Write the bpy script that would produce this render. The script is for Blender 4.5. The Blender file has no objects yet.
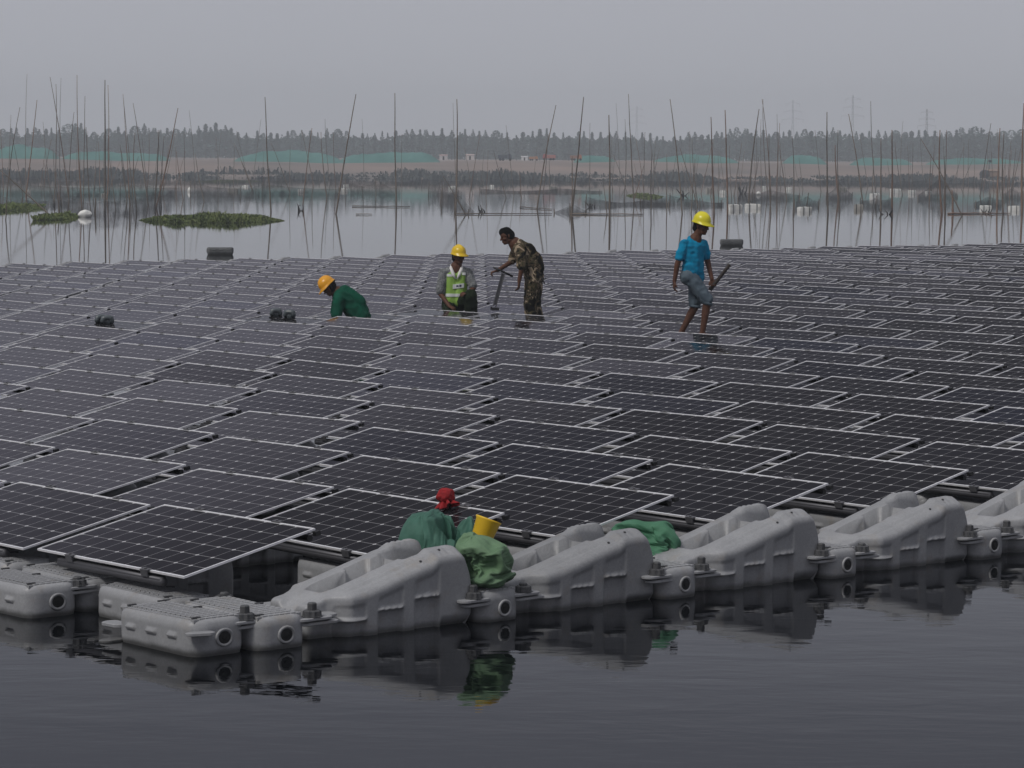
import bpy, bmesh, math, random
from math import radians, sin, cos, pi
from mathutils import Vector, Matrix, noise

random.seed(7)
D = bpy.data
SC = bpy.context.scene
COL = SC.collection

# ------------------------------------------------------------------ camera
F_PX, CAM_H, PITCH, ROLL = 2912.18, 2.772, 0.07554, 0.00627
cam_d = D.cameras.new('camera')
cam_d.sensor_width = 36.0
cam_d.lens = F_PX * 36.0 / 1024.0
cam_d.clip_start = 0.5
cam_d.clip_end = 9000
cam = D.objects.new('camera', cam_d)
COL.objects.link(cam)
_fw = Vector((0, cos(PITCH), -sin(PITCH)))
_r0 = Vector((1, 0, 0))
_u0 = Vector((0, sin(PITCH), cos(PITCH)))
_rt = _r0 * cos(ROLL) + _u0 * sin(ROLL)
_up = _u0 * cos(ROLL) - _r0 * sin(ROLL)
M = Matrix((( _rt.x, _up.x, -_fw.x, 0), (_rt.y, _up.y, -_fw.y, 0), (_rt.z, _up.z, -_fw.z, CAM_H), (0, 0, 0, 1)))
cam.matrix_world = M
SC.camera = cam

# ------------------------------------------------------------------ sky, sun, exposure
SUN_DIR = Vector((-0.48, -0.45, 0.75)).normalized()      # towards the sun
world = D.worlds.new('World')
SC.world = world
world.use_nodes = True
wn = world.node_tree
for n in list(wn.nodes):
    wn.nodes.remove(n)
w_out = wn.nodes.new('ShaderNodeOutputWorld')
w_sky = wn.nodes.new('ShaderNodeTexSky')
w_sky.sky_type = 'NISHITA'
w_sky.sun_disc = False
w_sky.sun_elevation = math.asin(SUN_DIR.z)
w_sky.sun_rotation = math.atan2(SUN_DIR.x, SUN_DIR.y)
w_sky.dust_density = 6.0
w_sky.air_density = 1.5
w_bg1 = wn.nodes.new('ShaderNodeBackground')
w_bg1.inputs['Strength'].default_value = 0.0
w_tc = wn.nodes.new('ShaderNodeTexCoord')
w_sep = wn.nodes.new('ShaderNodeSeparateXYZ')
w_ramp = wn.nodes.new('ShaderNodeValToRGB')
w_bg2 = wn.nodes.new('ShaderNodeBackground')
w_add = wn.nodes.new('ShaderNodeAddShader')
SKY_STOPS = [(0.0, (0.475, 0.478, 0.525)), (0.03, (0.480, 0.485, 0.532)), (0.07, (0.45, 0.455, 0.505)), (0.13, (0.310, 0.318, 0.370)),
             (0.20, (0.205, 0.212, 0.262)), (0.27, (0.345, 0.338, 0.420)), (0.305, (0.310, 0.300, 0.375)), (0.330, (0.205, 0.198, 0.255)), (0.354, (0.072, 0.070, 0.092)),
             (0.45, (0.075, 0.075, 0.092)), (0.6, (0.32, 0.325, 0.36)), (1.0, (0.52, 0.525, 0.57))]  # made-up bands above the view, shaped for panel, water and float light
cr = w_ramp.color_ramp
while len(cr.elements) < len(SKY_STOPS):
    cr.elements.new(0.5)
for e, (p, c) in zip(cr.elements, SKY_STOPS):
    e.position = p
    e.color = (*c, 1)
w_bg1.inputs['Strength'].default_value = 0.05
w_hsv = wn.nodes.new('ShaderNodeHueSaturation')
w_hsv.inputs['Saturation'].default_value = 0.25
w_hsv.inputs['Value'].default_value = 0.12
wn.links.new(w_sky.outputs[0], w_hsv.inputs['Color'])
wn.links.new(w_hsv.outputs[0], w_bg1.inputs['Color'])
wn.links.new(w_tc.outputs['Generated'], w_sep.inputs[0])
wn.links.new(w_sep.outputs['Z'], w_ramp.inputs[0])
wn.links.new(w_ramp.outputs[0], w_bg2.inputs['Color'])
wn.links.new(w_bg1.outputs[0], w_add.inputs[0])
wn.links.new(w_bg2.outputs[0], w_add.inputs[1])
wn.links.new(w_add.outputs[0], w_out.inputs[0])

sun_d = D.lights.new('sun', 'SUN')
sun_d.energy = 1.5
sun_d.angle = radians(11)
sun_d.color = (1.0, 0.965, 0.92)
sun = D.objects.new('sun', sun_d)
COL.objects.link(sun)
sun.rotation_euler = SUN_DIR.to_track_quat('Z', 'Y').to_euler()

vs = SC.view_settings
vs.view_transform = 'Standard'
vs.look = 'None'
vs.exposure = 0.0
vs.gamma = 1.0
vs.use_curve_mapping = False
SC.cycles.volume_bounces = 1
SC.cycles.max_bounces = 8
SC.cycles.use_denoising = True

# ------------------------------------------------------------------ pixel helpers (points on real surfaces)
def ray(px, py):
    x, y = px - 512.0, -(py - 384.0)
    return (_fw + _rt * (x / F_PX) + _up * (y / F_PX))

def at_z(px, py, z=0.0):
    d = ray(px, py)
    t = (z - CAM_H) / d.z
    return Vector((d.x * t, d.y * t, z))

def at_d(px, py, dist):
    d = ray(px, py)
    t = dist / d.y
    return Vector((d.x * t, dist, CAM_H + d.z * t))

def to_px(p):
    q = Vector(p) - Vector((0, 0, CAM_H))
    zc = q.dot(_fw)
    return 512 + F_PX * q.dot(_rt) / zc, 384 - F_PX * q.dot(_up) / zc

# ------------------------------------------------------------------ materials
def mat(name, color=(.5, .5, .5), rough=.6, metal=0.0, var=None, vscale=5.0, vdetail=4, bump=0.0, bscale=40.0, spec=None, ior=None, coord='Object', random_v=0.0):
    m = D.materials.new(name)
    m.use_nodes = True
    nt = m.node_tree
    b = nt.nodes['Principled BSDF']
    b.inputs['Base Color'].default_value = (*color, 1)
    b.inputs['Roughness'].default_value = rough
    b.inputs['Metallic'].default_value = metal
    if spec is not None:
        b.inputs['Specular IOR Level'].default_value = spec
    if ior is not None:
        b.inputs['IOR'].default_value = ior
    tc = nt.nodes.new('ShaderNodeTexCoord')
    if var is not None:
        no = nt.nodes.new('ShaderNodeTexNoise')
        no.inputs['Scale'].default_value = vscale
        no.inputs['Detail'].default_value = vdetail
        rp = nt.nodes.new('ShaderNodeValToRGB')
        rp.color_ramp.elements[0].position = .32
        rp.color_ramp.elements[1].position = .68
        rp.color_ramp.elements[0].color = (*color, 1)
        rp.color_ramp.elements[1].color = (*var, 1)
        nt.links.new(tc.outputs[coord], no.inputs['Vector'])
        nt.links.new(no.outputs['Fac'], rp.inputs[0])
        last = rp.outputs[0]
        if random_v > 0:
            oi = nt.nodes.new('ShaderNodeObjectInfo')
            mr = nt.nodes.new('ShaderNodeMapRange')
            mr.inputs['To Min'].default_value = 1 - random_v
            mr.inputs['To Max'].default_value = 1 + random_v
            hs = nt.nodes.new('ShaderNodeHueSaturation')
            nt.links.new(oi.outputs['Random'], mr.inputs['Value'])
            nt.links.new(mr.outputs[0], hs.inputs['Value'])
            nt.links.new(last, hs.inputs['Color'])
            last = hs.outputs[0]
        nt.links.new(last, b.inputs['Base Color'])
    if bump > 0:
        n2 = nt.nodes.new('ShaderNodeTexNoise')
        n2.inputs['Scale'].default_value = bscale
        n2.inputs['Detail'].default_value = 5
        bp = nt.nodes.new('ShaderNodeBump')
        bp.inputs['Strength'].default_value = bump
        bp.inputs['Distance'].default_value = .02
        nt.links.new(tc.outputs[coord], n2.inputs['Vector'])
        nt.links.new(n2.outputs['Fac'], bp.inputs['Height'])
        nt.links.new(bp.outputs[0], b.inputs['Normal'])
    return m

def mnode(nt, op, a, b=None):
    n = nt.nodes.new('ShaderNodeMath')
    n.operation = op
    for k, v in enumerate((a, b)):
        if v is None:
            continue
        if isinstance(v, (int, float)):
            n.inputs[k].default_value = v
        else:
            nt.links.new(v, n.inputs[k])
    return n.outputs[0]

LA, LB = 0.992, 1.65
FR = 0.0130                       # visible frame width
def cell_material():
    m = D.materials.new('solar_cells')
    m.use_nodes = True
    nt = m.node_tree
    b = nt.nodes['Principled BSDF']
    tc = nt.nodes.new('ShaderNodeTexCoord')
    uv = tc.outputs['UV']
    sp = nt.nodes.new('ShaderNodeSeparateXYZ')
    nt.links.new(uv, sp.inputs[0])
    def frac(sock, n):
        f = mnode(nt, 'FRACT', mnode(nt, 'MULTIPLY', sock, n))
        return mnode(nt, 'SUBTRACT', .5, mnode(nt, 'ABSOLUTE', mnode(nt, 'SUBTRACT', f, .5)))   # 0 at the line
    fx, fy = frac(sp.outputs[0], 6), frac(sp.outputs[1], 10)
    lx = mnode(nt, 'LESS_THAN', fx, 0.0135)
    ly = mnode(nt, 'LESS_THAN', fy, 0.0110)
    dia = mnode(nt, 'LESS_THAN', mnode(nt, 'ADD', fx, fy), 0.100)
    line = mnode(nt, 'MAXIMUM', mnode(nt, 'MULTIPLY', mnode(nt, 'MAXIMUM', lx, ly), .62), dia)
    bx = frac(sp.outputs[0], 30)
    bus = mnode(nt, 'LESS_THAN', bx, 0.022)
    oi = nt.nodes.new('ShaderNodeObjectInfo')
    rp = nt.nodes.new('ShaderNodeValToRGB')
    for p, c in ((.0, (.0075, .0070, .0100)), (.6, (.0100, .0096, .0125)), (.9, (.0085, .0092, .0160)), (1.0, (.011, .014, .028))):
        if p in (0., 1.):
            rp.color_ramp.elements[0 if p == 0 else -1].color = (*c, 1)
        else:
            rp.color_ramp.elements.new(p).color = (*c, 1)
    at = nt.nodes.new('ShaderNodeAttribute')
    at.attribute_name = 'shade'
    nt.links.new(oi.outputs['Random'], rp.inputs[0])
    mx1 = nt.nodes.new('ShaderNodeMixRGB')
    nt.links.new(bus, mx1.inputs[0])
    nt.links.new(rp.outputs[0], mx1.inputs[1])
    mx1.inputs[2].default_value = (.030, .030, .034, 1)
    mx2 = nt.nodes.new('ShaderNodeMixRGB')
    nt.links.new(line, mx2.inputs[0])
    nt.links.new(mx1.outputs[0], mx2.inputs[1])
    mx2.inputs[2].default_value = (.52, .52, .53, 1)
    # dust film, patchy
    no = nt.nodes.new('ShaderNodeTexNoise')
    no.inputs['Scale'].default_value = 2.2
    no.inputs['Detail'].default_value = 6
    nt.links.new(tc.outputs['Object'], no.inputs['Vector'])
    mx3 = nt.nodes.new('ShaderNodeMixRGB')
    mr = nt.nodes.new('ShaderNodeMapRange')
    mr.inputs['To Min'].default_value = 0.0
    mr.inputs['To Max'].default_value = 0.03
    nt.links.new(no.outputs['Fac'], mr.inputs['Value'])
    nt.links.new(mr.outputs[0], mx3.inputs[0])
    nt.links.new(mx2.outputs[0], mx3.inputs[1])
    mx3.inputs[2].default_value = (.20, .19, .18, 1)
    nt.links.new(mx3.outputs[0], b.inputs['Base Color'])
    b.inputs['Roughness'].default_value = .07
    b.inputs['IOR'].default_value = 1.16
    return m

MT = {}
MT['cells'] = cell_material()
MT['frame'] = mat('anodised_frame', (.88, .88, .90), .40, .15, (.76, .76, .79), 30)
MT['clamp'] = mat('clamp_metal', (.13, .13, .14), .5, .4)
MT['dark_metal'] = mat('rail_end', (.02, .02, .022), .5, .3)
MT['rail'] = mat('aluminium_rail', (.11, .11, .12), .5, .5)
MT['hdpe'] = None
MT['back'] = mat('panel_backsheet', (.012, .012, .013), .7)

def hdpe_material(name, c0, c1, stain):
    m = mat(name, c0, .46, 0, c1, 3.5, 6, bump=.04, bscale=60)
    nt = m.node_tree
    b = nt.nodes['Principled BSDF']
    src = b.inputs['Base Color'].links[0].from_socket
    tc = nt.nodes.new('ShaderNodeTexCoord')
    geo = nt.nodes.new('ShaderNodeNewGeometry')
    no = nt.nodes.new('ShaderNodeTexNoise')
    no.inputs['Scale'].default_value = 9
    no.inputs['Detail'].default_value = 8
    oi = nt.nodes.new('ShaderNodeObjectInfo')
    va = nt.nodes.new('ShaderNodeVectorMath')
    va.operation = 'ADD'
    nt.links.new(tc.outputs['Object'], va.inputs[0])
    nt.links.new(oi.outputs['Location'], va.inputs[1])
    nt.links.new(va.outputs[0], no.inputs['Vector'])
    rp = nt.nodes.new('ShaderNodeValToRGB')
    rp.color_ramp.elements[0].position = .56
    rp.color_ramp.elements[0].color = (0, 0, 0, 1)
    rp.color_ramp.elements[1].position = .78
    rp.color_ramp.elements[1].color = (.6, .6, .6, 1)
    nt.links.new(no.outputs['Fac'], rp.inputs[0])
    mx = nt.nodes.new('ShaderNodeMixRGB')
    nt.links.new(rp.outputs[0], mx.inputs[0])
    nt.links.new(src, mx.inputs[1])
    mx.inputs[2].default_value = (*stain, 1)
    # wet tide line close to the water
    sp = nt.nodes.new('ShaderNodeSeparateXYZ')
    nt.links.new(geo.outputs['Position'], sp.inputs[0])
    zz = mnode(nt, 'ADD', sp.outputs['Z'], mnode(nt, 'MULTIPLY', mnode(nt, 'SUBTRACT', no.outputs['Fac'], .5), .05))
    wet = nt.nodes.new('ShaderNodeMapRange')
    wet.inputs['From Min'].default_value = .012
    wet.inputs['From Max'].default_value = .045
    wet.inputs['To Min'].default_value = .72
    wet.inputs['To Max'].default_value = 0
    nt.links.new(zz, wet.inputs['Value'])
    m2 = nt.nodes.new('ShaderNodeMixRGB')
    nt.links.new(wet.outputs[0], m2.inputs[0])
    nt.links.new(mx.outputs[0], m2.inputs[1])
    m2.inputs[2].default_value = (.050, .050, .044, 1)
    # scuffs: thin pale and dark scratches, and a slightly different tone on every float
    sc_ = nt.nodes.new('ShaderNodeTexNoise')
    sc_.inputs['Scale'].default_value = 26
    sc_.inputs['Detail'].default_value = 10
    sc_.inputs['Distortion'].default_value = 2.5
    nt.links.new(va.outputs[0], sc_.inputs['Vector'])
    sr = nt.nodes.new('ShaderNodeMapRange')
    sr.inputs['From Min'].default_value = .35
    sr.inputs['From Max'].default_value = .70
    sr.inputs['To Min'].default_value = .90
    sr.inputs['To Max'].default_value = 1.08
    nt.links.new(sc_.outputs['Fac'], sr.inputs['Value'])
    orr = nt.nodes.new('ShaderNodeMapRange')
    orr.inputs['To Min'].default_value = .90
    orr.inputs['To Max'].default_value = 1.10
    nt.links.new(oi.outputs['Random'], orr.inputs['Value'])
    hs = nt.nodes.new('ShaderNodeHueSaturation')
    nt.links.new(m2.outputs[0], hs.inputs['Color'])
    nt.links.new(mnode(nt, 'MULTIPLY', sr.outputs[0], orr.outputs[0]), hs.inputs['Value'])
    nt.links.new(hs.outputs[0], b.inputs['Base Color'])
    return m
MT['hdpe'] = hdpe_material('grey_plastic', (.275, .28, .29), (.335, .34, .35), (.27, .24, .205))
MT['hdpe_deck'] = hdpe_material('deck_plastic', (.285, .29, .298), (.34, .345, .353), (.29, .265, .23))
MT['bolt'] = mat('bolt_plastic', (.055, .057, .06), .5, 0, (.085, .085, .088), 30)
MT['hole'] = mat('plug_dark', (.012, .012, .012), .6)

# ------------------------------------------------------------------ object helpers
def mesh_obj(name, verts, faces, m=None, parent=None, smooth=False, uvs=None):
    me = D.meshes.new(name)
    me.from_pydata([tuple(v) for v in verts], [], faces)
    if m is not None:
        for mm in (m if isinstance(m, (list, tuple)) else [m]):
            me.materials.append(mm)
    if smooth:
        me.polygons.foreach_set('use_smooth', [True] * len(me.polygons))
    me.update()
    o = D.objects.new(name, me)
    COL.objects.link(o)
    if parent is not None:
        o.parent = parent
    return o

def tag(o, label=None, cat=None, group=None, kind=None):
    if label:
        o['label'] = label
    if cat:
        o['category'] = cat
    if group:
        o['group'] = group
    if kind:
        o['kind'] = kind
    return o

def empty(name, loc=(0, 0, 0), rot=(0, 0, 0)):
    o = D.objects.new(name, None)
    o.empty_display_size = .1
    COL.objects.link(o)
    o.location = loc
    o.rotation_euler = rot
    return o

KIDS = {}
def kids(o):
    return list(o.children)

def copy_tree(o, parent=None):
    c = o.copy()
    COL.objects.link(c)
    if parent is not None:
        c.parent = parent
    for ch in kids(o):
        copy_tree(ch, c)
    return c

class MB:
    """collects simple solids into one mesh"""
    def __init__(self):
        self.v, self.f = [], []
    def add(self, v, f):
        b = len(self.v)
        self.v += [Vector(q) for q in v]
        self.f += [tuple(i + b for i in q) for q in f]
    def box(self, lo, hi, mtx=None):
        x0, y0, z0 = lo
        x1, y1, z1 = hi
        v = [Vector(q) for q in ((x0, y0, z0), (x1, y0, z0), (x1, y1, z0), (x0, y1, z0), (x0, y0, z1), (x1, y0, z1), (x1, y1, z1), (x0, y1, z1))]
        if mtx is not None:
            v = [mtx @ q for q in v]
        self.add(v, [(0, 3, 2, 1), (4, 5, 6, 7), (0, 1, 5, 4), (1, 2, 6, 5), (2, 3, 7, 6), (3, 0, 4, 7)])
    def tube(self, pts, radii, n=8, caps=True):
        pts = [Vector(p) for p in pts]
        if not isinstance(radii, (list, tuple)):
            radii = [radii] * len(pts)
        vs_, fs = [], []
        a = None
        for k, p in enumerate(pts):
            d = (pts[min(k + 1, len(pts) - 1)] - pts[max(k - 1, 0)]).normalized()
            if a is None:
                a = d.orthogonal().normalized()
            else:
                a = (a - d * a.dot(d)).normalized()
            bb = d.cross(a)
            for q in range(n):
                t = 2 * pi * q / n
                vs_.append(p + (a * cos(t) + bb * sin(t)) * radii[k])
        for k in range(len(pts) - 1):
            for q in range(n):
                q2 = (q + 1) % n
                fs.append((k * n + q, k * n + q2, (k + 1) * n + q2, (k + 1) * n + q))
        if caps:
            fs.append(tuple(reversed(range(n))))
            fs.append(tuple(range((len(pts) - 1) * n, len(pts) * n)))
        self.add(vs_, fs)
    def lathe(self, prof, n=16, mtx=None, gear=0.0):
        vs_, fs = [], []
        for (r, z) in prof:
            for q in range(n):
                t = 2 * pi * q / n
                rr = r * (1 - gear * (q % 2))
                p = Vector((rr * cos(t), rr * sin(t), z))
                vs_.append(mtx @ p if mtx is not None else p)
        for k in range(len(prof) - 1):
            for q in range(n):
                q2 = (q + 1) % n
                fs.append((k * n + q, k * n + q2, (k + 1) * n + q2, (k + 1) * n + q))
        fs.append(tuple(reversed(range(n))))
        fs.append(tuple(range((len(prof) - 1) * n, len(prof) * n)))
        self.add(vs_, fs)
    def build(self, name, m, parent=None, smooth=False):
        return mesh_obj(name, self.v, self.f, m, parent, smooth)

ORD = ['zeroth', 'first', 'second', 'third', 'fourth', 'fifth', 'sixth', 'seventh', 'eighth', 'ninth', 'tenth', 'eleventh', 'twelfth', 'thirteenth',
       'fourteenth', 'fifteenth', 'sixteenth', 'seventeenth', 'eighteenth', 'nineteenth']
TENS = {2: ('twenty', 'twentieth'), 3: ('thirty', 'thirtieth'), 4: ('forty', 'fortieth'), 5: ('fifty', 'fiftieth'), 6: ('sixty', 'sixtieth'),
        7: ('seventy', 'seventieth'), 8: ('eighty', 'eightieth'), 9: ('ninety', 'ninetieth')}
def ordinal(n):
    if n < 20:
        return ORD[n]
    if n >= 100:
        return 'hundredth' if n == 100 else 'hundred-' + ordinal(n - 100)
    t, u = divmod(n, 10)
    return TENS[t][1] if u == 0 else TENS[t][0] + '-' + ORD[u]

# ------------------------------------------------------------------ setting: water, lake bed, far land
def water_material():
    m = D.materials.new('lake_water')
    m.use_nodes = True
    nt = m.node_tree
    b = nt.nodes['Principled BSDF']
    b.inputs['Base Color'].default_value = (.0025, .0032, .0045, 1)
    b.inputs['Roughness'].default_value = .02
    b.inputs['IOR'].default_value = 1.25
    geo = nt.nodes.new('ShaderNodeNewGeometry')
    mp = nt.nodes.new('ShaderNodeMapping')
    mp.inputs['Scale'].default_value = (.8, 1.7, 1.0)
    nt.links.new(geo.outputs['Position'], mp.inputs['Vector'])
    n1 = nt.nodes.new('ShaderNodeTexNoise')
    n1.inputs['Scale'].default_value = 1.25
    n1.inputs['Detail'].default_value = 3
    n1.inputs['Distortion'].default_value = .3
    n2 = nt.nodes.new('ShaderNodeTexNoise')
    n2.inputs['Scale'].default_value = 7
    n2.inputs['Detail'].default_value = 2
    nt.links.new(mp.outputs[0], n1.inputs['Vector'])
    nt.links.new(mp.outputs[0], n2.inputs['Vector'])
    n3 = nt.nodes.new('ShaderNodeTexNoise')      # patches of breeze
    n3.inputs['Scale'].default_value = .12
    nt.links.new(geo.outputs['Position'], n3.inputs['Vector'])
    h = mnode(nt, 'ADD', mnode(nt, 'MULTIPLY', n1.outputs['Fac'], .0058), mnode(nt, 'MULTIPLY', n2.outputs['Fac'], .0009))
    h = mnode(nt, 'MULTIPLY', h, mnode(nt, 'ADD', mnode(nt, 'MULTIPLY', n3.outputs['Fac'], 1.0), .5))
    sy = nt.nodes.new('ShaderNodeSeparateXYZ')       # calmer between the net pens, breezier in the open water by the array
    nt.links.new(geo.outputs['Position'], sy.inputs[0])
    calm = nt.nodes.new('ShaderNodeMapRange')
    calm.inputs['From Min'].default_value = 28
    calm.inputs['From Max'].default_value = 85
    calm.inputs['To Min'].default_value = 1
    calm.inputs['To Max'].default_value = .34
    nt.links.new(sy.outputs['Y'], calm.inputs['Value'])
    h = mnode(nt, 'MULTIPLY', h, calm.outputs[0])
    bp = nt.nodes.new('ShaderNodeBump')
    bp.inputs['Strength'].default_value = 1.0
    bp.inputs['Distance'].default_value = .55
    nt.links.new(h, bp.inputs['Height'])
    nt.links.new(bp.outputs[0], b.inputs['Normal'])
    return m
MT['water'] = water_material()
o = mesh_obj('water', [(-740, -30, 0), (740, -30, 0), (740, 900, 0), (-740, 900, 0)], [(0, 1, 2, 3)], MT['water'])
tag(o, kind='structure')
MT['mud'] = mat('lake_mud', (.10, .085, .075), .9, 0, (.14, .11, .09), .05)
o = mesh_obj('ground', [(-740, -30, -.9), (740, -30, -.9), (740, 2330, -.9), (-740, 2330, -.9)], [(0, 1, 2, 3)], MT['mud'])
tag(o, kind='structure')

# far shore: a low dark bank, then a brown excavated embankment, then the tree-covered land behind
MT['earth'] = mat('brown_earth', (.30, .225, .19), .95, 0, (.155, .135, .125), .075, 9, coord='Object')
_nt = MT['earth'].node_tree
_no = [n for n in _nt.nodes if n.type == 'TEX_NOISE'][0]
_mp = _nt.nodes.new('ShaderNodeMapping')
_mp.inputs['Scale'].default_value = (.55, .25, 9.0)
_nt.links.new(_no.inputs['Vector'].links[0].from_socket, _mp.inputs['Vector'])
_nt.links.new(_mp.outputs[0], _no.inputs['Vector'])
def far_bank():
    nx = 220
    prof = [(505, -.6), (512, .15), (525, .45), (545, .7), (556, 2.0), (566, 2.8), (590, 3.0), (640, 3.2), (720, 3.3), (1000, 4.2), (2325, 5.5)]
    v, f = [], []
    for k, (y, z) in enumerate(prof):
        for i in range(nx + 1):
            x = -735 + 1470 * i / nx
            n = noise.noise((x * .05, y * .02, 1.3))
            n2 = noise.noise((x * .012, y * .01, 7.1))
            zz = z + (n * .5 + n2 * .9 if 2 < k < 9 else n * .25 if k >= 1 else 0)
            yy = y + (n2 * 10 if k < 7 else 0) + (.012 * x if k < 7 else 0)
            v.append((x, yy, zz))
    for k in range(len(prof) - 1):
        for i in range(nx):
            a = k * (nx + 1) + i
            f.append((a, a + 1, a + nx + 2, a + nx + 1))
    return tag(mesh_obj('far_shore_terrain', v, f, MT['earth'], smooth=True), kind='structure')
far_bank()

# dark reeds and scrub along the waterline of the far bank
MT['reed'] = mat('dark_reeds', (.050, .057, .058), .95, 0, (.088, .096, .094), .12, 5)
rr_ = random.Random(21)
v, f = [], []
for _ in range(15000):
    x = rr_.uniform(-130, 130)
    y = 503 + rr_.random() ** 1.5 * 36 + .012 * x + noise.noise((x * .012, 5.1, 7.1)) * 10
    h = (.25 + 1.6 * max(0, .35 + noise.noise((x * .09, y * .04, 3)) + .5 * noise.noise((x * .5, y * .1, 8)))) * rr_.uniform(.5, 1)
    w = rr_.uniform(.12, .35)
    a = rr_.uniform(0, 3.14)
    d = Vector((cos(a), sin(a), 0)) * w
    b0 = Vector((x, y, -.2 + max(0, y - 512) * .02))
    t0 = b0 + Vector((rr_.gauss(0, .25), rr_.gauss(0, .25), h))
    q = len(v)
    v += [b0 - d, b0 + d, t0 + d * .4, t0 - d * .4]
    f.append((q, q + 1, q + 2, q + 3))
tag(mesh_obj('shore_reeds', v, f, MT['reed']), 'dark belt of reeds and scrub along the foot of the far bank', 'reeds', kind='stuff')

# ------------------------------------------------------------------ haze
hz = mesh_obj('haze', [(-745, -40, -2), (745, -40, -2), (745, 2340, -2), (-745, 2340, -2), (-745, -40, 58), (745, -40, 58), (745, 2340, 58), (-745, 2340, 58)],
              [(0, 3, 2, 1), (4, 5, 6, 7), (0, 1, 5, 4), (1, 2, 6, 5), (2, 3, 7, 6), (3, 0, 4, 7)])
hm = D.materials.new('haze')
hm.use_nodes = True
for n in list(hm.node_tree.nodes):
    hm.node_tree.nodes.remove(n)
ho = hm.node_tree.nodes.new('ShaderNodeOutputMaterial')
hv = hm.node_tree.nodes.new('ShaderNodeVolumePrincipled')
hv.inputs['Color'].default_value = (.88, .945, 1.0, 1)
hv.inputs['Density'].default_value = .00070
hv.inputs['Anisotropy'].default_value = .0
hm.node_tree.links.new(hv.outputs[0], ho.inputs['Volume'])
hz.data.materials.append(hm)
tag(hz, kind='stuff')

# ------------------------------------------------------------------ array lattice
YAW, TILT, PA, PB = 0.705363, 0.217426, 1.516617, 1.826777
OX, OY, PZ = -3.008923, 18.36180, 0.31
AX = Vector((cos(YAW), sin(YAW), 0))
BX = Vector((sin(YAW), -cos(YAW), 0))
def uv(u, v, z=0.0):
    return Vector((OX, OY, z)) + AX * u + BX * v

# ---- panel parts, local: x = up the tilt, y = -v, origin at the low-left corner
def panel_geo():
    t = .013
    g = MB()          # frame: four bars
    g.box((0, -LB, -t), (FR, 0, 0))
    g.box((LA - FR, -LB, -t), (LA, 0, 0))
    g.box((FR, -FR, -t), (LA - FR, 0, 0))
    g.box((FR, -LB, -t), (LA - FR, -LB + FR, 0))
    return g
def sheet_obj(parent):
    z = -.004
    v = [(FR, -LB + FR, z), (LA - FR, -LB + FR, z), (LA - FR, -FR, z), (FR, -FR, z),
         (FR, -LB + FR, z - .012), (LA - FR, -LB + FR, z - .012), (LA - FR, -FR, z - .012), (FR, -FR, z - .012)]
    o = mesh_obj('cell_sheet', v, [(0, 1, 2, 3), (7, 6, 5, 4)], [MT['cells'], MT['back']], parent)
    o.data.polygons[1].material_index = 1
    ul = o.data.uv_layers.new(name='UVMap')
    for p in o.data.polygons:
        for li in p.loop_indices:
            co = o.data.vertices[o.data.loops[li].vertex_index].co
            ul.data[li].uv = ((co.x - FR) / (LA - 2 * FR), (-co.y - FR) / (LB - 2 * FR))
    return o
def clamp_mb(x, y, hi):
    g = MB()
    s = 1 if hi else -1
    g.box((x - .017, y - .042, .0015), (x + .017, y + .042, .007))
    g.box((x + s * .014 - .004, y - .035, -.036), (x + s * .014 + .004, y + .035, .005))
    g.lathe([(.009, .007), (.009, .014), (.006, .016)], 8, Matrix.Translation((x, y, 0)))
    return g

def make_panel():
    root = empty('solar_panel')
    sheet_obj(root)
    panel_geo().build('frame', MT['frame'], root)
    for y in (-.40, -1.25):
        clamp_mb(LA + .004, y, True).build('clamp', MT['clamp'], root)
        clamp_mb(-.004, y, False).build('clamp', MT['clamp'], root)
    r = MB()
    r.tube([(.012, -.24, -.066), (.012, -1.40, -.066)], .029, 10)
    r.box((-.012, -1.395, -.060), (.036, -.245, -.0365))
    r.build('rail', MT['rail'], root, True)
    e = MB()
    e.tube([(LA - .05, .0, -.050), (LA - .05, -LB - .0, -.050)], .020, 8)
    e.box((LA - .030, -LB - .040, -.040), (LA + .006, -LB - .004, -.012))
    e.build('support_bar', MT['dark_metal'], root)
    return root

def make_panel_simple():
    root = empty('solar_panel')
    sheet_obj(root)
    g = panel_geo()
    for y in (-.40, -1.25):
        c = clamp_mb(LA + .004, y, True)
        g.add(c.v, c.f)
    fr = g.build('frame', [MT['frame'], MT['clamp'], MT['dark_metal']], root)
    for k, p in enumerate(fr.data.polygons):
        if k >= 24:
            p.material_index = 1
    e = MB()
    e.box((LA - .030, -LB - .040, -.040), (LA + .006, -LB - .004, -.012))
    e.build('support_bar', MT['dark_metal'], root)
    return root

FLAT = {(9, -11): .19, (8, -11): .15, (10, -11): .14, (11, -11): .12, (11, -10): .16, (12, -11): .10, (12, -10): .125, (11, -7): .185, (13, -10): .19}
cells_in = []
for j in range(-22, 1):
    for i in range(0, 60):
        c = [uv(i * PA + du, j * PB + dv, z) for du, dv, z in ((0, 0, .31), (.97, 0, .53), (.97, 1.65, .53), (0, 1.65, .31))]
        px = [to_px(q) for q in c]
        if max(p[0] for p in px) > -6 and min(p[0] for p in px) < 1030:
            cells_in.append((i, j, c[0].y))
order = sorted(cells_in, key=lambda t: t[2])
near = set((i, j) for i, j, _ in order[:296])
rank = {}
for j in range(-22, 1):
    row = sorted(i for i, jj, _ in cells_in if jj == j)
    for k, i in enumerate(row):
        rank[(i, j)] = k + 1
proto_full, proto_simple = make_panel(), make_panel_simple()
used = {}
prnd = random.Random(3)
far_v, far_sheet = [], []
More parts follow.
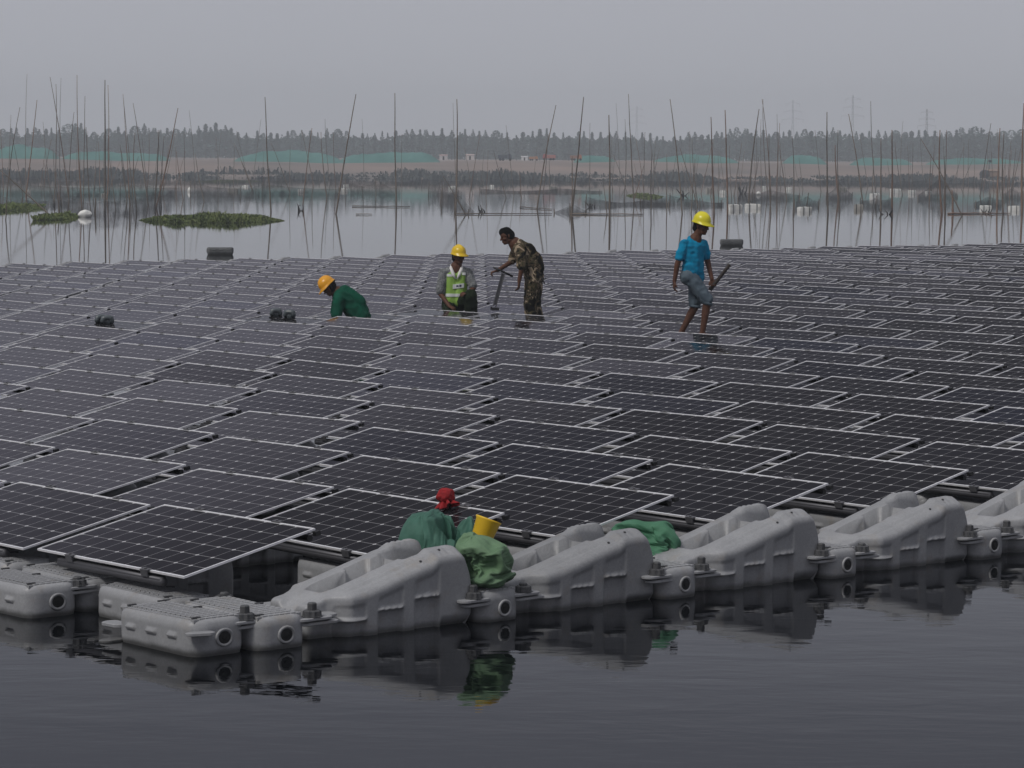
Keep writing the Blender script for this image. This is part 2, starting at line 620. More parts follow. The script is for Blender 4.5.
for i, j, y in order:
    tl = TILT + prnd.gauss(0, .006)
    dz = .012 * sin(i * 1.3 + j * .7) + prnd.gauss(0, .004)
    if (i, j) in FLAT:
        tl = FLAT[(i, j)]
        dz += (TILT - tl) * .42
    rot = (prnd.gauss(0, .004), -tl, YAW + prnd.gauss(0, .0025))
    loc = uv(i * PA, j * PB, PZ + dz)
    if (i, j) in near:
        pr = proto_full if y < 34 else proto_simple
        if pr.name not in used:
            o = pr
            used[pr.name] = True
        else:
            o = copy_tree(pr)
        o.location = loc
        o.rotation_euler = rot
        if j == 0:
            lab = 'dark solar panel, %s from the left in the front row along the grey floats' % ordinal(rank[(i, j)])
        else:
            lab = 'dark solar panel, %s from the left in the %s row back from the grey floats' % (ordinal(rank[(i, j)]), ordinal(1 - j))
        if (i, j) in FLAT:
            lab = lab.replace('dark', 'flat-lying')
        tag(o, lab, 'solar panel', 'solar panels of the floating array')
    else:
        m = Matrix.Translation(loc) @ __import__('mathutils').Euler(rot).to_matrix().to_4x4()
        far_v.append(m)
g = MB()
sv, sf, suv = [], [], []
for m in far_v:
    p = panel_geo()
    g.add([m @ q for q in p.v], p.f)
    b = len(sv)
    sv += [m @ Vector(q) for q in ((FR, -LB + FR, -.004), (LA - FR, -LB + FR, -.004), (LA - FR, -FR, -.004), (FR, -FR, -.004))]
    sf.append((b, b + 1, b + 2, b + 3))
    suv += [(0, 1), (1, 1), (1, 0), (0, 0)]
nfr = len(g.f)
g.add(sv, sf)
o = g.build('far_solar_panels', [MT['frame'], MT['cells']])
ul = o.data.uv_layers.new(name='UVMap')
for p in o.data.polygons:
    if p.index >= nfr:
        p.material_index = 1
        for li, w in zip(p.loop_indices, [(0, 1), (1, 1), (1, 0), (0, 0)]):
            ul.data[li].uv = w
tag(o, 'the far rows of small dark solar panels at the back edge of the array', 'solar panels', kind='stuff')

# ------------------------------------------------------------------ floats
def rounded(x, y, x0, x1, y0, y1, r):
    cx = x0 + r if x < x0 + r else x1 - r if x > x1 - r else x
    cy = y0 + r if y < y0 + r else y1 - r if y > y1 - r else y
    dx, dy = x - cx, y - cy
    if dx and dy:
        l = math.hypot(dx, dy)
        k = max(abs(dx), abs(dy)) / l
        return cx + dx * k, cy + dy * k
    return x, y

def lin(pts, x):
    for (a, za), (b, zb) in zip(pts, pts[1:]):
        if x <= b:
            t = max(0, min(1, (x - a) / (b - a)))
            return za + (zb - za) * t
    return pts[-1][1]

def grid_axis(L, r, step):
    out = [0, r * .12, r * .3, r * .55, r * .8, r]
    n = int((L - 2 * r) / step)
    out += [r + (L - 2 * r) * k / n for k in range(1, n)]
    out += [L - q for q in (r, r * .8, r * .55, r * .3, r * .12, 0)]
    return out

def hf_body(L, W, hfun, wall, r_edge=.035, r_corner=.06, zb=-.14, rows=14, step=.016, narrow=None):
    """closed body: height field on a rounded rectangle plus walls that may be recessed; local x 0..L, y 0..-W"""
    xs, ys = grid_axis(L, r_edge, step), grid_axis(W, r_edge, step)
    nx, ny = len(xs), len(ys)
    v, f = [], []
    for x in xs:
        for y in ys:
            e = min(x, L - x, y, W - y)
            drop = 0
            if e < r_edge:
                q = r_edge - e
                drop = r_edge - math.sqrt(max(0, r_edge ** 2 - q ** 2))
            X, Y = rounded(x, y, 0, L, 0, W, r_corner)
            if narrow is not None:
                Y = W / 2 + (Y - W / 2) * narrow(X)
            v.append((X, -Y, hfun(x, y) - drop))
    for a in range(nx - 1):
        for b in range(ny - 1):
            k = a * ny + b
            f.append((k, k + 1, k + ny + 1, k + ny))
    ring = [a * ny for a in range(nx)] + [(nx - 1) * ny + b for b in range(1, ny)] + [a * ny + ny - 1 for a in range(nx - 2, -1, -1)] + [b for b in range(ny - 2, 0, -1)]
    n = len(ring)
    prev = ring
    src = [(xs[k // ny], ys[k % ny]) for k in ring]
    for rr in range(1, rows + 1):
        t = rr / rows
        cur = []
        for q, k in enumerate(ring):
            X, Y, Z = v[k]
            z = Z + (zb - Z) * t
            x, y = src[q]
            off = wall(x, y, z, Z)
            nxx = -1 if x < 1e-6 else 1 if x > L - 1e-6 else 0
            nyy = 1 if y < 1e-6 else -1 if y > W - 1e-6 else 0
            v.append((X - nxx * off, Y - nyy * off, z))
            cur.append(len(v) - 1)
        for q in range(n):
            q2 = (q + 1) % n
            f.append((prev[q], prev[q2], cur[q2], cur[q]))
        prev = cur
    f.append(tuple(prev))
    return v, f

ML, MW = 1.17, .60
MPROF = [(0, .200), (.10, .218), (.16, .245), (.78, .415), (.85, .430), (.90, .462), (1.07, .470), (1.10, .455), (1.17, .29)]
def sm(a, b, x):
    if a == b:
        return 1. if x >= a else 0.
    t = max(0., min(1., (x - a) / (b - a)))
    return t * t * (3 - 2 * t)
def float_height(x, y):
    h = lin(MPROF, x)
    c = abs(y - MW / 2)
    hw = .082 + .012 * sm(.6, .25, x)
    rear = y < MW / 2
    for a, b in ((.50, .68),):
        if rear:
            hw += .030 * sm(a, a + .012, x) * sm(b, b - .012, x)
    ins = sm(.185, .21, x) * sm(.785, .76, x) * sm(hw + .012, hw - .002, c)
    # bridge between the arms, sinking to a deep V between the two high ends
    vee = sm(.74, .80, x) * sm(.150, .118, c)
    h += vee * (min(h, lin([(.70, .385), (.82, .372), (.92, .325), (1.05, .25), (1.17, .16)], x)) - h)
    arm = sm(.145, .165, c) * sm(MW / 2 - .015, MW / 2 - .05, c)
    for k in range(3):                                # curved grooves over the high saddle
        h -= .006 * sm(.020, .008, abs(x - (.915 + .045 * k))) * arm
    for cc, dp in ((.190, .007), (.225, .006)):       # grooves along the arms
        h -= dp * sm(.016, .005, abs(c - cc)) * sm(.16, .22, x) * sm(.80, .74, x)
    h -= .050 * max(0, (c - .21) / .09) * sm(.10, .40, x)
    h -= .035 * sm(.13, .02, x) * sm(.16, .08, c)
    return h + (-.06 - h) * ins
def float_wall(x, y, z, ztop):
    off = 0
    side = (y < 1e-6 or y > MW - 1e-6)
    if side:
        for a, b in ((.17, .355), (.445, .63), (.72, .905)):
            ed = sm(a, a + .008, x) * sm(b, b - .008, x)
            if ed > 0:
                led = .100 + (a - .17) * .17
                low = sm(led - .004, led - .010, z)
                lip = sm(led + .016, led + .010, z) * (1 - low)
                off += ed * (.034 * low - .013 * lip + .010 * (1 - low) * (1 - lip) * sm(ztop - .02, ztop - .05, z))
    if z < .06:
        off += (.06 - z) * (.75 if x > ML - .25 else .10)
    return off

def make_main_float():
    root = empty('main_float')
    v, f = hf_body(ML, MW, float_height, float_wall, .024, .045, -.14, 44, .0105, lambda x: 1 - .36 * sm(.27, .13, x))
    b = mesh_obj('float_body', v, f, MT['hdpe'], root, True)
    for (x, y) in ((.96, .08), (.96, .52), (.80, .545)):
        d = MB()
        z = float_height(x, y)
        d.lathe([(.008, z - .01), (.008, z + .006), (.004, z + .009)], 8, Matrix.Translation((x, -y, 0)))
        d.build('fastener', MT['bolt'], root)
    for y in (.035, MW - .035):
        lug = MB()
        ear_shape(lug, (.060, -y - (.02 if y < .3 else -.02), .150), 0, .10, .055, .022)
        lug.build('ear', MT['hdpe'], root)
    return root

def ear_shape(g, c, ang, l, r, t):
    """flat stadium-shaped lug with its long axis at ang"""
    c = Vector(c)
    n = 20
    pts = []
    for k in range(n):
        a = 2 * pi * k / n
        x = r * cos(a) + (l / 2 if cos(a) > 0 else -l / 2)
        y = r * sin(a)
        pts.append((x * cos(ang) - y * sin(ang), x * sin(ang) + y * cos(ang)))
    prof = [(-t / 2, .86), (-t / 2 + t * .2, 1), (t / 2 - t * .2, 1), (t / 2, .86)]
    v, f = [], []
    for z, s in prof:
        v += [c + Vector((x * s, y * s, z)) for x, y in pts]
    for k in range(3):
        for q in range(n):
            f.append((k * n + q, k * n + (q + 1) % n, (k + 1) * n + (q + 1) % n, (k + 1) * n + q))
    f.append(tuple(reversed(range(n))))
    f.append(tuple(range(3 * n, 4 * n)))
    g.add(v, f)

WL, WW, WH = .325, .80, .198         # walkway float: across (u), along (v), height
def make_walkway():
    root = empty('walkway_float')
    def hf(x, y):
        e = min(x, WL - x, y, WW - y)
        return WH - .006 * sm(.045, .055, e)
    def wall(x, y, z, zt):
        off = 0
        if x < 1e-6 or x > WL - 1e-6:
            for a in (.17, .38, .59):
                if abs(y - a) < .045 and abs(z - .095) < .010:
                    off -= .014
        else:
            pass
        if z < .02:
            off += (.02 - z) * .3
        return off
    v, f = hf_body(WL, WW, hf, wall, .050, .095, -.14, 26, .012)
    mesh_obj('float_body', v, f, MT['hdpe'], root, True)
    t = MB()
    rows = 15
    for a in range(rows):
        y = .055 + (WW - .11) * a / (rows - 1)
        for b in range(8):
            x = .042 + (WL - .084) * b / 7
            e_ = min(x - .03, WL - .03 - x, y - .03, WW - .03 - y)
            d_ = -.010 * max(0, 1 - e_ / .03)
            t.box((x - .0142, -y - .0195, WH - .016 + d_), (x + .0142, -y + .0195, WH + .0050 + d_))
    t.build('deck_tread', MT['hdpe_deck'], root)
    # bung in the end face: a collar and a dark plug
    p = MB()
    rot = Matrix.Translation((WL / 2 + .02, -WW - .001, .085)) @ Matrix.Rotation(pi / 2, 4, 'X')
    p.lathe([(.052, -.012), (.054, .004), (.047, .010), (.036, .004), (.034, -.008)], 22, rot)
    pc = p.build('bung_collar', MT['hdpe_deck'], root, True)
    q = MB()
    q.lathe([(.036, -.004), (.036, .0035), (.015, .0038), (.015, .007), (.010, .008)], 18, rot)
    q.build('bung', MT['hole'], pc)
    for (x, y) in ((.07, .06), (WL - .06, WW * .5), (.06, WW - .07), (WL - .07, .05)):
        pin = MB()
        pin.box((x - .024, -y - .007, WH - .004), (x + .024, -y + .007, WH + .011))
        pin.build('lifting_tab', MT['bolt'], root)
    return root

def make_bolt(parent, loc, tall, span=.13):
    e = MB()
    ear_shape(e, (0, 0, .0), 0, span, .052, .020)
    eo = e.build('ear', MT['hdpe'], parent)
    e2 = MB()
    ear_shape(e2, (.035, .004, -.028), 0, span + .02, .050, .020)
    eo2 = e2.build('ear', MT['hdpe'], parent)
    b = MB()
    b.lathe([(.058, .0105), (.058, .015), (.052, .017), (.049, .044), (.038, .050)], 20, gear=.13)
    b.lathe([(.027, .048), (.027, .050 + (.036 if tall else .010)), (.021, .056 + (.036 if tall else .010))], 12, gear=.08)
    bo = b.build('bolt', MT['bolt'], eo)
    for q in (eo, eo2):
        q.location = loc
    return bo

mf0 = make_main_float()
mfp = [mf0]
def place_main_float(u, v, rz=0, z=0, label='', group=None, sc=None):
    o = mfp.pop() if mfp else copy_tree(mf0)
    o.location = uv(u, v, z)
    o.rotation_euler = (random.gauss(0, .010), random.gauss(0, .010), YAW + rz + random.gauss(0, .012))
    if sc:
        o.scale = sc
    tag(o, label, 'float', group)
    return o
for i in range(0, 7):
    place_main_float(i * PA + .372, 1.885, 0, random.gauss(0, .006) ,
        'empty grey wedge-shaped float with open slot, %s from the left along the front edge' % ordinal(i + 1), 'main floats along the front edge')
# floats that carry the first panels
for i in range(0, 7):
    for (j, v0) in ((0, .22),):
        if i == 1:
            v0 = -.95
        place_main_float(i * PA + .02, j * PB + v0, 0, -.02, 'grey float in deep shade under the %s front-row panel from the left' % ordinal(i + 1),
                         'floats carrying the front panels', (.80, 1.0, .84))
for j in (-1, -2, -3):
    for i in range(0, 8):
        place_main_float(i * PA + .02, j * PB + .5, 0, -.02, 'grey float glimpsed in shade below the panels of the %s row back' % ordinal(1 - j), 'floats carrying the panels of the %s row' % ordinal(1 - j), (.80, 1.0, .84))
# floats poking out beyond the far edge
k = 0
for i in range(14, 39, 1):
    p = to_px(uv(i * PA + .8, -22.6 * PB, .4))
    if -20 < p[0] < 1040:
        k += 1
        place_main_float(i * PA + .3, -22.62 * PB + .3, 0, .03, 'small grey float humped over the far edge of the array, %s from the left' % ordinal(k), 'floats along the far edge')

wf0 = make_walkway()
wfp = [wf0]
def place_walk(u, v, label, group, bolts=(), wide=1.0):
    o = copy_tree(wf0)
    o.location = uv(u, v, random.gauss(0, .004))
    o.scale = (wide, 1, 1)
    o.rotation_euler = (random.gauss(0, .008), random.gauss(0, .008), YAW + random.gauss(0, .006))
    for (x, y, tall) in bolts:
        make_bolt(o, (x, -y, .150), tall)
    tag(o, label, 'float', group)
    return o
NB = 'two-bolt'
VF = 1.70
# outer strip on the left corner (A, C) and the inner strip beside it
place_walk(-.515, VF + .01, 'low grey ribbed float nearest the camera at the front left corner', 'walkway floats', [(WL + .012, WW - .05, True)], 1.16)
place_walk(-.515, VF + .06 - PB, 'low grey ribbed float cut by the left frame edge above dark water', 'walkway floats', [(WL + .012, WW - .06, False)], 1.16)
place_walk(-.110, VF + .05, 'low ribbed float with pale bung right of the front corner float', 'walkway floats', [(WL + .05, WW - .05, True), (WL * .9, .0, False)], 1.14)
place_walk(-.105, VF - .885, 'ribbed float behind the open water notch at the left corner', 'walkway floats', [], 1.14)
place_walk(-.105, VF - .885 - PB / 2, 'ribbed deck float under the leftmost front panel edge at the left', 'walkway floats', [], 1.14)
place_walk(-.105, VF - .885 - PB, 'ribbed deck float partly cut by the left frame edge beneath panels', 'walkway floats', [], 1.14)
for i in range(1, 7):
    place_walk(i * PA + .030, VF + .05 , 'ribbed float between the %s and %s wedge floats, bolted at both corners' % (ordinal(i), ordinal(i + 1)), 'walkway floats',
               [(-.030, WW - .045, True), (WL + .045, WW - .045, i % 2 == 0)])
    for q in range(1, 3):
        if i == 1 and q == 2:
            continue
        place_walk(i * PA + .030, VF + .05 - q * PB / 2 + (-.22 if i == 1 else 0), 'ribbed deck float %s behind the gap between the %s and %s wedge floats' % ('just' if q == 1 else 'two steps', ordinal(i), ordinal(i + 1)),
                   'walkway floats', [(-.04, WW - .05, True)] if q == 1 else [])
MT['hdpe_old'] = hdpe_material('old_dark_plastic', (.060, .064, .066), (.13, .135, .135), (.05, .05, .045))
# two low grey floats adrift beyond the array
for (px, py, w, lab) in ((220, 254.5, 26, 'long low grey float adrift beyond the array at the left'), (731, 245.5, 28, 'long low grey float adrift just right of the yellow helmeted man')):
    p = at_z(px, py, 0)
    o = copy_tree(wf0)
    o.location = p + Vector((.40, .1, .06))
    o.rotation_euler = (0, 0, -pi / 2 + .08)
    o.scale = (.9, 1.0, .78)
    for ch in o.children_recursive:
        if ch.name.startswith(('float_body', 'deck_tread')):
            ch.data = ch.data.copy()
            ch.data.materials[0] = MT['hdpe_old']
    tag(o, lab, 'float', 'drifting floats')

# pattern piece is itself dropped: the first walkway float is only a pattern for the copies
for ch in list(wf0.children_recursive):
    D.objects.remove(ch)
D.objects.remove(wf0)
# extra lugs at the front left corner
g = MB()
ear_shape(g, (0, 0, 0), 0, .09, .045, .022)
corner = [q for q in D.objects if q.get('label', '').startswith('low grey ribbed float nearest')][0]
ear_shape(g, (.03, .045, .085), pi / 2, .10, .048, .024)
g.build('ear', MT['hdpe'], corner)
g = MB()
ear_shape(g, (.035, -WW - .012, .125), -.5, .08, .036, .022)
g.build('ear', MT['hdpe'], corner)

# ------------------------------------------------------------------ voxel-joined bodies
def capsule(mb, p0, r0, p1, r1, n=10):
    p0, p1 = Vector(p0), Vector(p1)
    d = p1 - p0
    L = d.length
    if L < 1e-5:
        d = Vector((0, 0, 1))
    else:
        d.normalize()
    pts, rad = [], []
    for a in (-88, -60, -35, -15, 0):
        pts.append(p0 + d * (r0 * sin(radians(a))))
        rad.append(max(1e-4, r0 * cos(radians(a))))
    for a in (0, 15, 35, 60, 88):
        pts.append(p1 + d * (r1 * sin(radians(a))))
        rad.append(max(1e-4, r1 * cos(radians(a))))
    if L < 1e-5:
        pts.pop(5); rad.pop(5)
    mb.tube(pts, rad, n)

def blob(name, caps, m, parent=None, voxel=.012, smooth=4, wrinkle=0.0, wscale=9.0, seed=0.0, stretch=(1, 1, 1)):
    mb = MB()
    for c in caps:
        capsule(mb, *c)
    me = D.meshes.new(name)
    me.from_pydata([tuple(q) for q in mb.v], [], mb.f)
    tmp = D.objects.new('scratch', me)
    COL.objects.link(tmp)
    md = tmp.modifiers.new('r', 'REMESH')
    md.mode = 'VOXEL'
    md.voxel_size = voxel
    ms = tmp.modifiers.new('s', 'SMOOTH')
    ms.factor = .5
    ms.iterations = smooth
    dg = bpy.context.evaluated_depsgraph_get()
    dg.update()
    out = D.meshes.new_from_object(tmp.evaluated_get(dg))
    D.objects.remove(tmp)
    out.name = name
    if wrinkle > 0:
        nrm = [v.normal.copy() for v in out.vertices]
        for v, nn in zip(out.vertices, nrm):
            c = v.co
            q = Vector((c.x * stretch[0], c.y * stretch[1], c.z * stretch[2])) * wscale + Vector((seed, seed * 2, 0))
            w = 1 - abs(noise.noise(q)) * 2.2 + .5 * noise.noise(q * 2.1)
            v.co = c + nn * (w * wrinkle)
    out.materials.clear()
    out.materials.append(m)
    out.polygons.foreach_set('use_smooth', [True] * len(out.polygons))
    out.update()
    o = D.objects.new(name, out)
    COL.objects.link(o)
    if parent is not None:
        o.parent = parent
    return o

MT['skin'] = mat('skin', (.120, .052, .030), .6, 0, (.085, .036, .021), 18, spec=.25)
MT['hair'] = mat('black_hair', (.004, .0035, .0035), .8, spec=.1)
MT['hat_orange'] = mat('orange_yellow_hat', (.80, .36, .012), .32)
MT['hat_yellow'] = mat('yellow_hat', (.78, .52, .015), .32)
MT['hat_lemon'] = mat('lemon_hat', (.74, .66, .02), .32)
MT['tee_green'] = mat('green_shirt', (.003, .088, .050), .85, 0, (.002, .055, .032), 6, spec=.15)
MT['tee_blue'] = mat('blue_shirt', (.004, .27, .47), .85, 0, (.004, .20, .36), 7, spec=.15)
MT['denim'] = mat('denim', (.115, .155, .185), .9, 0, (.060, .088, .115), 9, 6)
MT['vest'] = mat('lime_vest', (.30, .50, .085), .7, 0, (.24, .42, .075), 12)
MT['strip'] = mat('reflective_strip', (.72, .75, .72), .5)
MT['white'] = mat('white_cotton', (.75, .74, .72), .8)
MT['check'] = mat('grey_check_shirt', (.07, .075, .08), .85, 0, (.26, .27, .27), 38, 2)
MT['trouser'] = mat('dark_green_trousers', (.016, .026, .012), .9, 0, (.009, .015, .007), 7, spec=.15)
MT['dark'] = mat('dark_cloth', (.006, .006, .007), .9, spec=.1)
MT['ink'] = mat('dark_ink', (.03, .035, .09), .7)
MT['rope'] = mat('dark_strap', (.012, .012, .013), .6)

def camo():
    m = D.materials.new('camouflage')
    m.use_nodes = True
    nt = m.node_tree
    b = nt.nodes['Principled BSDF']
    b.inputs['Roughness'].default_value = .9
    b.inputs['Specular IOR Level'].default_value = .1
    tc = nt.nodes.new('ShaderNodeTexCoord')
    no = nt.nodes.new('ShaderNodeTexNoise')
    no.inputs['Scale'].default_value = 8.5
    no.inputs['Detail'].default_value = 2.5
    no.inputs['Distortion'].default_value = .8
    rp = nt.nodes.new('ShaderNodeValToRGB')
    rp.color_ramp.interpolation = 'CONSTANT'
    st = [(0, (.010, .009, .008)), (.43, (.060, .055, .030)), (.49, (.130, .095, .062)), (.535, (.014, .015, .010)), (.58, (.34, .27, .19))]
    while len(rp.color_ramp.elements) < len(st):
        rp.color_ramp.elements.new(.5)
    for e, (p, c) in zip(rp.color_ramp.elements, st):
        e.position = p
        e.color = (*c, 1)
    nt.links.new(tc.outputs['Object'], no.inputs['Vector'])
    nt.links.new(no.outputs['Fac'], rp.inputs[0])
    nt.links.new(rp.outputs[0], b.inputs['Base Color'])
    return m
MT['camo'] = camo()

def hand_caps(w, d, n, side=1, curl=.6):
    """palm and five fingers from wrist w along d; fingers curl towards n; thumb on the side d x n * side"""
    w, d, n = Vector(w), Vector(d).normalized(), Vector(n)
    n = (n - d * n.dot(d)).normalized()
    s = d.cross(n) * side
    caps = []
    lens = (.072, .080, .075, .060)
    for k in range(4):
        off = s * (.033 - .022 * k)
        k0 = w + d * .012 + off * .45
        k1 = w + d * .088 + off
        caps.append((k0, .016, k1, .012))
        a1 = k1 + (d * cos(curl) + n * sin(curl)) * lens[k] * .55
        a2 = a1 + (d * cos(curl * 2.2) + n * sin(curl * 2.2)) * lens[k] * .5
        caps.append((k1, .0105, a1, .0095))
        caps.append((a1, .0095, a2, .008))
    t0 = w + d * .022 + s * .022
    t1 = t0 + (d * .7 + s * .75 + n * .2).normalized() * .045
    t2 = t1 + (d * .9 + s * .15 + n * .45).normalized() * .035
    caps.append((t0, .016, t1, .012))
    caps.append((t1, .012, t2, .0095))
    return caps

def head_caps(hc, fwd, up):
    hc, fwd, up = Vector(hc), Vector(fwd).normalized(), Vector(up).normalized()
    fwd = (fwd - up * fwd.dot(up)).normalized()
    sd = fwd.cross(up)
    c = [(hc + up * .035 - fwd * .028, .083, hc + up * .030 + fwd * .022, .080),
         (hc + fwd * .035 + up * .01, .066, hc + fwd * .052 - up * .075, .044),
         (hc + fwd * .060 - up * .080, .034, hc + fwd * .074 - up * .092, .024),
         (hc - fwd * .01 - up * .02, .066, hc + fwd * .01 - up * .07, .052),
         (hc + fwd * .094 + up * .012, .010, hc + fwd * .116 - up * .024, .015),          # nose
         (hc + fwd * .098 - up * .058, .012, hc + fwd * .100 - up * .064, .012),          # lips
         (hc + fwd * .088 + up * .034, .014, hc + fwd * .088 + up * .034, .014)]
    for q in (-1, 1):
        c.append((hc + sd * q * .079 - fwd * .012 + up * .008, .017, hc + sd * q * .077 - fwd * .006 - up * .026, .012))   # ears
        c.append((hc + fwd * .068 + sd * q * .036 - up * .022, .026, hc + fwd * .05 + sd * q * .045 - up * .03, .026))     # cheeks
        c.append((hc + fwd * .080 + sd * q * .018 + up * .026, .012, hc + fwd * .072 + sd * q * .045 + up * .026, .012))   # brows
    return c

def eyes(hc, fwd, up, parent):
    hc, fwd, up = Vector(hc), Vector(fwd).normalized(), Vector(up).normalized()
    fwd = (fwd - up * fwd.dot(up)).normalized()
    sd = fwd.cross(up)
    for q in (-1, 1):
        g = MB()
        p = hc + fwd * .087 + sd * q * .032 + up * .004
        capsule(g, p - sd * .009, .008, p + sd * .009, .008)
        g.build('eye', MT['hair'], parent, True)

def hard_hat(hc, fwd, up, m, parent, strap=False):
    hc, fwd, up = Vector(hc), Vector(fwd).normalized(), Vector(up).normalized()
    fwd = (fwd - up * fwd.dot(up)).normalized()
    sd = fwd.cross(up)
    base = hc + up * .045 - fwd * .004
    R = Matrix((fwd, sd, up)).transposed().to_4x4()
    R.translation = base
    n = 28
    v, f = [], []
    prof = [(0, .118), (.02, .117), (.05, .113), (.08, .100), (.105, .078), (.122, .048), (.130, .012)]
    rings = [(-.012, 1.0, .034), (-.010, 1.0, .038), (-.004, 1.0, .036)]
    prof2 = [(-.016, .116)] + prof
    for z, r in [(-.016, 'brim_in'), (-.022, 'brim'), (-.014, 'brim')] + prof:
        for k in range(n):
            t = 2 * pi * k / n
            fx = cos(t)
            if r == 'brim_in':
                rr = .112
                zz = z
            elif r == 'brim':
                rr = .124 + .050 * max(0, fx) ** 1.5 + .006
                zz = z - .016 * max(0, fx)
            else:
                rr = r
                # three ridges along the crown
                ridge = .006 * max(0, 1 - abs(abs(sin(t)) * r / .02)) if r < .112 else 0
                zz = z + (ridge if z > .03 else 0)
            x, y = rr * cos(t) * 1.12, rr * sin(t) * .96
            if isinstance(r, float) and z > .06 and abs(y) < .016:
                zz += .007
            v.append(R @ Vector((x, y, zz)))
    rows = 3 + len(prof)
    for a in range(rows - 1):
        for k in range(n):
            k2 = (k + 1) % n
            f.append((a * n + k, a * n + k2, (a + 1) * n + k2, (a + 1) * n + k))
    f.append(tuple(range((rows - 1) * n, rows * n)))
    o = mesh_obj('hard_hat', v, f, m, parent, True)
    if strap:
        g = MB()
        pts = [R @ Vector((-.02 + .02 * cos(a), .10 * sin(a) if False else .1, 0)) for a in (0,)]
        for q in (-1, 1):
            g.tube([R @ Vector((-.01, q * .100, -.01)), R @ Vector((.0, q * .088, -.07)), R @ Vector((.05, q * .03, -.150))], .007, 6)
        g.tube([R @ Vector((-.02, -.105, -.012)), R @ Vector((-.115, -.06, -.03)), R @ Vector((-.125, 0, -.035)), R @ Vector((-.115, .06, -.03)), R @ Vector((-.02, .105, -.012))], .016, 8)
        g.build('chin_strap', MT['rope'], parent, True)
    return o

def limb(a, b, c, r):
    return [(a, r[0], b, r[1]), (b, r[1], c, r[2])]

# ---- the standing man in the blue shirt (walking to the right)
def man_blue():
    p = at_d(693, 332, 40.15)
    r = empty('person', (p.x, p.y, .38))
    V = Vector
    hc = V((.100, -.02, 1.555))
    fwd, up = V((.75, -.58, -.20)), V((.16, -.10, 1))
    neck = V((.02, 0, 1.37))
    shL, shR = V((-.135, -.10, 1.315)), V((.135, .10, 1.310))     # near (image left) and far shoulder
    elL, wrL = V((-.235, -.12, 1.02)), V((-.270, -.12, .795))
    elR, wrR = V((.205, .10, 1.03)), V((.255, .03, .82))
    hipL, hipR = V((-.06, -.06, .86)), V((.03, .08, .86))
    kL, aL = V((.185, -.10, .515)), V((.125, -.10, .09))
    kR, aR = V((.030, .10, .44)), V((-.15, .12, .09))
    skin = head_caps(hc, fwd, up)
    skin += [(neck + V((0, 0, -.05)), .062, hc + V((-.03, .01, -.05)), .056)]
    skin += [(neck, .09, V((-.02, 0, .95)), .10), (shL, .055, shR, .055)]
    skin += limb(shL, elL, wrL, (.052, .040, .029)) + limb(shR, elR, wrR, (.052, .040, .029))
    skin += hand_caps(wrL, (-.05, .02, -1), (.9, .2, 0), 1, .45) + hand_caps(wrR, (.25, -.2, -.9), (-.2, -.9, .2), 1, .95)
    skin += limb(hipL, kL, aL, (.080, .060, .038)) + limb(hipR, kR, aR, (.080, .060, .038))
    skin += [(kL + (aL - kL) * .25, .058, kL + (aL - kL) * .45, .054), (kR + (aR - kR) * .25, .058, kR + (aR - kR) * .45, .054)]
    skin += [(aL + V((-.03, 0, -.04)), .040, aL + V((.15, -.04, -.055)), .032), (aR + V((-.03, 0, -.04)), .040, aR + V((.14, -.03, -.055)), .032)]
    b = blob('body', skin, MT['skin'], r, .0075, 3)
    sh = [(V((-.01, -.03, 1.255)), .112, V((-.01, -.02, .95)), .116), (V((-.07, -.05, 1.27)), .105, V((-.05, -.03, 1.0)), .105), (V((.06, .04, 1.27)), .105, V((.03, .03, 1.0)), .105),
          (V((-.05, -.04, 1.0)), .110, V((-.05, -.03, .845)), .112), (V((.03, .03, 1.0)), .110, V((.04, .03, .835)), .108), (V((-.03, 0, 1.355)), .062, V((.01, 0, 1.33)), .062)]
    sh += [(shL, .066, shL + (elL - shL) * .62, .064), (shR, .064, shR + (elR - shR) * .60, .062)]
    t = blob('t_shirt', sh, MT['tee_blue'], r, .010, 3, .011, 8, 2.2, (1, 1, 1.5))
    sho = [(hipL, .110, kL + V((-.005, 0, .03)), .086), (hipR, .108, kR + V((0, 0, .06)), .086), (hipL + V((-.02, 0, -.01)), .115, hipR, .112)]
    shorts = blob('denim_shorts', sho, MT['denim'], r, .011, 3, .008, 10, 5)
    hem = MB()
    hem.tube([kL + V((.004, 0, .0)), kL + V((-.01, 0, -.035))], [.083, .082], 14)
    hem.tube([kR + V((0, 0, .02)), kR + V((-.006, 0, -.015))], [.084, .084], 14)
    hem.build('frayed_hem', MT['denim'], shorts, True)
    eyes(hc, fwd, up, r)
    blob('hair', [(hc + V((-.03, .02, .03)), .088, hc + V((-.06, .03, -.03)), .066)], MT['hair'], r, .01)
    hard_hat(hc + V((0, 0, .012)), fwd, up, MT['hat_lemon'], r)
    tag(r, 'man walking in a blue shirt, rolled denim shorts and a lemon hard hat', 'person')
    # stick in the far hand
    h = V((p.x, p.y, .38)) + wrR + V((.03, -.05, -.07))
    d = V((.50, -.06, .66)).normalized()
    g = MB()
    g.tube([h - d * .10, h + d * .02, h + d * .27, h + d * .335], [.030, .027, .024, .028], 10)
    g.tube([h + d * .335, h + d * .345], [.028, .020], 10)
    o = g.build('stick', mat('dark_wood', (.030, .019, .014), .6, 0, (.018, .012, .010), 20), None, True)
    tag(o, 'short dark wooden stick gripped by the man in blue', 'stick')

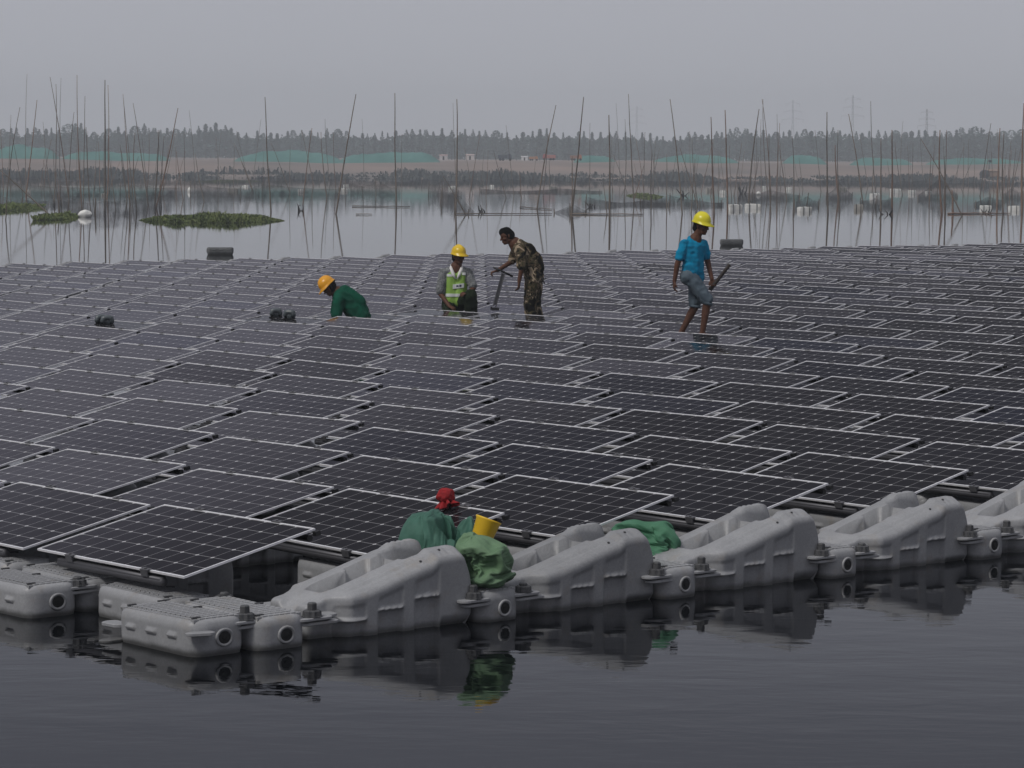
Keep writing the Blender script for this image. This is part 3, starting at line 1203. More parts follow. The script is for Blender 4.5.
# ---- man in camouflage bending over a T-handled tool
def man_camo():
    p = at_d(527, 315, 45.0)
    r = empty('person', (p.x, p.y, .22))
    V = Vector
    hc = V((-.315, -.03, 1.435))
    fwd, up = V((-.80, -.22, -.36)), V((-.34, 0, .94))
    neck = V((-.20, 0, 1.33))
    shN, shF = V((-.105, -.17, 1.245)), V((-.14, .17, 1.265))
    hip = V((.10, 0, .80))
    elN, wrN = V((-.085, -.25, .98)), V((-.125, -.26, .745))
    elF, wrF = V((-.25, .10, 1.035)), V((-.46, .02, .90))
    skin = head_caps(hc, fwd, up) + [(neck, .060, hc + V((.04, 0, -.05)), .056), (neck, .10, hip, .12), (shN, .055, shF, .055)]
    skin += limb(shN, elN, wrN, (.052, .042, .030)) + limb(shF, elF, wrF, (.052, .042, .030))
    skin += hand_caps(wrN, (-.05, 0, -1), (-.8, .3, 0), 1, .5) + hand_caps(wrF, (-.95, -.1, -.25), (0, .1, -1), -1, .95)
    skin += limb(V((.10, -.09, .78)), V((.04, -.10, .42)), V((.10, -.10, .06)), (.08, .06, .04)) + limb(V((.12, .09, .78)), V((.10, .10, .42)), V((.16, .12, .06)), (.08, .06, .04))
    blob('body', skin, MT['skin'], r, .0075, 3)
    ja = [(V((-.12, -.085, 1.22)), .120, V((.05, -.07, .98)), .130), (V((-.14, .085, 1.24)), .120, V((.05, .07, .98)), .130),
          (V((.00, 0, 1.18)), .135, V((.11, 0, .96)), .150), (V((.05, -.06, .96)), .135, V((.10, -.06, .80)), .140), (V((.07, .06, .96)), .135, V((.12, .06, .80)), .140),
          (V((.02, 0, 1.24)), .085, V((.15, 0, 1.06)), .090), (neck + V((.01, 0, -.02)), .080, neck + V((.07, 0, -.03)), .088), (neck + V((.05, 0, -.02)), .090, V((.0, 0, 1.20)), .120)]
    ja += [(shN, .080, shN + (elN - shN) * .95, .078), (shF, .080, shF + (elF - shF) * .85, .068)]
    blob('camouflage_jacket', ja, MT['camo'], r, .012, 4, .011, 8, 3.1)
    tr = limb(V((.10, -.085, .80)), V((.045, -.10, .42)), V((.10, -.10, .03)), (.130, .100, .098)) + limb(V((.12, .085, .80)), V((.11, .10, .42)), V((.17, .12, .03)), (.128, .100, .098))
    tr += [(V((.10, -.05, .82)), .135, V((.12, .05, .82)), .135)]
    blob('camouflage_trousers', tr, MT['camo'], r, .012, 3, .012, 8, 8.4)
    sh = [(V((.13, -.10, .03)), .055, V((-.02, -.11, .02)), .048), (V((.2, .12, .03)), .055, V((.05, .12, .02)), .048)]
    blob('shoe', sh[:1], MT['dark'], r, .012)
    blob('shoe', sh[1:], MT['dark'], r, .012)
    eyes(hc, fwd, up, r)
    u2 = up.normalized()
    blob('hair', [(hc + u2 * .060 + V((.01, 0, 0)), .090, hc + u2 * .030 + V((.050, 0, -.01)), .084), (hc + u2 * .062 - V((.035, 0, 0)), .074, hc + u2 * .06, .085)], MT['hair'], r, .01)
    g = MB()
    g.tube([V((.22, -.1, .80)), V((.25, -.12, .74)), V((.275, -.12, .70))], [.018, .014, .006], 6)
    g.build('strap', MT['rope'], r, True)
    tag(r, 'bareheaded man in camouflage jacket and trousers bending over a steel T-handled tool', 'person')
    # the tool
    steel = mat('worn_steel', (.11, .11, .115), .5, .5, (.06, .06, .065), 14)
    top = at_d(503.5, 272.5, 44.98)
    bot = at_d(494.0, 308.5, 44.90)
    tr_ = empty('post_driver', (bot.x, bot.y, bot.z))
    a, bb = V((0, 0, 0)), top - bot
    d = bb.normalized()
    s = V((0, 1, 0)).cross(d).normalized()
    g = MB()
    R = Matrix((s, d.cross(s), d)).transposed().to_4x4()
    g.box((-.030, -.018, .03), (-.012, .018, bb.length), R)
    g.box((.012, -.018, .03), (.030, .018, bb.length), R)
    g.box((-.012, -.006, .06), (.012, .006, bb.length - .02), R)
    g.build('shaft', steel, tr_)
    g = MB()
    h0, h1 = at_d(493.5, 267.2, 44.95) - bot, at_d(512.8, 276.5, 45.02) - bot
    g.tube([h0, h1], .016, 10)
    g.build('handle', MT['dark_metal'], tr_, True)
    g = MB()
    g.box((-.03, -.05, -.03), (.08, .05, .015))
    g.box((-.055, -.03, -.02), (-.030, .03, .03))
    g.build('foot', MT['dark_metal'], tr_)
    tag(tr_, 'grey steel bar with black T handle held upright by the camouflaged man', 'hand tool')

# ---- man kneeling in a lime vest
def man_kneel():
    p = at_d(457.5, 307, 46.3)
    r = empty('person', (p.x, p.y, .20))
    V = Vector
    hc = V((.015, -.06, 1.095))
    fwd, up = V((.55, -.80, -.22)), V((.05, -.06, 1))
    neck = V((-.02, 0, .925))
    shL, shR = V((-.225, -.02, .835)), V((.165, 0, .840))
    hip = V((-.06, .08, .33))
    elL, wrL = V((-.275, -.09, .51)), V((-.125, -.25, .315))
    elR, wrR = V((.255, -.08, .60)), V((.16, -.24, .50))
    kR, aR = V((.215, -.26, .48)), V((.22, -.12, .06))
    kL = V((-.13, -.22, .16))
    skin = head_caps(hc, fwd, up) + [(neck + V((0, 0, -.06)), .062, hc + V((-.01, .02, -.05)), .057), (neck, .10, hip, .12), (shL, .055, shR, .055)]
    skin += limb(shL, elL, wrL, (.052, .042, .031)) + limb(shR, elR, wrR, (.052, .042, .031))
    skin += hand_caps(wrL, (.75, -.5, -.35), (.2, .1, -1), 1, .9) + hand_caps(wrR, (-.5, -.6, .25), (.1, .5, -.8), -1, .8)
    skin += limb(V((.04, .05, .33)), kR, aR, (.09, .065, .045)) + limb(V((-.13, .05, .33)), kL, V((-.16, .2, .06)), (.09, .065, .045))
    blob('body', skin, MT['skin'], r, .0075, 3)
    sh = [(V((-.12, 0, .83)), .105, V((-.11, .03, .42)), .125), (V((.08, 0, .83)), .105, V((.02, .03, .42)), .125)]
    sh += [(shL, .078, shL + (elL - shL) * .88, .076), (shR, .075, shR + (elR - shR) * .85, .070)]
    blob('check_shirt', sh, MT['check'], r, .012, 4, .006, 9, 1.2)
    ve = [(V((-.10, -.012, .80)), .106, V((-.10, .01, .40)), .134), (V((.055, -.012, .80)), .106, V((.02, .01, .40)), .134)]
    ve += [(V((-.135, -.005, .865)), .055, V((-.10, -.005, .80)), .085), (V((.09, -.005, .865)), .055, V((.06, -.005, .80)), .085)]
    vo = blob('safety_vest', ve, MT['vest'], r, .011, 4, .005, 8, 4.2)
    # bands, chest patch and the pale collar sit on the vest's front
    def front(x, z):
        best = 0.0
        for q in vo.data.vertices:
            if abs(q.co.x - x) < .016 and abs(q.co.z - z) < .016 and q.co.y < best:
                best = q.co.y
        return best - .004
    def band(name, xs, zf, hh, m):
        v, f = [], []
        for x in xs:
            for s in (-1, 1):
                z = zf(x) + s * hh
                v.append((x, front(x, z) - .003, z))
        n = len(v)
        v += [(a, b + .012, c) for a, b, c in v]
        for k in range(len(xs) - 1):
            a = 2 * k
            f.append((a, a + 2, a + 3, a + 1))
            f.append((n + a, n + a + 1, n + a + 3, n + a + 2))
            f.append((a, n + a, n + a + 2, a + 2))
            f.append((a + 1, a + 3, n + a + 3, n + a + 1))
        f.append((0, 1, n + 1, n))
        f.append((n - 2, 2 * n - 2, 2 * n - 1, n - 1))
        return mesh_obj(name, v, f, m, vo)
    X = [(-.19 + .025 * k) for k in range(13)]
    band('reflective_band', X, lambda x: .485, .024, MT['strip'])
    band('reflective_band', [-.17 + .03 * k for k in range(4)], lambda x: .80, .020, MT['strip'])
    band('reflective_band', [.07 + .02 * k for k in range(4)], lambda x: .825, .020, MT['strip'])
    band('chest_patch', [-.075 + .02 * k for k in range(10)], lambda x: .628 + .12 * (x - .0), .036, MT['strip'])
    band('patch_mark', [-.020, 0.0, .015], lambda x: .63, .013, MT['ink']).location = (0, -.004, 0)
    band('patch_mark', [.030, .045, .062], lambda x: .636, .016, MT['ink']).location = (0, -.004, 0)
    co = MB()
    for s in (-1, 1):
        co.tube([neck + V((s * .075, .02, .035)), neck + V((s * .085, -.06, -.02)), neck + V((s * .045, -.125, -.115)), neck + V((s * .012, -.135, -.185))], [.020, .030, .026, .008], 8)
    co.build('white_collar', MT['white'], r, True)
    tr = [(V((.04, .05, .34)), .125, kR, .105), (kR, .105, aR + V((0, 0, .04)), .095), (V((-.13, .05, .34)), .125, kL, .10), (kL, .10, V((-.16, .2, .08)), .09)]
    tr += [(V((-.11, .05, .34)), .13, V((.02, .05, .34)), .13)]
    blob('trousers', tr, MT['trouser'], r, .012, 4, .010, 8, 7)
    eyes(hc, fwd, up, r)
    blob('hair', [(hc + V((-.03, .03, .02)), .086, hc + V((-.05, .05, -.03)), .064)], MT['hair'], r, .01)
    hard_hat(hc + V((0, 0, .010)), fwd, up, MT['hat_yellow'], r)
    tag(r, 'kneeling man in a lime safety vest over a checked shirt, yellow hard hat', 'person')

# ---- man in green bent low among the panels
def man_green():
    p = at_d(346, 318, 44.35)
    r = empty('person', (p.x, p.y, .14))
    V = Vector
    hc = V((-.255, -.04, .735))
    fwd, up = V((-.62, -.42, -.66)), V((-.62, -.05, .70))
    neck = V((-.14, 0, .66))
    shN, shF = V((-.095, -.19, .565)), V((-.13, .19, .60))
    hip = V((.27, .02, .24))
    elN, wrN = V((-.130, -.24, .32)), V((-.20, -.18, .10))
    elF, wrF = V((-.17, .20, .34)), V((-.25, .06, .12))
    skin = head_caps(hc, fwd, up) + [(neck, .062, hc + V((.03, .0, -.05)), .060), (neck, .10, hip, .13), (shN, .055, shF, .055)]
    skin += limb(shN, elN, wrN, (.054, .044, .032)) + limb(shF, elF, wrF, (.054, .044, .032))
    skin += hand_caps(wrN, (-.5, .2, -.6), (-.2, .8, -.5), 1, .8) + hand_caps(wrF, (-.5, -.2, -.6), (-.2, -.8, -.5), -1, .8)
    skin += limb(V((.25, -.10, .22)), V((-.10, -.18, .17)), V((.16, -.18, .05)), (.10, .065, .045)) + limb(V((.25, .12, .22)), V((-.10, .18, .17)), V((.16, .18, .05)), (.10, .065, .045))
    blob('body', skin, MT['skin'], r, .0075, 3)
    te = [(V((-.07, -.10, .600)), .120, V((.22, -.07, .27)), .140), (V((-.08, .10, .625)), .120, V((.22, .09, .27)), .140), (V((-.02, 0, .655)), .115, V((.17, 0, .505)), .135),
          (V((.15, 0, .505)), .130, V((.285, 0, .24)), .125), (neck + V((.05, 0, -.005)), .085, neck + V((.10, 0, .0)), .10)]
    te += [(shN, .085, shN + (elN - shN) * .95, .080), (shF, .085, shF + (elF - shF) * .95, .080)]
    blob('t_shirt', te, MT['tee_green'], r, .012, 4, .010, 7, 6.2)
    tr = [(V((.25, -.10, .20)), .13, V((-.08, -.18, .17)), .09), (V((.25, .12, .20)), .13, V((-.08, .18, .17)), .09), (V((-.08, -.18, .17)), .09, V((.16, -.18, .06)), .07), (V((-.08, .18, .17)), .09, V((.16, .18, .06)), .07)]
    blob('trousers', tr, MT['dark'], r, .014, 3)
    eyes(hc, fwd, up, r)
    blob('hair', [(hc + V((.03, 0, .02)), .086, hc + V((.05, 0, -.03)), .066)], MT['hair'], r, .01)
    hard_hat(hc + up.normalized() * .012, fwd, up, MT['hat_orange'], r, True)
    tag(r, 'man in dark green shirt and orange hard hat bent low between panels', 'person')
man_blue(); man_camo(); man_kneel(); man_green()

# ------------------------------------------------------------------ suction lifters standing on panels
glassy = mat('grey_rubber', (.045, .055, .060), .35, 0, (.11, .13, .14), 12)
def lifter(px, py, rz, lab):
    p = at_z(px, py, .41)
    r = empty('suction_lifter', (p.x, p.y, .415), (0, 0, rz))
    for s in (-1, 1):
        g = MB()
        g.lathe([(.052, .0), (.055, .012), (.046, .024), (.024, .034), (.020, .055)], 18, Matrix.Translation((s * .058, 0, .006)))
        g.build('suction_cup', MT['dark'], r, True)
    g = MB()
    g.tube([(-.058, 0, .055), (-.060, 0, .09), (-.050, 0, .120), (-.025, 0, .128), (.025, 0, .128), (.050, 0, .120), (.060, 0, .09), (.058, 0, .055)], [.034, .040, .046, .042, .042, .046, .040, .034], 12)
    g.tube([(0, -.02, .062), (0, .0, .066), (0, .02, .062)], [.046, .060, .046], 12)
    g.build('handle', glassy, r, True)
    tag(r, lab, 'suction lifter', 'suction lifters left on the panels')
lifter(276, 319.5, .3, 'left one of the pair of dark suction lifters near the green-shirted man')
lifter(289.5, 321, -.25, 'dark suction lifter closest to the green-shirted man, right of its twin')
lifter(101.2, 326.5, .55, 'outer of two touching dark suction lifters standing alone far left')
lifter(107.4, 327.3, .25, 'inner of two touching dark suction lifters standing alone far left')

# ------------------------------------------------------------------ sacks, bucket and red cloth
def sack_material(name, c0, c1):
    m = mat(name, c0, .62, 0, c1, 7, 5)
    nt = m.node_tree
    b = nt.nodes['Principled BSDF']
    tc = nt.nodes.new('ShaderNodeTexCoord')
    w1 = nt.nodes.new('ShaderNodeTexWave')
    w1.inputs['Scale'].default_value = 55
    w1.inputs['Distortion'].default_value = 1.5
    w2 = nt.nodes.new('ShaderNodeTexNoise')
    w2.inputs['Scale'].default_value = 22
    nt.links.new(tc.outputs['Object'], w1.inputs['Vector'])
    nt.links.new(tc.outputs['Object'], w2.inputs['Vector'])
    bp = nt.nodes.new('ShaderNodeBump')
    bp.inputs['Strength'].default_value = .5
    bp.inputs['Distance'].default_value = .014
    nt.links.new(mnode(nt, 'ADD', mnode(nt, 'MULTIPLY', w1.outputs['Fac'], .25), w2.outputs['Fac']), bp.inputs['Height'])
    nt.links.new(bp.outputs[0], b.inputs['Normal'])
    return m
MT['sack_teal'] = sack_material('teal_woven_plastic', (.036, .125, .088), (.068, .190, .140))
MT['sack_green'] = sack_material('green_woven_plastic', (.115, .215, .112), (.168, .285, .160))
MT['sack_mint'] = sack_material('mint_woven_plastic', (.048, .180, .095), (.090, .250, .150))

def sack_mesh(name, r, neck, m, parent, seed, folds=11, amp=.030, flat=-.75, pull=.35, loc=(0, 0, 0)):
    bm = bmesh.new()
    bmesh.ops.create_icosphere(bm, subdivisions=6, radius=1)
    nk = Vector(neck).normalized()
    a = nk.orthogonal().normalized()
    b = nk.cross(a)
    for v in bm.verts:
        d = v.co.normalized()
        cz = d.dot(nk)
        ph = math.atan2(d.dot(b), d.dot(a))
        near_ = max(0., cz)
        s = 1.0
        q = d * 1.5 + Vector((seed, seed * .7, -seed))
        s += .20 * noise.noise(q * .8) + .07 * noise.noise(q * 1.9)
        w = Vector((cos(ph) * 2.0, sin(ph) * 2.0, cz * 1.1 + seed)) + Vector((noise.noise(q * 1.3), noise.noise(q * 1.3 + Vector((4, 4, 4))), 0)) * .55
        f1 = 1 - min(1, abs(noise.noise(w)) * 4.5)
        f2 = 1 - min(1, abs(noise.noise(w * 2.2 + Vector((7, 1, 3)))) * 3.5)
        s += (.020 + .055 * near_) * f1 + (.008 + .022 * near_) * f2 - .02
        sag = noise.noise(Vector((d.x * 1.2, d.y * 1.2, d.z * 3.2 + seed)))
        s -= .040 * math.exp(-(sag / .07) ** 2)
        s += .006 * noise.noise(q * 9)
        s += amp * 1.6 * (abs(sin(folds * .5 * ph + 2.5 * noise.noise(q))) - .6) * near_ ** 1.3 * (1 - near_ ** 6)
        s *= 1 - pull * near_ ** 5 * .55
        p = d * s
        p += nk * (pull * near_ ** 10 * .45)
        if p.z < flat:
            p.z = flat + (p.z - flat) * .15
        v.co = Vector((p.x * r[0], p.y * r[1], p.z * r[2]))
    me = D.meshes.new(name)
    bm.to_mesh(me)
    bm.free()
    me.materials.append(m)
    me.polygons.foreach_set('use_smooth', [True] * len(me.polygons))
    o = D.objects.new(name, me)
    COL.objects.link(o)
    o.parent = parent
    o.location = loc
    return o

def ruffle(name, c, d, rad, length, m, parent, seed):
    d = Vector(d).normalized()
    a = d.orthogonal().normalized()
    b = d.cross(a)
    n, rows = 64, 12
    v, f = [], []
    for k in range(rows):
        t = k / (rows - 1)
        for q in range(n):
            ph = 2 * pi * q / n
            rr = rad * (.32 + .75 * t ** .8) * (1 + (.15 + .42 * t) * sin(7 * ph + seed) + .2 * t * noise.noise((cos(ph) * 3, sin(ph) * 3, seed + t)))
            v.append(Vector(c) + d * (length * t * (1 + .2 * sin(3 * ph + seed))) + (a * cos(ph) + b * sin(ph)) * rr)
    for k in range(rows - 1):
        for q in range(n):
            q2 = (q + 1) % n
            f.append((k * n + q, k * n + q2, (k + 1) * n + q2, (k + 1) * n + q))
    o = mesh_obj(name, v, f, m, parent, True)
    sm_ = o.modifiers.new('thickness', 'SOLIDIFY')
    sm_.thickness = .006
    return o

# draped sack shapes: 44 rings of 36 points from the closed end to the mouth, in units of 2 mm; each ring is written as steps from the ring before
SACK_FORMS = {
    'tied': [
[-83,5,189,-77,8,188,-81,6,187,-78,5,188,-82,3,188,-78,6,187,-79,4,187,-78,-1,188,-79,-1,187,-83,6,186,-82,0,187,-85,-1,187,-87,4,186,-86,-1,187,-85,1,188,-88,0,189,-89,0,187,-90,2,186,-90,5,186,-92,0,188,-89,5,188,-92,6,187,-92,6,188,-89,7,189,-91,9,187,-90,10,186,-91,12,187,-88,13,187,-88,10,188,-87,11,189,-85,13,188,-84,11,186,-83,10,188,-82,11,189,-80,12,187,-77,11,188],
[62,35,3,63,23,3,69,13,3,67,3,1,70,-6,0,65,-16,-2,61,-22,-5,53,-27,-15,45,-36,-23,37,-50,-27,28,-53,-20,20,-59,-17,10,-65,-25,-4,-62,-23,-19,-62,-19,-29,-56,-23,-40,-49,-23,-48,-42,-26,-55,-34,-26,-60,-18,-21,-66,-11,-19,-62,1,-22,-63,13,-15,-65,21,-5,-60,30,-2,-55,40,1,-46,45,2,-38,52,3,-27,60,3,-14,61,4,-3,60,6,10,59,8,22,56,6,34,51,6,43,43,7,49,39,5],
[9,12,8,-4,3,9,-15,0,8,-24,-4,7,-27,-9,6,-19,-18,7,-5,-26,8,7,-30,14,19,-31,16,26,-28,-6,19,-24,-30,13,-26,-35,5,-30,-32,-2,-26,-39,-4,-18,-49,-9,-15,-49,-14,-12,-50,-21,-11,-45,-25,-6,-43,-25,0,-43,-28,5,-37,-32,11,-26,-28,15,-30,-23,22,-28,-13,26,-26,-5,29,-19,-4,32,-5,2,27,-6,10,24,-6,10,29,-5,11,33,-3,14,33,-2,20,32,-2,23,31,-1,26,29,2,20,21,6],
[-23,8,4,-19,3,5,-15,-5,6,-10,-11,6,-9,-16,6,-11,-20,5,-27,-15,2,-29,-14,0,-23,-21,4,-7,-31,6,10,-28,-13,10,-13,-36,6,-6,-42,3,-15,-38,2,-8,-42,-2,-6,-43,-4,-2,-45,-9,0,-45,-15,-3,-41,-17,1,-39,-19,6,-35,-20,9,-32,-22,15,-23,-21,19,-21,-23,23,-6,-19,25,-2,-5,29,-12,-2,25,-19,4,21,-21,10,22,-5,11,25,-4,14,26,-3,1,30,2,-5,25,4,-23,17,3,-28,10,3],
[28,0,1,26,-3,2,25,-7,3,17,-12,4,10,-17,4,-8,-19,4,-13,-20,3,-18,-19,2,-26,-10,-5,-24,-11,-12,-10,-25,-2,-9,-25,-7,0,-20,-26,9,-5,-36,3,-4,-37,-3,-7,-37,-9,-11,-34,-13,-12,-33,-14,-3,-36,-13,1,-35,-9,5,-35,-12,9,-32,-13,13,-29,-4,16,-31,4,15,-32,-2,12,-35,-4,16,-30,2,14,-32,2,26,-12,5,22,-21,16,17,-3,14,25,-1,26,14,-1,27,2,-2,29,-3,0,29,1,0],
[12,-2,0,4,-1,-2,0,2,-2,10,-2,-1,11,-4,0,10,-4,-1,5,-10,1,-5,-10,1,-3,-10,4,-9,-4,-5,-7,-9,-2,-3,-11,-2,0,-10,-8,-7,-6,-8,-3,-11,-5,-3,-9,-7,-3,-5,-14,7,6,-11,9,7,1,-5,1,-14,-3,3,-15,-1,4,-15,3,5,-16,-3,7,-12,6,-7,-11,9,-7,4,0,2,-15,6,9,-2,-2,5,-14,4,9,-10,4,9,-8,7,-4,-2,10,1,-2,-6,-4,-2,4,1,-3,11,1,0],
[-1,-1,-2,3,-2,-2,6,-2,-2,2,0,-2,6,0,-2,8,-4,0,8,-5,0,7,-5,0,-6,-7,1,-7,-6,0,-8,-2,-5,-3,-8,-2,-1,-9,-2,2,-5,-10,-2,0,-11,5,4,-9,5,6,-7,5,4,9,3,1,-12,6,5,0,-2,3,-11,1,4,-12,1,4,-12,3,3,-11,3,4,-10,6,-1,-9,3,-8,-3,1,1,-11,6,2,-9,4,-5,-7,3,-8,-4,4,8,0,2,-3,-2,-4,-2,-2,-1,-7,-1,7,-2,-1],
[0,-2,-2,2,-2,-2,5,-3,-1,0,-1,-2,1,3,-2,6,0,-1,8,-3,-1,7,-5,0,7,-5,0,-4,-7,3,-4,-8,2,1,-7,-8,-7,-5,3,-7,-7,-1,-4,-8,2,-4,-4,-10,6,6,-2,6,6,-1,4,3,9,8,3,-5,4,2,-10,5,3,-11,2,4,-12,3,3,-10,2,6,-9,6,5,-7,6,-3,8,3,-8,-3,5,1,-10,5,-7,-5,3,5,-9,5,1,-2,-1,-3,-2,8,2,-1,8,2,0,7,-3,-1],
[8,-2,0,9,-2,0,7,-4,-1,3,0,-2,3,2,-1,7,1,-2,8,-3,0,9,-2,-1,7,-6,0,9,-1,-1,-7,-5,-1,-8,-2,5,-8,-4,3,1,-5,-10,4,0,-11,7,4,-4,7,1,7,2,-5,9,7,4,6,6,3,8,9,2,1,5,2,-9,5,3,-11,8,0,-6,4,1,-10,-3,-9,1,7,-4,6,2,-5,-10,3,-3,-10,3,6,-7,5,2,-9,2,-6,-4,-5,0,-1,8,1,-1,8,3,-1,3,-3,-2],
[3,-2,-2,5,-3,-1,6,-1,-2,3,-1,-2,3,2,-2,2,2,-2,2,3,-2,3,6,-1,8,-4,0,9,-2,0,3,-7,6,-3,-8,-4,1,-8,-6,-5,-7,-3,1,-3,-9,8,4,0,5,-3,10,7,4,-2,7,2,-7,7,0,-8,6,1,-9,6,2,-9,8,1,-8,6,2,-8,0,8,6,8,2,-6,6,-5,5,7,-3,7,5,-5,-8,3,5,-9,5,-2,-9,3,8,-4,9,2,-1,8,1,-1,8,0,-1,-4,-3,-2],
[1,-3,-2,0,4,-2,5,0,-1,4,1,-1,4,1,-2,2,2,-2,4,1,-2,8,-3,-1,8,3,-2,8,-2,0,7,1,-7,4,-7,-3,6,-3,-8,8,3,-2,8,3,0,6,-1,9,6,2,7,8,3,4,5,1,10,6,1,-7,6,0,-8,7,1,-10,8,2,-8,7,1,-8,6,2,-7,4,8,-1,7,-4,-4,6,1,9,6,-6,-5,4,2,-11,-1,9,-2,4,-2,-10,3,-3,-1,6,-1,-1,1,-4,-1,-7,1,-1],
[7,4,0,3,-3,-2,4,0,-2,4,0,-2,4,1,-2,4,1,-1,4,1,-1,6,-5,0,3,3,-10,4,-9,0,5,5,-8,5,8,0,8,2,-4,7,0,-7,9,2,0,5,-2,10,7,5,-3,8,5,0,7,1,-7,7,-1,-9,8,-1,-5,8,1,-3,9,0,-5,6,4,-7,7,2,-8,7,-1,-8,3,2,-11,4,6,7,7,-4,6,6,-5,-5,3,4,-10,2,-3,-11,8,0,-6,3,-4,-2,-1,-5,-2,-4,-4,-2],
[6,-1,-1,9,0,0,0,5,-1,5,1,-2,3,1,-1,3,2,-2,4,1,-2,8,-1,-1,5,4,-9,8,-4,-1,7,2,-6,7,-4,-7,6,6,-2,9,2,-2,6,0,8,8,5,-2,6,0,9,3,-1,11,7,-1,-8,5,-5,-9,6,-1,1,7,3,-2,8,1,-4,7,3,-7,8,-2,-5,5,-3,-9,6,-5,6,7,-3,7,3,8,5,6,-1,-9,5,1,-10,0,-6,-9,-8,-4,0,-2,-5,-1,-1,-5,-2,3,-6,-1],
[6,-2,-2,8,-1,-1,7,-5,-1,5,0,-1,4,1,-2,4,2,-2,5,0,-2,7,0,-1,6,3,-8,8,2,-2,6,-6,2,7,-2,-6,7,-4,-5,8,3,-1,8,3,4,7,3,6,6,2,8,8,3,-4,7,4,-2,8,1,2,5,-3,-6,8,-4,-1,9,2,-3,8,3,-5,7,2,-7,7,6,-3,7,-2,-6,6,-6,-4,5,-7,4,7,-5,0,7,-2,-7,-7,-5,-3,-3,-6,-8,-8,-2,1,0,-5,-1,2,-6,-1],
[5,-1,-1,3,-3,-1,7,-3,-1,5,1,-2,4,0,-2,2,1,-2,6,1,-1,8,1,-1,7,3,-7,6,3,-9,8,-2,-2,9,-1,-3,8,-1,-6,9,3,2,8,4,1,5,-1,10,5,-1,10,7,0,-7,5,-7,-4,10,-1,0,23,5,0,14,11,-3,9,2,-2,8,-1,3,6,4,-6,7,-1,-7,6,6,-4,1,3,12,5,-5,6,4,0,10,7,-4,-3,-1,-7,-8,-8,-3,1,-1,-5,-2,-9,-3,0,3,-5,-2],
[3,-3,-2,-3,2,-2,2,3,-2,6,0,-2,5,-2,-2,3,1,-1,8,3,-1,6,2,-7,8,-2,1,4,4,-10,8,-5,-2,8,2,-3,8,0,-4,8,3,4,6,1,8,5,0,10,8,4,2,7,5,5,6,-6,-5,10,2,-1,9,3,2,18,7,0,9,3,-4,9,1,-1,7,5,-5,7,3,-5,7,4,-6,6,-4,6,5,5,8,6,-7,-1,7,-4,-4,8,-2,-4,-2,-7,-7,-6,-6,0,-2,-4,-2,4,-6,-1],
[3,-5,-2,4,-7,0,-1,2,-2,6,1,-1,4,0,-1,4,1,-5,-1,-2,-9,6,4,-7,6,4,-7,7,2,-5,8,1,-4,8,2,-4,9,2,-3,7,3,5,6,0,9,6,0,9,8,2,-5,8,0,-6,7,-2,-6,8,1,-1,6,2,0,19,0,1,10,1,0,9,0,-1,7,3,-5,8,3,-6,7,2,-5,6,-6,0,5,-4,8,5,-5,5,7,-5,5,8,3,6,9,-1,-3,-4,-5,-7,5,-4,-1,3,-4,-2],
[2,-6,-1,4,-5,-1,-4,1,-2,8,-1,-1,4,1,-5,2,1,-12,4,0,-10,7,3,-7,8,1,-4,8,-3,5,8,4,-4,8,1,-3,8,3,0,6,0,9,5,0,10,7,2,6,8,4,5,4,-7,-3,9,1,-3,9,1,3,4,-7,0,2,-9,3,10,0,1,9,0,-2,8,3,-6,7,3,-6,8,3,-6,7,-1,-7,7,-1,9,5,3,10,4,-5,7,2,3,10,3,3,11,3,-2,-11,2,-4,-8,3,-1,-1],
[1,-6,-1,4,-5,-1,1,3,-1,8,0,-1,3,4,-10,1,1,-12,5,0,-11,6,4,-6,9,1,-1,9,1,-2,4,6,-5,7,-5,-4,9,2,1,4,-2,10,3,-3,11,9,4,1,8,4,2,4,-8,-3,9,1,-2,9,2,0,22,11,0,9,-4,-2,11,-1,1,9,-1,-1,8,1,-6,8,3,-4,8,1,-6,8,3,-4,5,-5,7,5,-6,3,-2,-3,11,6,3,9,7,-3,-6,8,1,-4,-3,-4,-9,6,5,-1],
[-5,-5,-1,3,-5,-2,3,4,-2,3,2,-6,3,2,-11,5,0,-10,6,1,-9,6,5,-2,8,1,-5,8,1,-4,9,-2,-3,8,-1,-3,8,3,5,5,-1,10,8,4,-3,8,4,-2,6,-1,-8,7,-1,-6,8,2,-1,8,1,-3,7,-1,3,9,2,2,10,1,1,9,-1,0,9,1,-5,7,4,-5,8,1,-5,7,3,-5,6,0,9,0,-8,-3,6,-5,5,9,0,3,9,0,2,7,-3,6,8,0,-6,3,-6,-7],
[2,-4,-2,3,-5,-1,5,3,-7,3,3,-11,4,0,-10,5,1,-9,7,1,-7,6,6,-3,7,2,-7,8,2,-5,7,3,-4,9,-1,-4,4,-1,10,8,3,5,8,4,1,7,3,-6,5,-4,-8,6,7,1,9,2,1,9,2,2,5,2,-3,7,4,0,9,1,4,9,-1,0,8,-1,-5,8,3,-4,7,2,-5,8,1,-6,5,-7,3,6,-4,7,6,-4,-5,6,-6,-4,5,0,-10,1,-1,-12,2,-2,-11,3,-5,-8],
[8,-1,0,3,-5,-2,8,0,-6,2,4,-11,5,1,-11,6,0,-9,8,2,-6,7,5,-3,8,2,-3,7,2,-7,8,-4,-1,8,0,-3,5,2,9,4,4,-10,8,4,0,1,-3,11,4,-7,-6,7,5,-1,8,2,4,8,0,1,3,2,-1,8,3,0,9,1,3,8,-1,0,9,-1,-4,8,3,-4,8,-1,-6,7,-3,-7,4,-8,-3,7,-4,6,6,-3,-8,8,-3,1,5,-3,9,8,3,-5,8,1,-5,5,-4,-10],
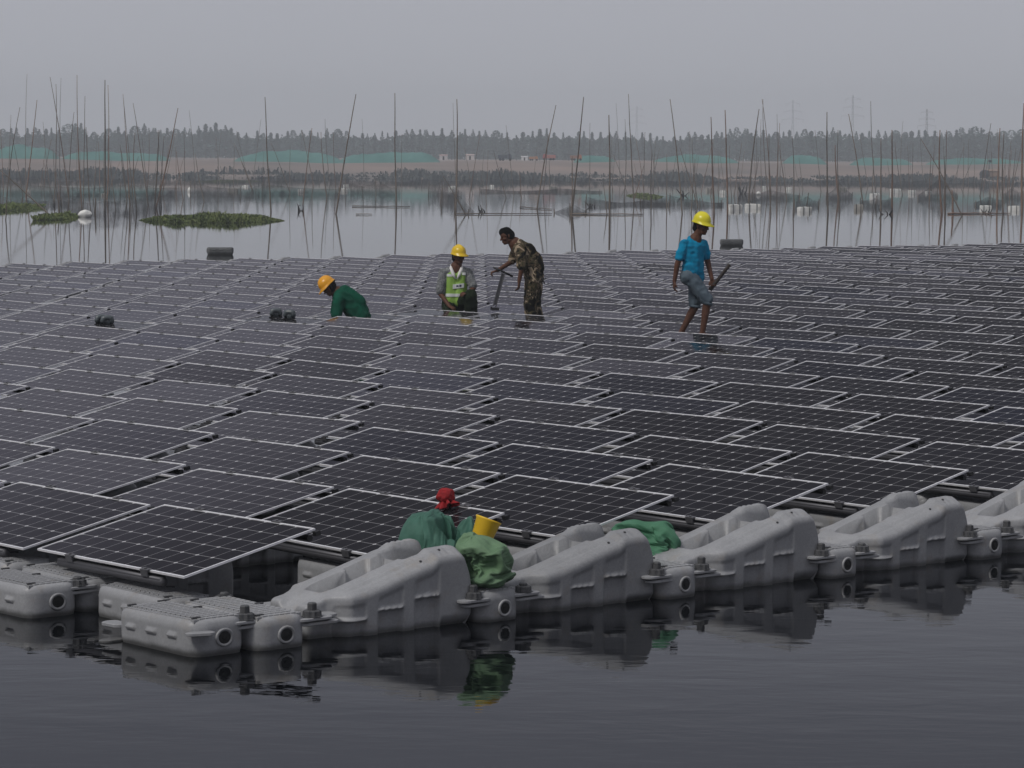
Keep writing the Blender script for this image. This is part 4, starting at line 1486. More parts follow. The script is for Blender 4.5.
[7,-1,-3,7,-2,-1,7,-1,-6,2,3,-11,4,1,-10,4,1,-11,7,3,-6,5,5,-3,8,-2,5,9,0,1,8,3,-5,8,5,-1,6,3,-7,5,4,-7,0,3,-11,8,4,-3,7,4,-4,8,4,-2,9,1,1,6,-1,-3,10,-6,0,7,3,-1,10,1,2,9,-1,0,9,-2,-4,8,4,-4,7,5,-3,8,4,-3,6,-3,-8,6,-3,8,7,-6,-2,2,-8,-4,0,-2,12,2,-5,10,8,2,-3,8,2,-2],
[7,-2,-7,6,-2,-4,7,-2,-8,2,3,-10,5,0,-10,6,1,-9,8,3,-5,6,1,-8,4,3,-9,6,4,-7,9,-2,0,4,7,4,7,4,-6,7,5,-5,8,-1,5,8,3,-4,7,6,-3,8,3,-2,9,1,-1,12,1,-3,13,4,-1,5,2,2,10,2,1,9,-1,0,9,-1,-3,8,3,-4,8,0,-5,6,-3,-8,7,4,-4,6,-1,8,-1,0,12,8,1,5,8,-3,5,4,-5,8,7,-1,8,8,1,-6],
[7,-2,-7,6,-1,-9,5,-3,-8,2,3,-11,0,4,-11,6,1,-9,7,2,-6,8,2,-6,9,1,-2,9,-1,1,9,0,-1,7,3,-6,5,4,-9,6,4,-7,6,5,-5,7,4,-5,7,5,0,9,3,-2,9,0,-2,10,2,-1,10,9,1,5,5,-3,9,0,-1,9,-3,-1,9,-2,-3,8,2,-5,8,2,-5,7,-2,-6,8,0,-5,3,-7,-7,2,-6,-9,8,-3,1,8,-2,0,8,-2,6,-1,-5,9,6,-1,-8],
[6,-2,-8,5,-1,-10,5,-4,-9,-3,4,-10,6,1,-8,7,1,-7,8,3,-6,6,0,-7,3,5,-9,3,5,-9,7,4,-4,7,3,-5,7,4,-6,8,2,5,7,5,-5,8,2,-6,7,4,5,9,1,-2,9,1,-3,11,1,2,12,-6,1,18,-9,0,10,-1,-2,9,0,-1,9,-3,-1,9,0,-4,8,0,-5,8,0,-5,8,-1,-5,5,-7,1,7,-6,-3,4,-8,-3,9,-2,0,8,-2,4,8,2,-5,5,-1,10],
[7,-3,-7,5,-2,-9,5,-4,-9,5,2,-10,3,3,-11,6,1,-9,7,3,-5,6,1,-9,8,2,-4,-1,6,-9,7,4,-3,8,4,-5,6,4,-6,6,5,-5,7,5,-3,6,0,-9,7,4,6,9,0,-2,8,0,-2,11,1,1,16,-3,0,15,1,2,8,0,-2,9,-3,-1,8,-4,0,8,-1,-4,8,4,0,8,4,0,8,-2,-5,4,-7,-4,5,-6,-2,1,-8,-2,7,-4,0,8,-3,4,8,2,-5,7,2,6],
[2,3,-12,5,-1,-10,3,-4,-10,6,2,-9,7,1,-8,7,1,-7,7,4,-4,6,2,7,9,1,-3,8,-2,6,8,5,-3,7,4,-4,8,4,4,6,5,-6,8,-2,4,7,4,-4,7,4,4,9,-1,-1,10,0,0,8,1,3,6,-2,1,7,-3,-1,9,-2,-2,9,-2,0,8,-4,0,9,-2,-4,8,3,-2,7,-4,-5,7,-2,-5,3,-6,-7,0,-2,12,5,7,2,-1,-7,-4,9,1,-2,8,4,4,1,2,-12],
[-5,-1,-9,4,0,-11,4,-4,-9,6,2,-8,8,0,-5,7,1,7,4,8,-3,9,1,2,9,0,-2,8,-3,0,6,6,-3,7,4,-3,7,5,-2,6,5,-5,8,0,3,8,5,1,8,5,2,8,-2,2,8,0,0,10,-1,-1,9,4,1,8,-1,1,9,0,1,9,-1,0,9,-5,2,9,-3,-3,9,2,-3,9,1,-3,7,-1,-9,5,-4,-9,5,-3,-10,3,-9,0,8,1,-1,2,-6,3,4,-8,4,-7,-2,-6],
[-8,-1,-7,0,3,-11,-2,-6,-9,7,1,-8,9,0,0,8,3,4,7,5,-3,9,1,-1,8,-2,0,8,-1,-4,6,6,-2,8,5,-3,6,5,-5,8,5,-2,8,4,2,6,2,8,8,3,-1,9,-3,2,9,0,1,8,0,2,9,0,3,10,-2,6,8,-2,4,8,-2,2,8,-4,3,8,-3,-2,8,1,-4,8,1,-4,0,0,-12,4,-4,-10,5,-3,-9,-7,-6,2,9,0,-1,9,-2,0,0,-8,4,1,1,-12],
[9,3,-1,-3,1,-12,6,-2,-10,9,0,-2,9,0,0,8,1,3,7,3,-3,8,0,-3,8,-3,4,8,2,-5,7,5,-3,7,5,-1,7,6,0,7,5,1,8,4,1,7,2,8,9,2,-2,8,-2,1,9,-1,4,8,1,5,8,0,0,8,0,2,8,-1,4,9,-2,1,8,-3,2,8,-4,0,9,1,-4,8,2,-3,9,-1,-3,6,-2,-9,7,-6,-1,3,-8,-2,-6,-6,-5,7,-1,0,4,-7,3,8,4,-4],
[6,2,-9,0,2,-11,8,-1,-5,9,0,-2,8,1,-4,9,1,3,6,-3,-8,8,0,-5,9,-2,4,8,3,-2,-3,5,-9,5,6,5,7,5,0,7,6,0,8,4,2,7,3,7,8,1,-3,9,-1,0,9,1,0,9,0,-4,9,0,0,8,-1,-5,9,-3,3,9,-2,1,9,-4,4,8,-5,3,9,1,-3,9,3,-2,8,-1,-3,6,2,-8,7,-5,4,4,8,-3,-3,-4,-9,7,-1,-8,8,1,-1,8,3,-1],
[1,4,-11,8,3,-5,8,1,5,9,0,1,8,0,5,8,4,-1,6,7,3,6,-2,-9,1,7,-7,8,4,0,4,7,-6,8,4,-3,8,5,0,8,4,3,8,4,0,7,3,5,9,0,-3,9,-2,0,8,1,-3,8,1,5,8,0,6,4,-3,10,8,-2,2,9,-1,1,8,-3,3,8,-4,1,8,0,-4,8,3,-1,8,-2,-3,8,2,-5,1,-6,9,7,5,1,8,-1,-6,2,5,-9,8,4,1,8,2,-2],
[1,5,-10,8,4,0,5,3,8,8,0,3,7,0,8,6,6,-1,7,1,-5,-1,-3,-11,7,2,-7,6,6,3,6,6,0,1,7,7,7,5,0,7,3,5,4,6,-6,8,3,4,8,0,-4,9,-1,0,9,1,-2,9,0,4,7,-1,-6,7,0,-7,9,-2,1,9,-2,1,9,-3,3,8,-4,2,9,-1,-3,8,-2,-4,7,4,7,8,3,-4,9,-2,2,7,3,-7,8,0,-3,4,5,-9,7,0,-7,3,-9,0],
[7,3,-6,6,5,4,0,5,10,8,-1,5,6,3,9,1,8,-4,5,-2,-9,6,4,4,-1,9,-2,7,3,-4,6,7,2,4,8,3,8,5,0,8,3,5,8,4,2,8,4,0,4,-7,-3,9,-1,-2,8,2,0,5,0,-10,6,0,10,8,0,3,8,-4,1,9,-1,0,8,-3,3,8,-4,1,9,-1,-4,8,-2,-4,8,2,2,10,0,0,1,8,-6,9,1,-1,8,-2,-3,5,-1,-9,0,4,-10,0,-9,-1],
[9,2,0,2,8,4,3,5,9,6,-1,9,6,2,8,6,-5,5,8,3,1,3,1,-11,5,7,-6,7,3,-4,6,6,1,5,7,3,7,4,0,8,0,5,8,3,3,8,4,-4,8,-5,-1,9,-1,-1,9,1,2,8,0,-2,1,-3,11,9,-1,4,9,-3,0,8,-1,1,9,-2,3,8,-5,2,8,-4,-1,8,-2,-4,9,2,0,9,0,1,7,1,-7,9,0,0,8,1,-5,6,-5,-7,-3,5,-9,8,0,2],
[8,2,3,0,9,5,3,5,9,4,-3,10,6,-6,-1,9,-2,3,8,3,3,2,5,9,9,4,-2,8,3,-2,6,6,1,5,7,2,8,5,3,7,-3,7,8,3,2,8,4,-4,8,-4,-2,9,0,-2,7,0,8,9,1,0,9,0,4,9,-1,0,8,-3,0,9,-2,1,8,-2,3,8,-4,2,9,-5,1,8,3,5,8,3,0,9,1,2,9,0,-2,8,-2,-5,6,4,-7,3,-4,-9,5,3,-8,8,2,4],
[8,1,6,7,-3,7,2,5,9,3,-2,11,8,-4,4,8,-2,3,7,2,5,2,5,9,8,0,1,8,2,-3,6,6,3,7,5,3,7,4,4,8,-1,6,8,4,2,7,1,-6,8,-3,-2,9,1,-2,7,0,6,9,2,1,9,-1,0,6,-4,-8,9,-3,-1,9,-1,1,9,-1,3,7,-5,2,8,-5,1,9,2,2,9,1,0,9,1,3,9,-1,4,7,-4,-2,2,6,-8,4,4,8,8,3,-6,4,4,-9],
[6,0,9,6,3,7,2,5,9,2,-5,10,4,1,10,8,-1,4,7,2,8,4,5,9,9,0,2,7,1,-6,7,3,5,5,7,3,7,4,4,7,-1,7,6,0,8,8,-3,-6,9,-1,-4,8,1,-1,9,2,4,8,-1,4,9,-1,-1,8,-2,-2,8,-3,0,7,-5,2,9,-1,3,8,-4,2,7,-5,2,9,2,1,9,2,1,8,2,3,7,-1,8,-3,-9,-2,3,-6,8,9,0,-2,8,3,-3,5,4,-8],
[4,0,12,7,6,5,7,4,8,-7,-6,6,-6,-2,11,0,8,7,5,2,9,9,0,-3,-8,4,-7,6,7,4,6,7,-3,8,5,4,8,4,6,8,3,7,9,3,3,8,-4,-1,9,0,-2,10,2,-1,7,6,0,9,-1,4,7,-3,-7,9,-2,3,10,-3,-1,9,-4,2,9,-1,3,8,-5,3,8,-6,2,9,0,0,9,0,0,9,2,4,7,0,-8,8,-4,3,7,-2,10,4,1,-11,10,2,-1,9,0,4],
[6,-8,41,20,-14,25,26,-17,2,21,-11,24,23,14,14,23,-2,21,21,6,20,26,1,-5,23,11,16,-1,22,23,24,-10,15,25,8,16,22,5,25,23,10,19,28,7,3,25,-14,-1,28,-4,-5,23,9,20,27,-8,-9,26,-3,15,26,-5,-16,27,-9,9,27,-3,-15,23,-16,6,27,-6,5,25,-9,4,21,-16,7,21,-16,0,26,-3,0,20,7,21,24,1,16,27,0,13,22,0,25,22,6,24,18,-5,32,20,2,31],
[29,-1,25,19,-2,35,23,-3,28,22,9,30,26,-3,26,18,7,35,6,-13,37,11,-7,37,19,-10,29,30,7,16,19,10,32,23,-18,15,20,-7,32,31,6,-4,25,-18,-9,30,-10,-13,33,2,-4,29,2,-22,32,5,8,28,-4,-24,33,0,-1,31,-8,3,30,-10,12,31,-4,-12,27,-16,5,29,-10,4,19,-19,18,21,-21,4,27,-10,-6,28,-7,-7,30,-4,8,23,-21,5,28,-16,-5,21,-15,29,24,-9,31,21,2,37],
[37,-2,5,37,-1,4,40,-3,3,36,-11,4,23,-19,21,26,-21,20,33,-11,21,36,-2,14,35,-4,18,33,-13,18,37,-6,5,39,4,7,34,-11,-18,28,-23,-23,33,-14,-22,38,2,-13,41,4,-2,41,-1,-6,39,0,-20,40,-1,4,36,-9,12,37,-10,7,34,-17,14,30,-17,20,34,-19,-4,32,-20,12,30,-22,6,23,-29,9,20,-31,1,33,-14,-10,32,-16,-14,38,-3,-11,39,-4,-6,40,-2,-1,42,-4,2,38,-7,5],
[-2,-20,-75,-1,-10,-74,7,6,-79,11,15,-76,0,28,-75,2,37,-73,5,47,-63,5,56,-54,-10,64,-35,-8,67,-19,-7,69,-2,-1,67,22,10,66,30,14,60,46,17,52,66,21,42,72,34,34,81,39,23,83,41,10,87,43,-2,81,44,-16,74,43,-28,74,52,-33,55,50,-37,44,42,-43,47,45,-50,33,33,-55,21,37,-60,6,18,-62,1,14,-68,-7,12,-67,-20,-2,-63,-41,0,-59,-51,3,-51,-72,4,-41,-75,4,-33,-76],
    ],
    'full': [
[1,26,12,2,17,5,0,15,8,2,12,6,-3,12,13,9,7,4,8,5,6,11,3,4,-9,-3,12,8,0,5,1,-5,9,2,-2,3,-3,-16,12,0,-7,5,-1,-11,6,0,-6,1,1,-15,7,7,-7,2,11,-7,3,15,-2,0,30,-33,4,22,-8,12,41,-24,3,41,-15,3,29,-6,3,53,2,4,49,7,4,53,19,9,20,10,9,22,16,3,25,24,9,20,26,7,15,25,10,14,13,3,10,15,5,7,16,4],
[-30,42,7,-40,42,11,-42,34,15,-51,25,16,-51,24,-3,-64,20,12,-64,16,8,-69,2,11,-54,-9,-1,-66,-20,5,-59,-17,10,-52,-27,15,-48,-19,3,-50,-28,26,-42,-36,19,-50,-35,16,-43,-30,11,-38,-46,13,-27,-54,8,-11,-64,10,-5,-39,9,30,-59,-4,32,-28,7,38,-23,7,58,-24,5,41,-17,10,54,-8,4,41,5,-2,52,38,-2,36,45,8,21,51,1,14,49,8,8,55,-1,-3,67,8,-13,60,9,-24,56,12],
[-17,30,16,-23,27,14,-27,24,-1,-28,22,9,-27,22,13,-33,14,8,-37,3,6,-34,4,17,-28,2,23,-28,-8,24,-21,-23,14,-25,-20,19,-32,-19,6,-19,-31,-12,-22,-28,9,-5,-37,3,4,-35,10,8,-26,24,12,-13,33,10,-3,35,9,7,34,1,5,38,-1,-4,36,8,-5,35,11,1,35,11,4,31,1,10,35,4,4,37,16,-1,35,16,-1,32,16,-3,33,14,10,32,9,15,34,3,23,30,-3,29,25,-9,31,20],
[-5,19,-25,-13,20,-20,-23,17,-11,-19,23,-6,-26,11,-11,-28,6,-13,-32,3,1,-26,2,-19,-20,-2,-24,-26,-4,-17,-27,-9,-10,-27,-16,3,-5,-25,18,-18,-18,17,-14,-26,-9,-2,-31,2,5,-29,-9,12,-23,-15,13,-25,-9,11,-28,5,11,-24,14,11,-15,23,10,-4,26,12,0,27,18,2,23,26,-2,9,28,2,6,27,5,10,27,8,11,27,14,4,23,19,-4,18,18,-18,13,13,-25,8,11,-28,4,15,-28,-1,17,-26],
[-5,21,17,-9,18,19,-15,16,15,-27,1,-4,-13,-10,22,18,-2,21,17,1,22,4,-1,27,-15,-1,24,13,13,20,7,13,23,12,23,10,10,14,23,6,-9,25,0,-17,22,-2,-20,18,2,-22,14,-2,-22,15,3,-25,-6,13,-18,-14,14,-13,-19,17,-16,-13,19,-16,-6,21,-14,3,19,-6,16,13,6,22,23,3,12,24,3,-9,18,2,-19,16,4,-22,17,10,-20,15,15,-18,11,24,-7,7,27,-3,2,27,2,-2,26,10],
[4,-5,7,6,-8,4,7,-7,0,7,-4,7,5,6,7,0,11,2,10,0,4,8,-6,-3,0,0,10,-8,-3,6,4,9,4,11,0,0,1,-5,-11,10,-1,-3,0,-4,9,5,-3,9,-1,-10,1,2,-8,5,2,-7,7,4,-9,-3,7,-7,-2,4,0,-9,3,2,-10,3,1,-9,4,1,-10,9,-1,2,-9,2,4,2,6,8,8,6,3,7,8,4,8,5,-5,6,9,1,5,10,0,3,8,6,3,4,10,2,3,9],
[3,-5,6,4,-5,4,3,-6,4,-7,3,2,-4,-4,6,5,1,6,3,-1,-7,4,-5,4,-2,5,6,-8,-1,-1,0,8,-1,7,1,-3,6,0,-4,7,-2,2,2,0,8,-3,-6,2,1,-5,6,5,-5,-3,3,2,6,1,-4,7,1,-6,5,5,-5,0,3,-1,-6,0,3,-7,0,2,-7,2,1,-8,2,3,6,-6,3,4,2,4,6,6,3,0,0,3,7,4,5,3,3,4,6,2,0,7,2,4,5,4,-6,3],
[4,-5,-4,4,-6,-4,3,-6,4,2,4,6,4,4,5,2,-4,6,8,-1,2,2,1,7,2,6,4,-3,-4,5,0,-3,7,-2,-2,7,7,2,-1,1,-2,-7,6,1,5,3,-3,7,2,0,8,5,-6,1,3,0,8,-3,6,5,-1,1,7,2,-2,7,4,-4,6,6,-3,-2,5,-2,-5,2,1,-7,8,2,1,7,1,3,4,5,5,4,5,4,5,6,2,3,4,6,2,2,7,3,5,6,2,-3,7,3,-4,6],
[3,-7,3,3,-6,3,2,-1,7,0,5,6,6,5,-1,3,-1,7,6,-1,4,2,3,7,-1,0,8,-3,-3,7,3,-7,0,6,5,-1,6,1,5,6,2,5,6,1,5,4,3,5,0,6,4,-3,-3,7,1,-4,6,-2,1,7,-3,6,4,-2,3,7,4,-3,6,1,-1,7,3,-2,6,5,-3,5,7,0,0,2,2,7,-5,0,6,-2,2,7,0,2,7,2,3,7,2,2,7,2,1,8,3,-4,6,3,-6,3],
[4,-6,-1,4,-5,5,1,3,7,3,6,1,4,4,5,-1,-3,7,2,1,7,0,6,4,3,-2,6,1,-1,7,-2,0,7,3,0,6,5,2,6,5,1,6,8,0,1,5,3,5,4,0,7,0,2,7,2,-7,4,1,1,8,-3,6,4,-3,5,5,-1,1,7,5,-4,4,0,-1,8,-1,0,8,-5,-1,6,-7,-2,2,-6,-4,-1,-4,-3,6,6,3,5,1,-2,8,2,0,8,2,-1,7,3,-5,4,4,-6,-1],
[4,-6,3,1,3,7,3,7,-3,2,4,6,7,3,-2,6,6,0,0,0,8,4,-4,4,4,-3,6,2,-2,7,3,7,0,-3,-6,4,0,1,7,4,2,6,3,2,7,5,2,6,-4,7,0,0,3,7,1,-4,6,3,-1,6,-3,6,4,-3,7,2,-2,7,3,4,-3,7,7,-3,2,-1,-1,7,-7,-2,4,-6,-5,-3,-7,-3,0,-7,-2,-1,0,0,7,2,1,7,2,1,7,3,-7,0,3,-7,0,4,-6,-2],
[0,2,7,-2,7,1,0,7,3,0,2,6,1,3,7,1,1,7,-7,1,2,4,-7,1,6,-3,5,3,-1,7,3,3,6,1,2,7,7,0,4,-3,1,6,7,-2,-3,5,-1,6,0,5,6,1,3,7,-2,2,8,-3,2,7,-1,1,7,-3,6,4,-3,5,6,-3,7,3,2,-2,7,-6,-1,5,-5,-4,-3,-6,-3,-1,-7,-4,0,-3,-1,7,-1,-1,8,0,-2,8,2,-1,7,3,-7,3,4,-7,-2,3,-7,4],
[-1,7,3,0,6,5,-3,5,5,1,-2,8,-5,-3,5,-4,-1,7,1,0,8,3,2,7,4,-2,5,4,-1,7,1,-2,7,5,5,2,1,3,7,7,2,0,5,3,4,3,-5,5,2,4,5,0,6,5,-2,2,7,-4,4,5,0,1,8,-1,3,7,-3,6,4,-1,0,7,-8,-1,1,-7,-2,-2,-4,-5,-5,-7,-3,2,-6,0,6,6,0,5,4,0,6,2,0,7,1,-6,4,2,-6,5,2,-5,4,1,-1,7],
[0,8,1,-2,7,0,-2,6,4,0,0,7,-1,1,7,-6,-1,4,-5,1,5,-4,2,7,5,-3,5,5,4,4,2,-3,7,4,3,6,-2,0,7,6,1,5,0,2,8,5,0,5,3,5,6,0,7,4,-1,3,7,0,0,8,3,-5,5,4,-6,1,2,-4,6,-1,6,5,-7,0,1,-8,-2,-1,-2,4,6,-7,-3,3,3,0,7,5,-1,6,2,-1,7,3,2,7,1,-3,7,2,-6,3,1,-3,8,-1,4,7],
[0,5,5,0,7,4,-1,5,6,3,0,6,-7,-3,-2,-5,-5,-3,7,1,1,8,-3,1,5,-3,5,5,2,5,1,-3,7,2,2,7,4,2,6,-2,1,7,4,3,5,4,2,6,4,5,5,0,7,4,0,5,6,4,-5,-4,5,-6,1,3,-6,4,4,-7,0,0,-5,6,-6,-1,5,-7,-1,-1,-5,-1,6,-5,-1,6,5,-1,6,1,0,8,1,-1,8,0,-3,7,0,-6,5,0,0,7,0,1,7,-1,5,6],
[-1,4,7,0,2,7,3,1,7,7,-2,2,-6,-3,5,-2,0,7,5,0,6,4,0,6,4,-5,2,-4,-6,2,5,-5,3,2,1,7,-5,-1,6,-8,-1,-1,6,5,1,3,4,7,4,4,5,6,5,0,1,4,6,4,-6,3,3,-5,-5,4,-7,2,3,-6,2,4,-6,2,-5,0,6,-8,-1,0,-4,-1,5,3,0,7,2,0,8,3,0,7,1,-1,7,0,-6,6,1,-5,6,-1,-5,5,-1,6,5,1,7,4],
[0,2,7,-1,5,6,4,-6,3,6,-2,-4,2,2,7,5,4,4,1,0,8,4,0,7,5,1,6,0,-6,5,3,-3,6,1,0,8,-7,-1,0,-7,0,3,-2,2,7,3,4,6,7,0,3,3,7,2,2,6,5,3,0,7,3,-7,1,2,-6,4,4,-6,3,0,-4,7,-4,2,6,-7,0,2,-2,-7,3,5,-1,6,5,-1,5,5,0,6,1,0,8,-1,-6,5,0,-6,5,-1,4,7,-1,4,6,-1,0,7],
[-1,1,8,0,-2,8,0,2,8,7,-3,4,2,3,7,2,2,7,-4,-1,6,0,1,7,4,-6,0,-1,-6,5,-1,-1,8,0,-4,7,-3,0,8,-4,-2,6,-6,-4,4,-2,5,5,-4,5,3,3,6,4,2,7,4,4,2,6,4,-6,3,3,-6,4,3,-6,5,-5,-3,5,-5,-5,-2,-7,-1,4,-2,-1,7,-2,2,7,4,-1,7,3,-1,7,0,-2,7,0,-6,4,-1,-6,3,0,1,7,-1,0,8,-1,0,8],
[0,0,8,0,2,7,-2,1,7,5,-2,5,2,3,6,-6,-1,5,-6,-2,5,-7,1,3,0,0,8,0,-3,7,-2,1,7,0,-4,6,-7,0,-1,-1,0,7,-5,-3,5,-2,6,4,-3,6,4,1,7,4,4,6,2,2,8,-1,2,-5,5,3,-6,4,1,-5,6,-7,-3,3,-7,-3,0,-1,-1,7,-6,0,4,1,0,8,1,0,8,2,-1,8,1,-1,8,-1,-6,5,-2,-8,2,-2,-6,5,0,1,7,0,2,7],
[-1,0,7,0,-2,8,1,0,7,4,-2,6,3,0,7,-6,-2,5,-1,1,7,-7,1,3,-5,3,5,-1,0,7,-1,-3,7,0,-4,7,-6,-1,5,5,5,4,6,4,3,-3,6,3,-1,5,5,1,6,4,4,7,2,5,4,4,0,-4,6,2,-6,5,1,-5,6,-6,-3,1,-6,-2,3,1,-3,7,-6,-1,5,5,-3,4,5,-2,5,1,-1,7,-2,-3,7,-2,-1,7,-1,-4,6,0,-2,7,0,-2,7,-1,1,8],
[0,-1,8,-1,-2,7,3,-2,7,3,-2,7,5,-5,3,-5,-2,5,-5,-1,7,-5,1,5,-7,2,1,0,0,8,0,-1,8,-1,-4,7,-4,-1,7,-4,-2,7,-6,-3,4,-5,6,3,-1,4,6,0,1,8,5,5,-2,5,3,5,0,-2,8,1,-5,5,-1,-3,7,-7,-4,-2,-7,-2,3,5,-5,3,4,-1,6,5,-2,5,5,-1,6,0,-2,8,-2,-2,7,-2,1,8,-3,1,7,-4,-7,0,-1,-3,7,0,2,7],
[-1,-1,7,0,0,8,2,-1,7,2,-1,7,1,-8,-1,-4,-1,6,-4,-1,6,-5,0,6,-7,-1,-3,0,3,6,-1,-2,7,-1,-4,6,-2,0,7,-1,3,7,-4,1,7,-7,2,-2,1,2,8,1,-4,6,4,7,2,3,1,7,0,-1,7,0,-3,7,-4,-2,6,-5,-1,5,-2,-1,7,3,-3,7,5,-3,4,6,-3,4,1,-2,7,-1,-2,7,-4,-4,5,-2,2,7,-2,3,7,-3,-6,3,-1,-5,6,-2,-4,6],
[0,-3,8,-1,-4,6,6,-1,4,2,-2,7,5,-4,4,2,0,7,-5,-2,5,-5,-1,6,-3,3,6,1,6,5,0,7,2,-3,-2,7,-3,-4,6,-4,-2,5,0,7,2,-6,4,3,1,-3,7,-1,2,8,-1,-1,8,-1,-1,8,0,-1,8,1,-5,6,-7,-3,2,-6,-3,4,0,-1,8,3,-3,6,6,-3,5,5,-2,6,1,-2,8,-3,-3,7,-3,-3,7,-2,1,7,-2,3,7,0,-5,6,-2,-6,4,-1,-5,6],
[-1,-1,7,0,-4,6,-5,-3,5,-3,-1,7,5,-4,5,-3,1,7,-4,-1,7,-2,-3,6,-7,1,-3,-1,7,4,2,7,-1,-6,2,4,-2,-3,7,-6,-5,-2,2,8,1,-1,7,4,0,-7,0,2,-5,6,0,0,7,-1,-2,7,1,0,8,0,-3,7,-3,0,7,-6,-1,5,4,-4,5,2,-3,7,6,-3,3,3,-2,7,1,-1,7,-3,-2,7,-3,-3,6,-2,-2,8,-3,-2,7,-1,-3,7,-2,-7,4,-1,-7,3],
[0,-4,7,0,-4,7,-4,-4,5,5,-3,5,5,-4,4,3,-2,6,-7,-3,1,-6,1,5,-7,0,2,-1,7,2,-1,-1,7,-7,3,1,-2,-4,6,1,4,7,-4,6,4,2,4,6,0,-5,6,-1,-2,7,0,-2,8,-2,-2,7,2,1,7,-2,-2,8,-5,-2,5,-5,-1,6,2,-2,7,-5,2,5,-1,0,8,3,-2,7,-2,-2,7,-3,-2,6,-2,-1,7,-3,-1,7,-1,-5,6,-2,-3,6,-4,-6,-2,-2,-6,4],
[0,-6,4,0,-2,8,-4,-2,6,0,-2,8,4,-3,5,5,-4,6,-4,0,7,-6,4,3,-6,0,6,0,7,3,-3,1,8,5,-4,5,3,-3,7,-5,-5,-3,-3,4,5,3,3,6,3,6,4,-2,1,7,-1,-1,7,0,-1,8,-2,-3,7,-1,-2,7,-5,0,7,-3,0,7,5,-4,4,3,-2,6,3,-3,7,-1,-2,7,-4,-2,7,-5,-3,6,-4,-3,6,-2,-2,7,-2,-3,7,-4,0,7,-2,-7,3,-2,-5,6],
[0,-6,4,-1,-2,7,-3,-3,6,-6,-4,3,5,-3,5,3,-6,0,-4,0,6,1,-6,5,-5,-1,5,-4,-7,2,-3,-7,-1,2,-2,7,5,-3,5,-1,-7,4,-5,3,6,5,0,6,-2,-7,3,-2,-2,7,-1,-5,7,-4,-4,5,-1,-2,7,-1,-1,8,-2,0,7,1,0,7,-2,0,8,0,-1,8,4,-3,5,-2,-1,7,-4,-2,6,-6,-5,-1,-5,-5,0,-3,-3,6,-2,-4,6,-1,-6,5,-2,-6,4,-2,-7,3],
[-2,-7,3,1,-8,1,-2,-3,7,-6,-4,1,4,-4,5,5,-5,4,0,-1,8,1,-6,4,-4,-2,7,-3,-6,-3,-4,-4,6,-2,-4,6,5,-4,4,0,-5,5,1,-4,6,-2,-3,7,-4,-3,6,1,-7,0,0,-7,-1,-2,-2,7,-3,-3,6,-1,-2,7,-5,-1,6,1,-1,8,-1,1,8,1,-1,7,2,-3,7,-6,-2,5,-5,-3,5,-6,-4,1,-6,-5,1,-2,-2,7,-3,-3,7,-2,-4,6,0,-2,8,-3,-8,0],
[-3,-6,3,0,-8,1,0,-6,6,-3,-2,7,-2,-3,7,5,-5,2,5,-5,4,0,-2,8,3,-6,4,0,-6,-5,-2,-6,-4,-4,-5,3,7,-3,1,4,-5,3,5,-6,0,5,4,4,-2,-2,7,0,-8,-2,-4,0,7,-3,-4,6,-2,-3,7,-2,0,8,-7,-1,4,2,-2,7,0,0,7,0,-1,8,-1,0,8,-3,-1,7,-6,-4,3,-5,-5,0,0,-3,7,-3,-3,7,-1,-3,6,-2,-3,7,-2,-5,5,-3,-7,0],
[-2,-6,4,0,-7,1,1,-5,5,-6,-4,2,-3,-1,7,5,-6,2,5,-5,2,-3,-4,6,3,-4,5,1,-6,-5,-1,-7,-3,-5,-5,3,3,-4,5,-1,-1,7,3,-7,2,1,-2,7,2,-3,7,-1,-7,3,-4,-2,6,-4,-3,6,-2,-1,7,-3,1,7,-2,0,7,3,-2,6,0,0,8,2,-2,7,-4,2,6,-6,-1,4,-5,-5,-2,-6,-4,2,-1,-4,6,-1,-7,3,-4,-2,7,-2,-4,6,-2,-6,5,-1,-6,5],
[-3,-6,4,2,-6,5,0,-5,6,-6,-4,2,-6,-4,0,0,-7,-3,4,-7,1,-6,-4,2,5,-5,4,-3,-4,6,-5,-6,1,-6,-4,2,-3,-5,5,3,-5,6,5,-6,0,0,-3,8,0,-3,7,-1,-6,4,-4,-2,6,-3,-3,6,-2,-1,7,-2,0,8,0,1,8,-2,3,7,-3,2,6,0,0,8,-4,1,7,-8,0,2,-6,-4,3,-7,-4,2,-5,-3,5,1,-8,-2,0,-5,6,-1,-4,7,-2,-5,6,-1,3,7],
[-2,-6,4,1,-6,4,1,-6,5,-3,-4,6,-3,-3,6,5,-6,0,3,-7,-2,0,-4,7,7,-3,-1,-3,-5,-5,-6,-5,2,-6,-5,3,-5,-4,4,3,4,5,-6,-1,5,-3,-5,5,4,1,6,-1,-6,5,-5,-4,4,-2,-1,8,-2,-3,7,-3,1,7,0,1,8,-3,3,6,6,0,5,-2,2,7,-5,0,6,-6,-1,6,-6,-3,3,-5,-2,5,-6,-2,3,-3,3,6,0,-5,5,-1,-5,6,-2,-5,5,-1,0,7],
[-2,-5,5,2,-6,4,0,-7,-2,-2,-3,7,-6,-5,3,3,-4,5,3,-6,-2,3,-5,5,0,-4,7,-4,-6,-2,-5,-5,1,-6,-4,2,-6,-4,2,4,3,6,-5,-2,5,-5,-5,4,-5,-6,1,-2,-5,6,-1,-5,6,-4,-6,-2,-3,-4,5,-3,1,7,3,2,7,-2,3,7,-5,1,6,2,-1,8,-4,-1,6,1,1,7,-7,-1,4,-4,-1,6,-2,-4,6,-5,0,6,0,-5,6,1,-6,5,-1,-2,8,0,0,8],
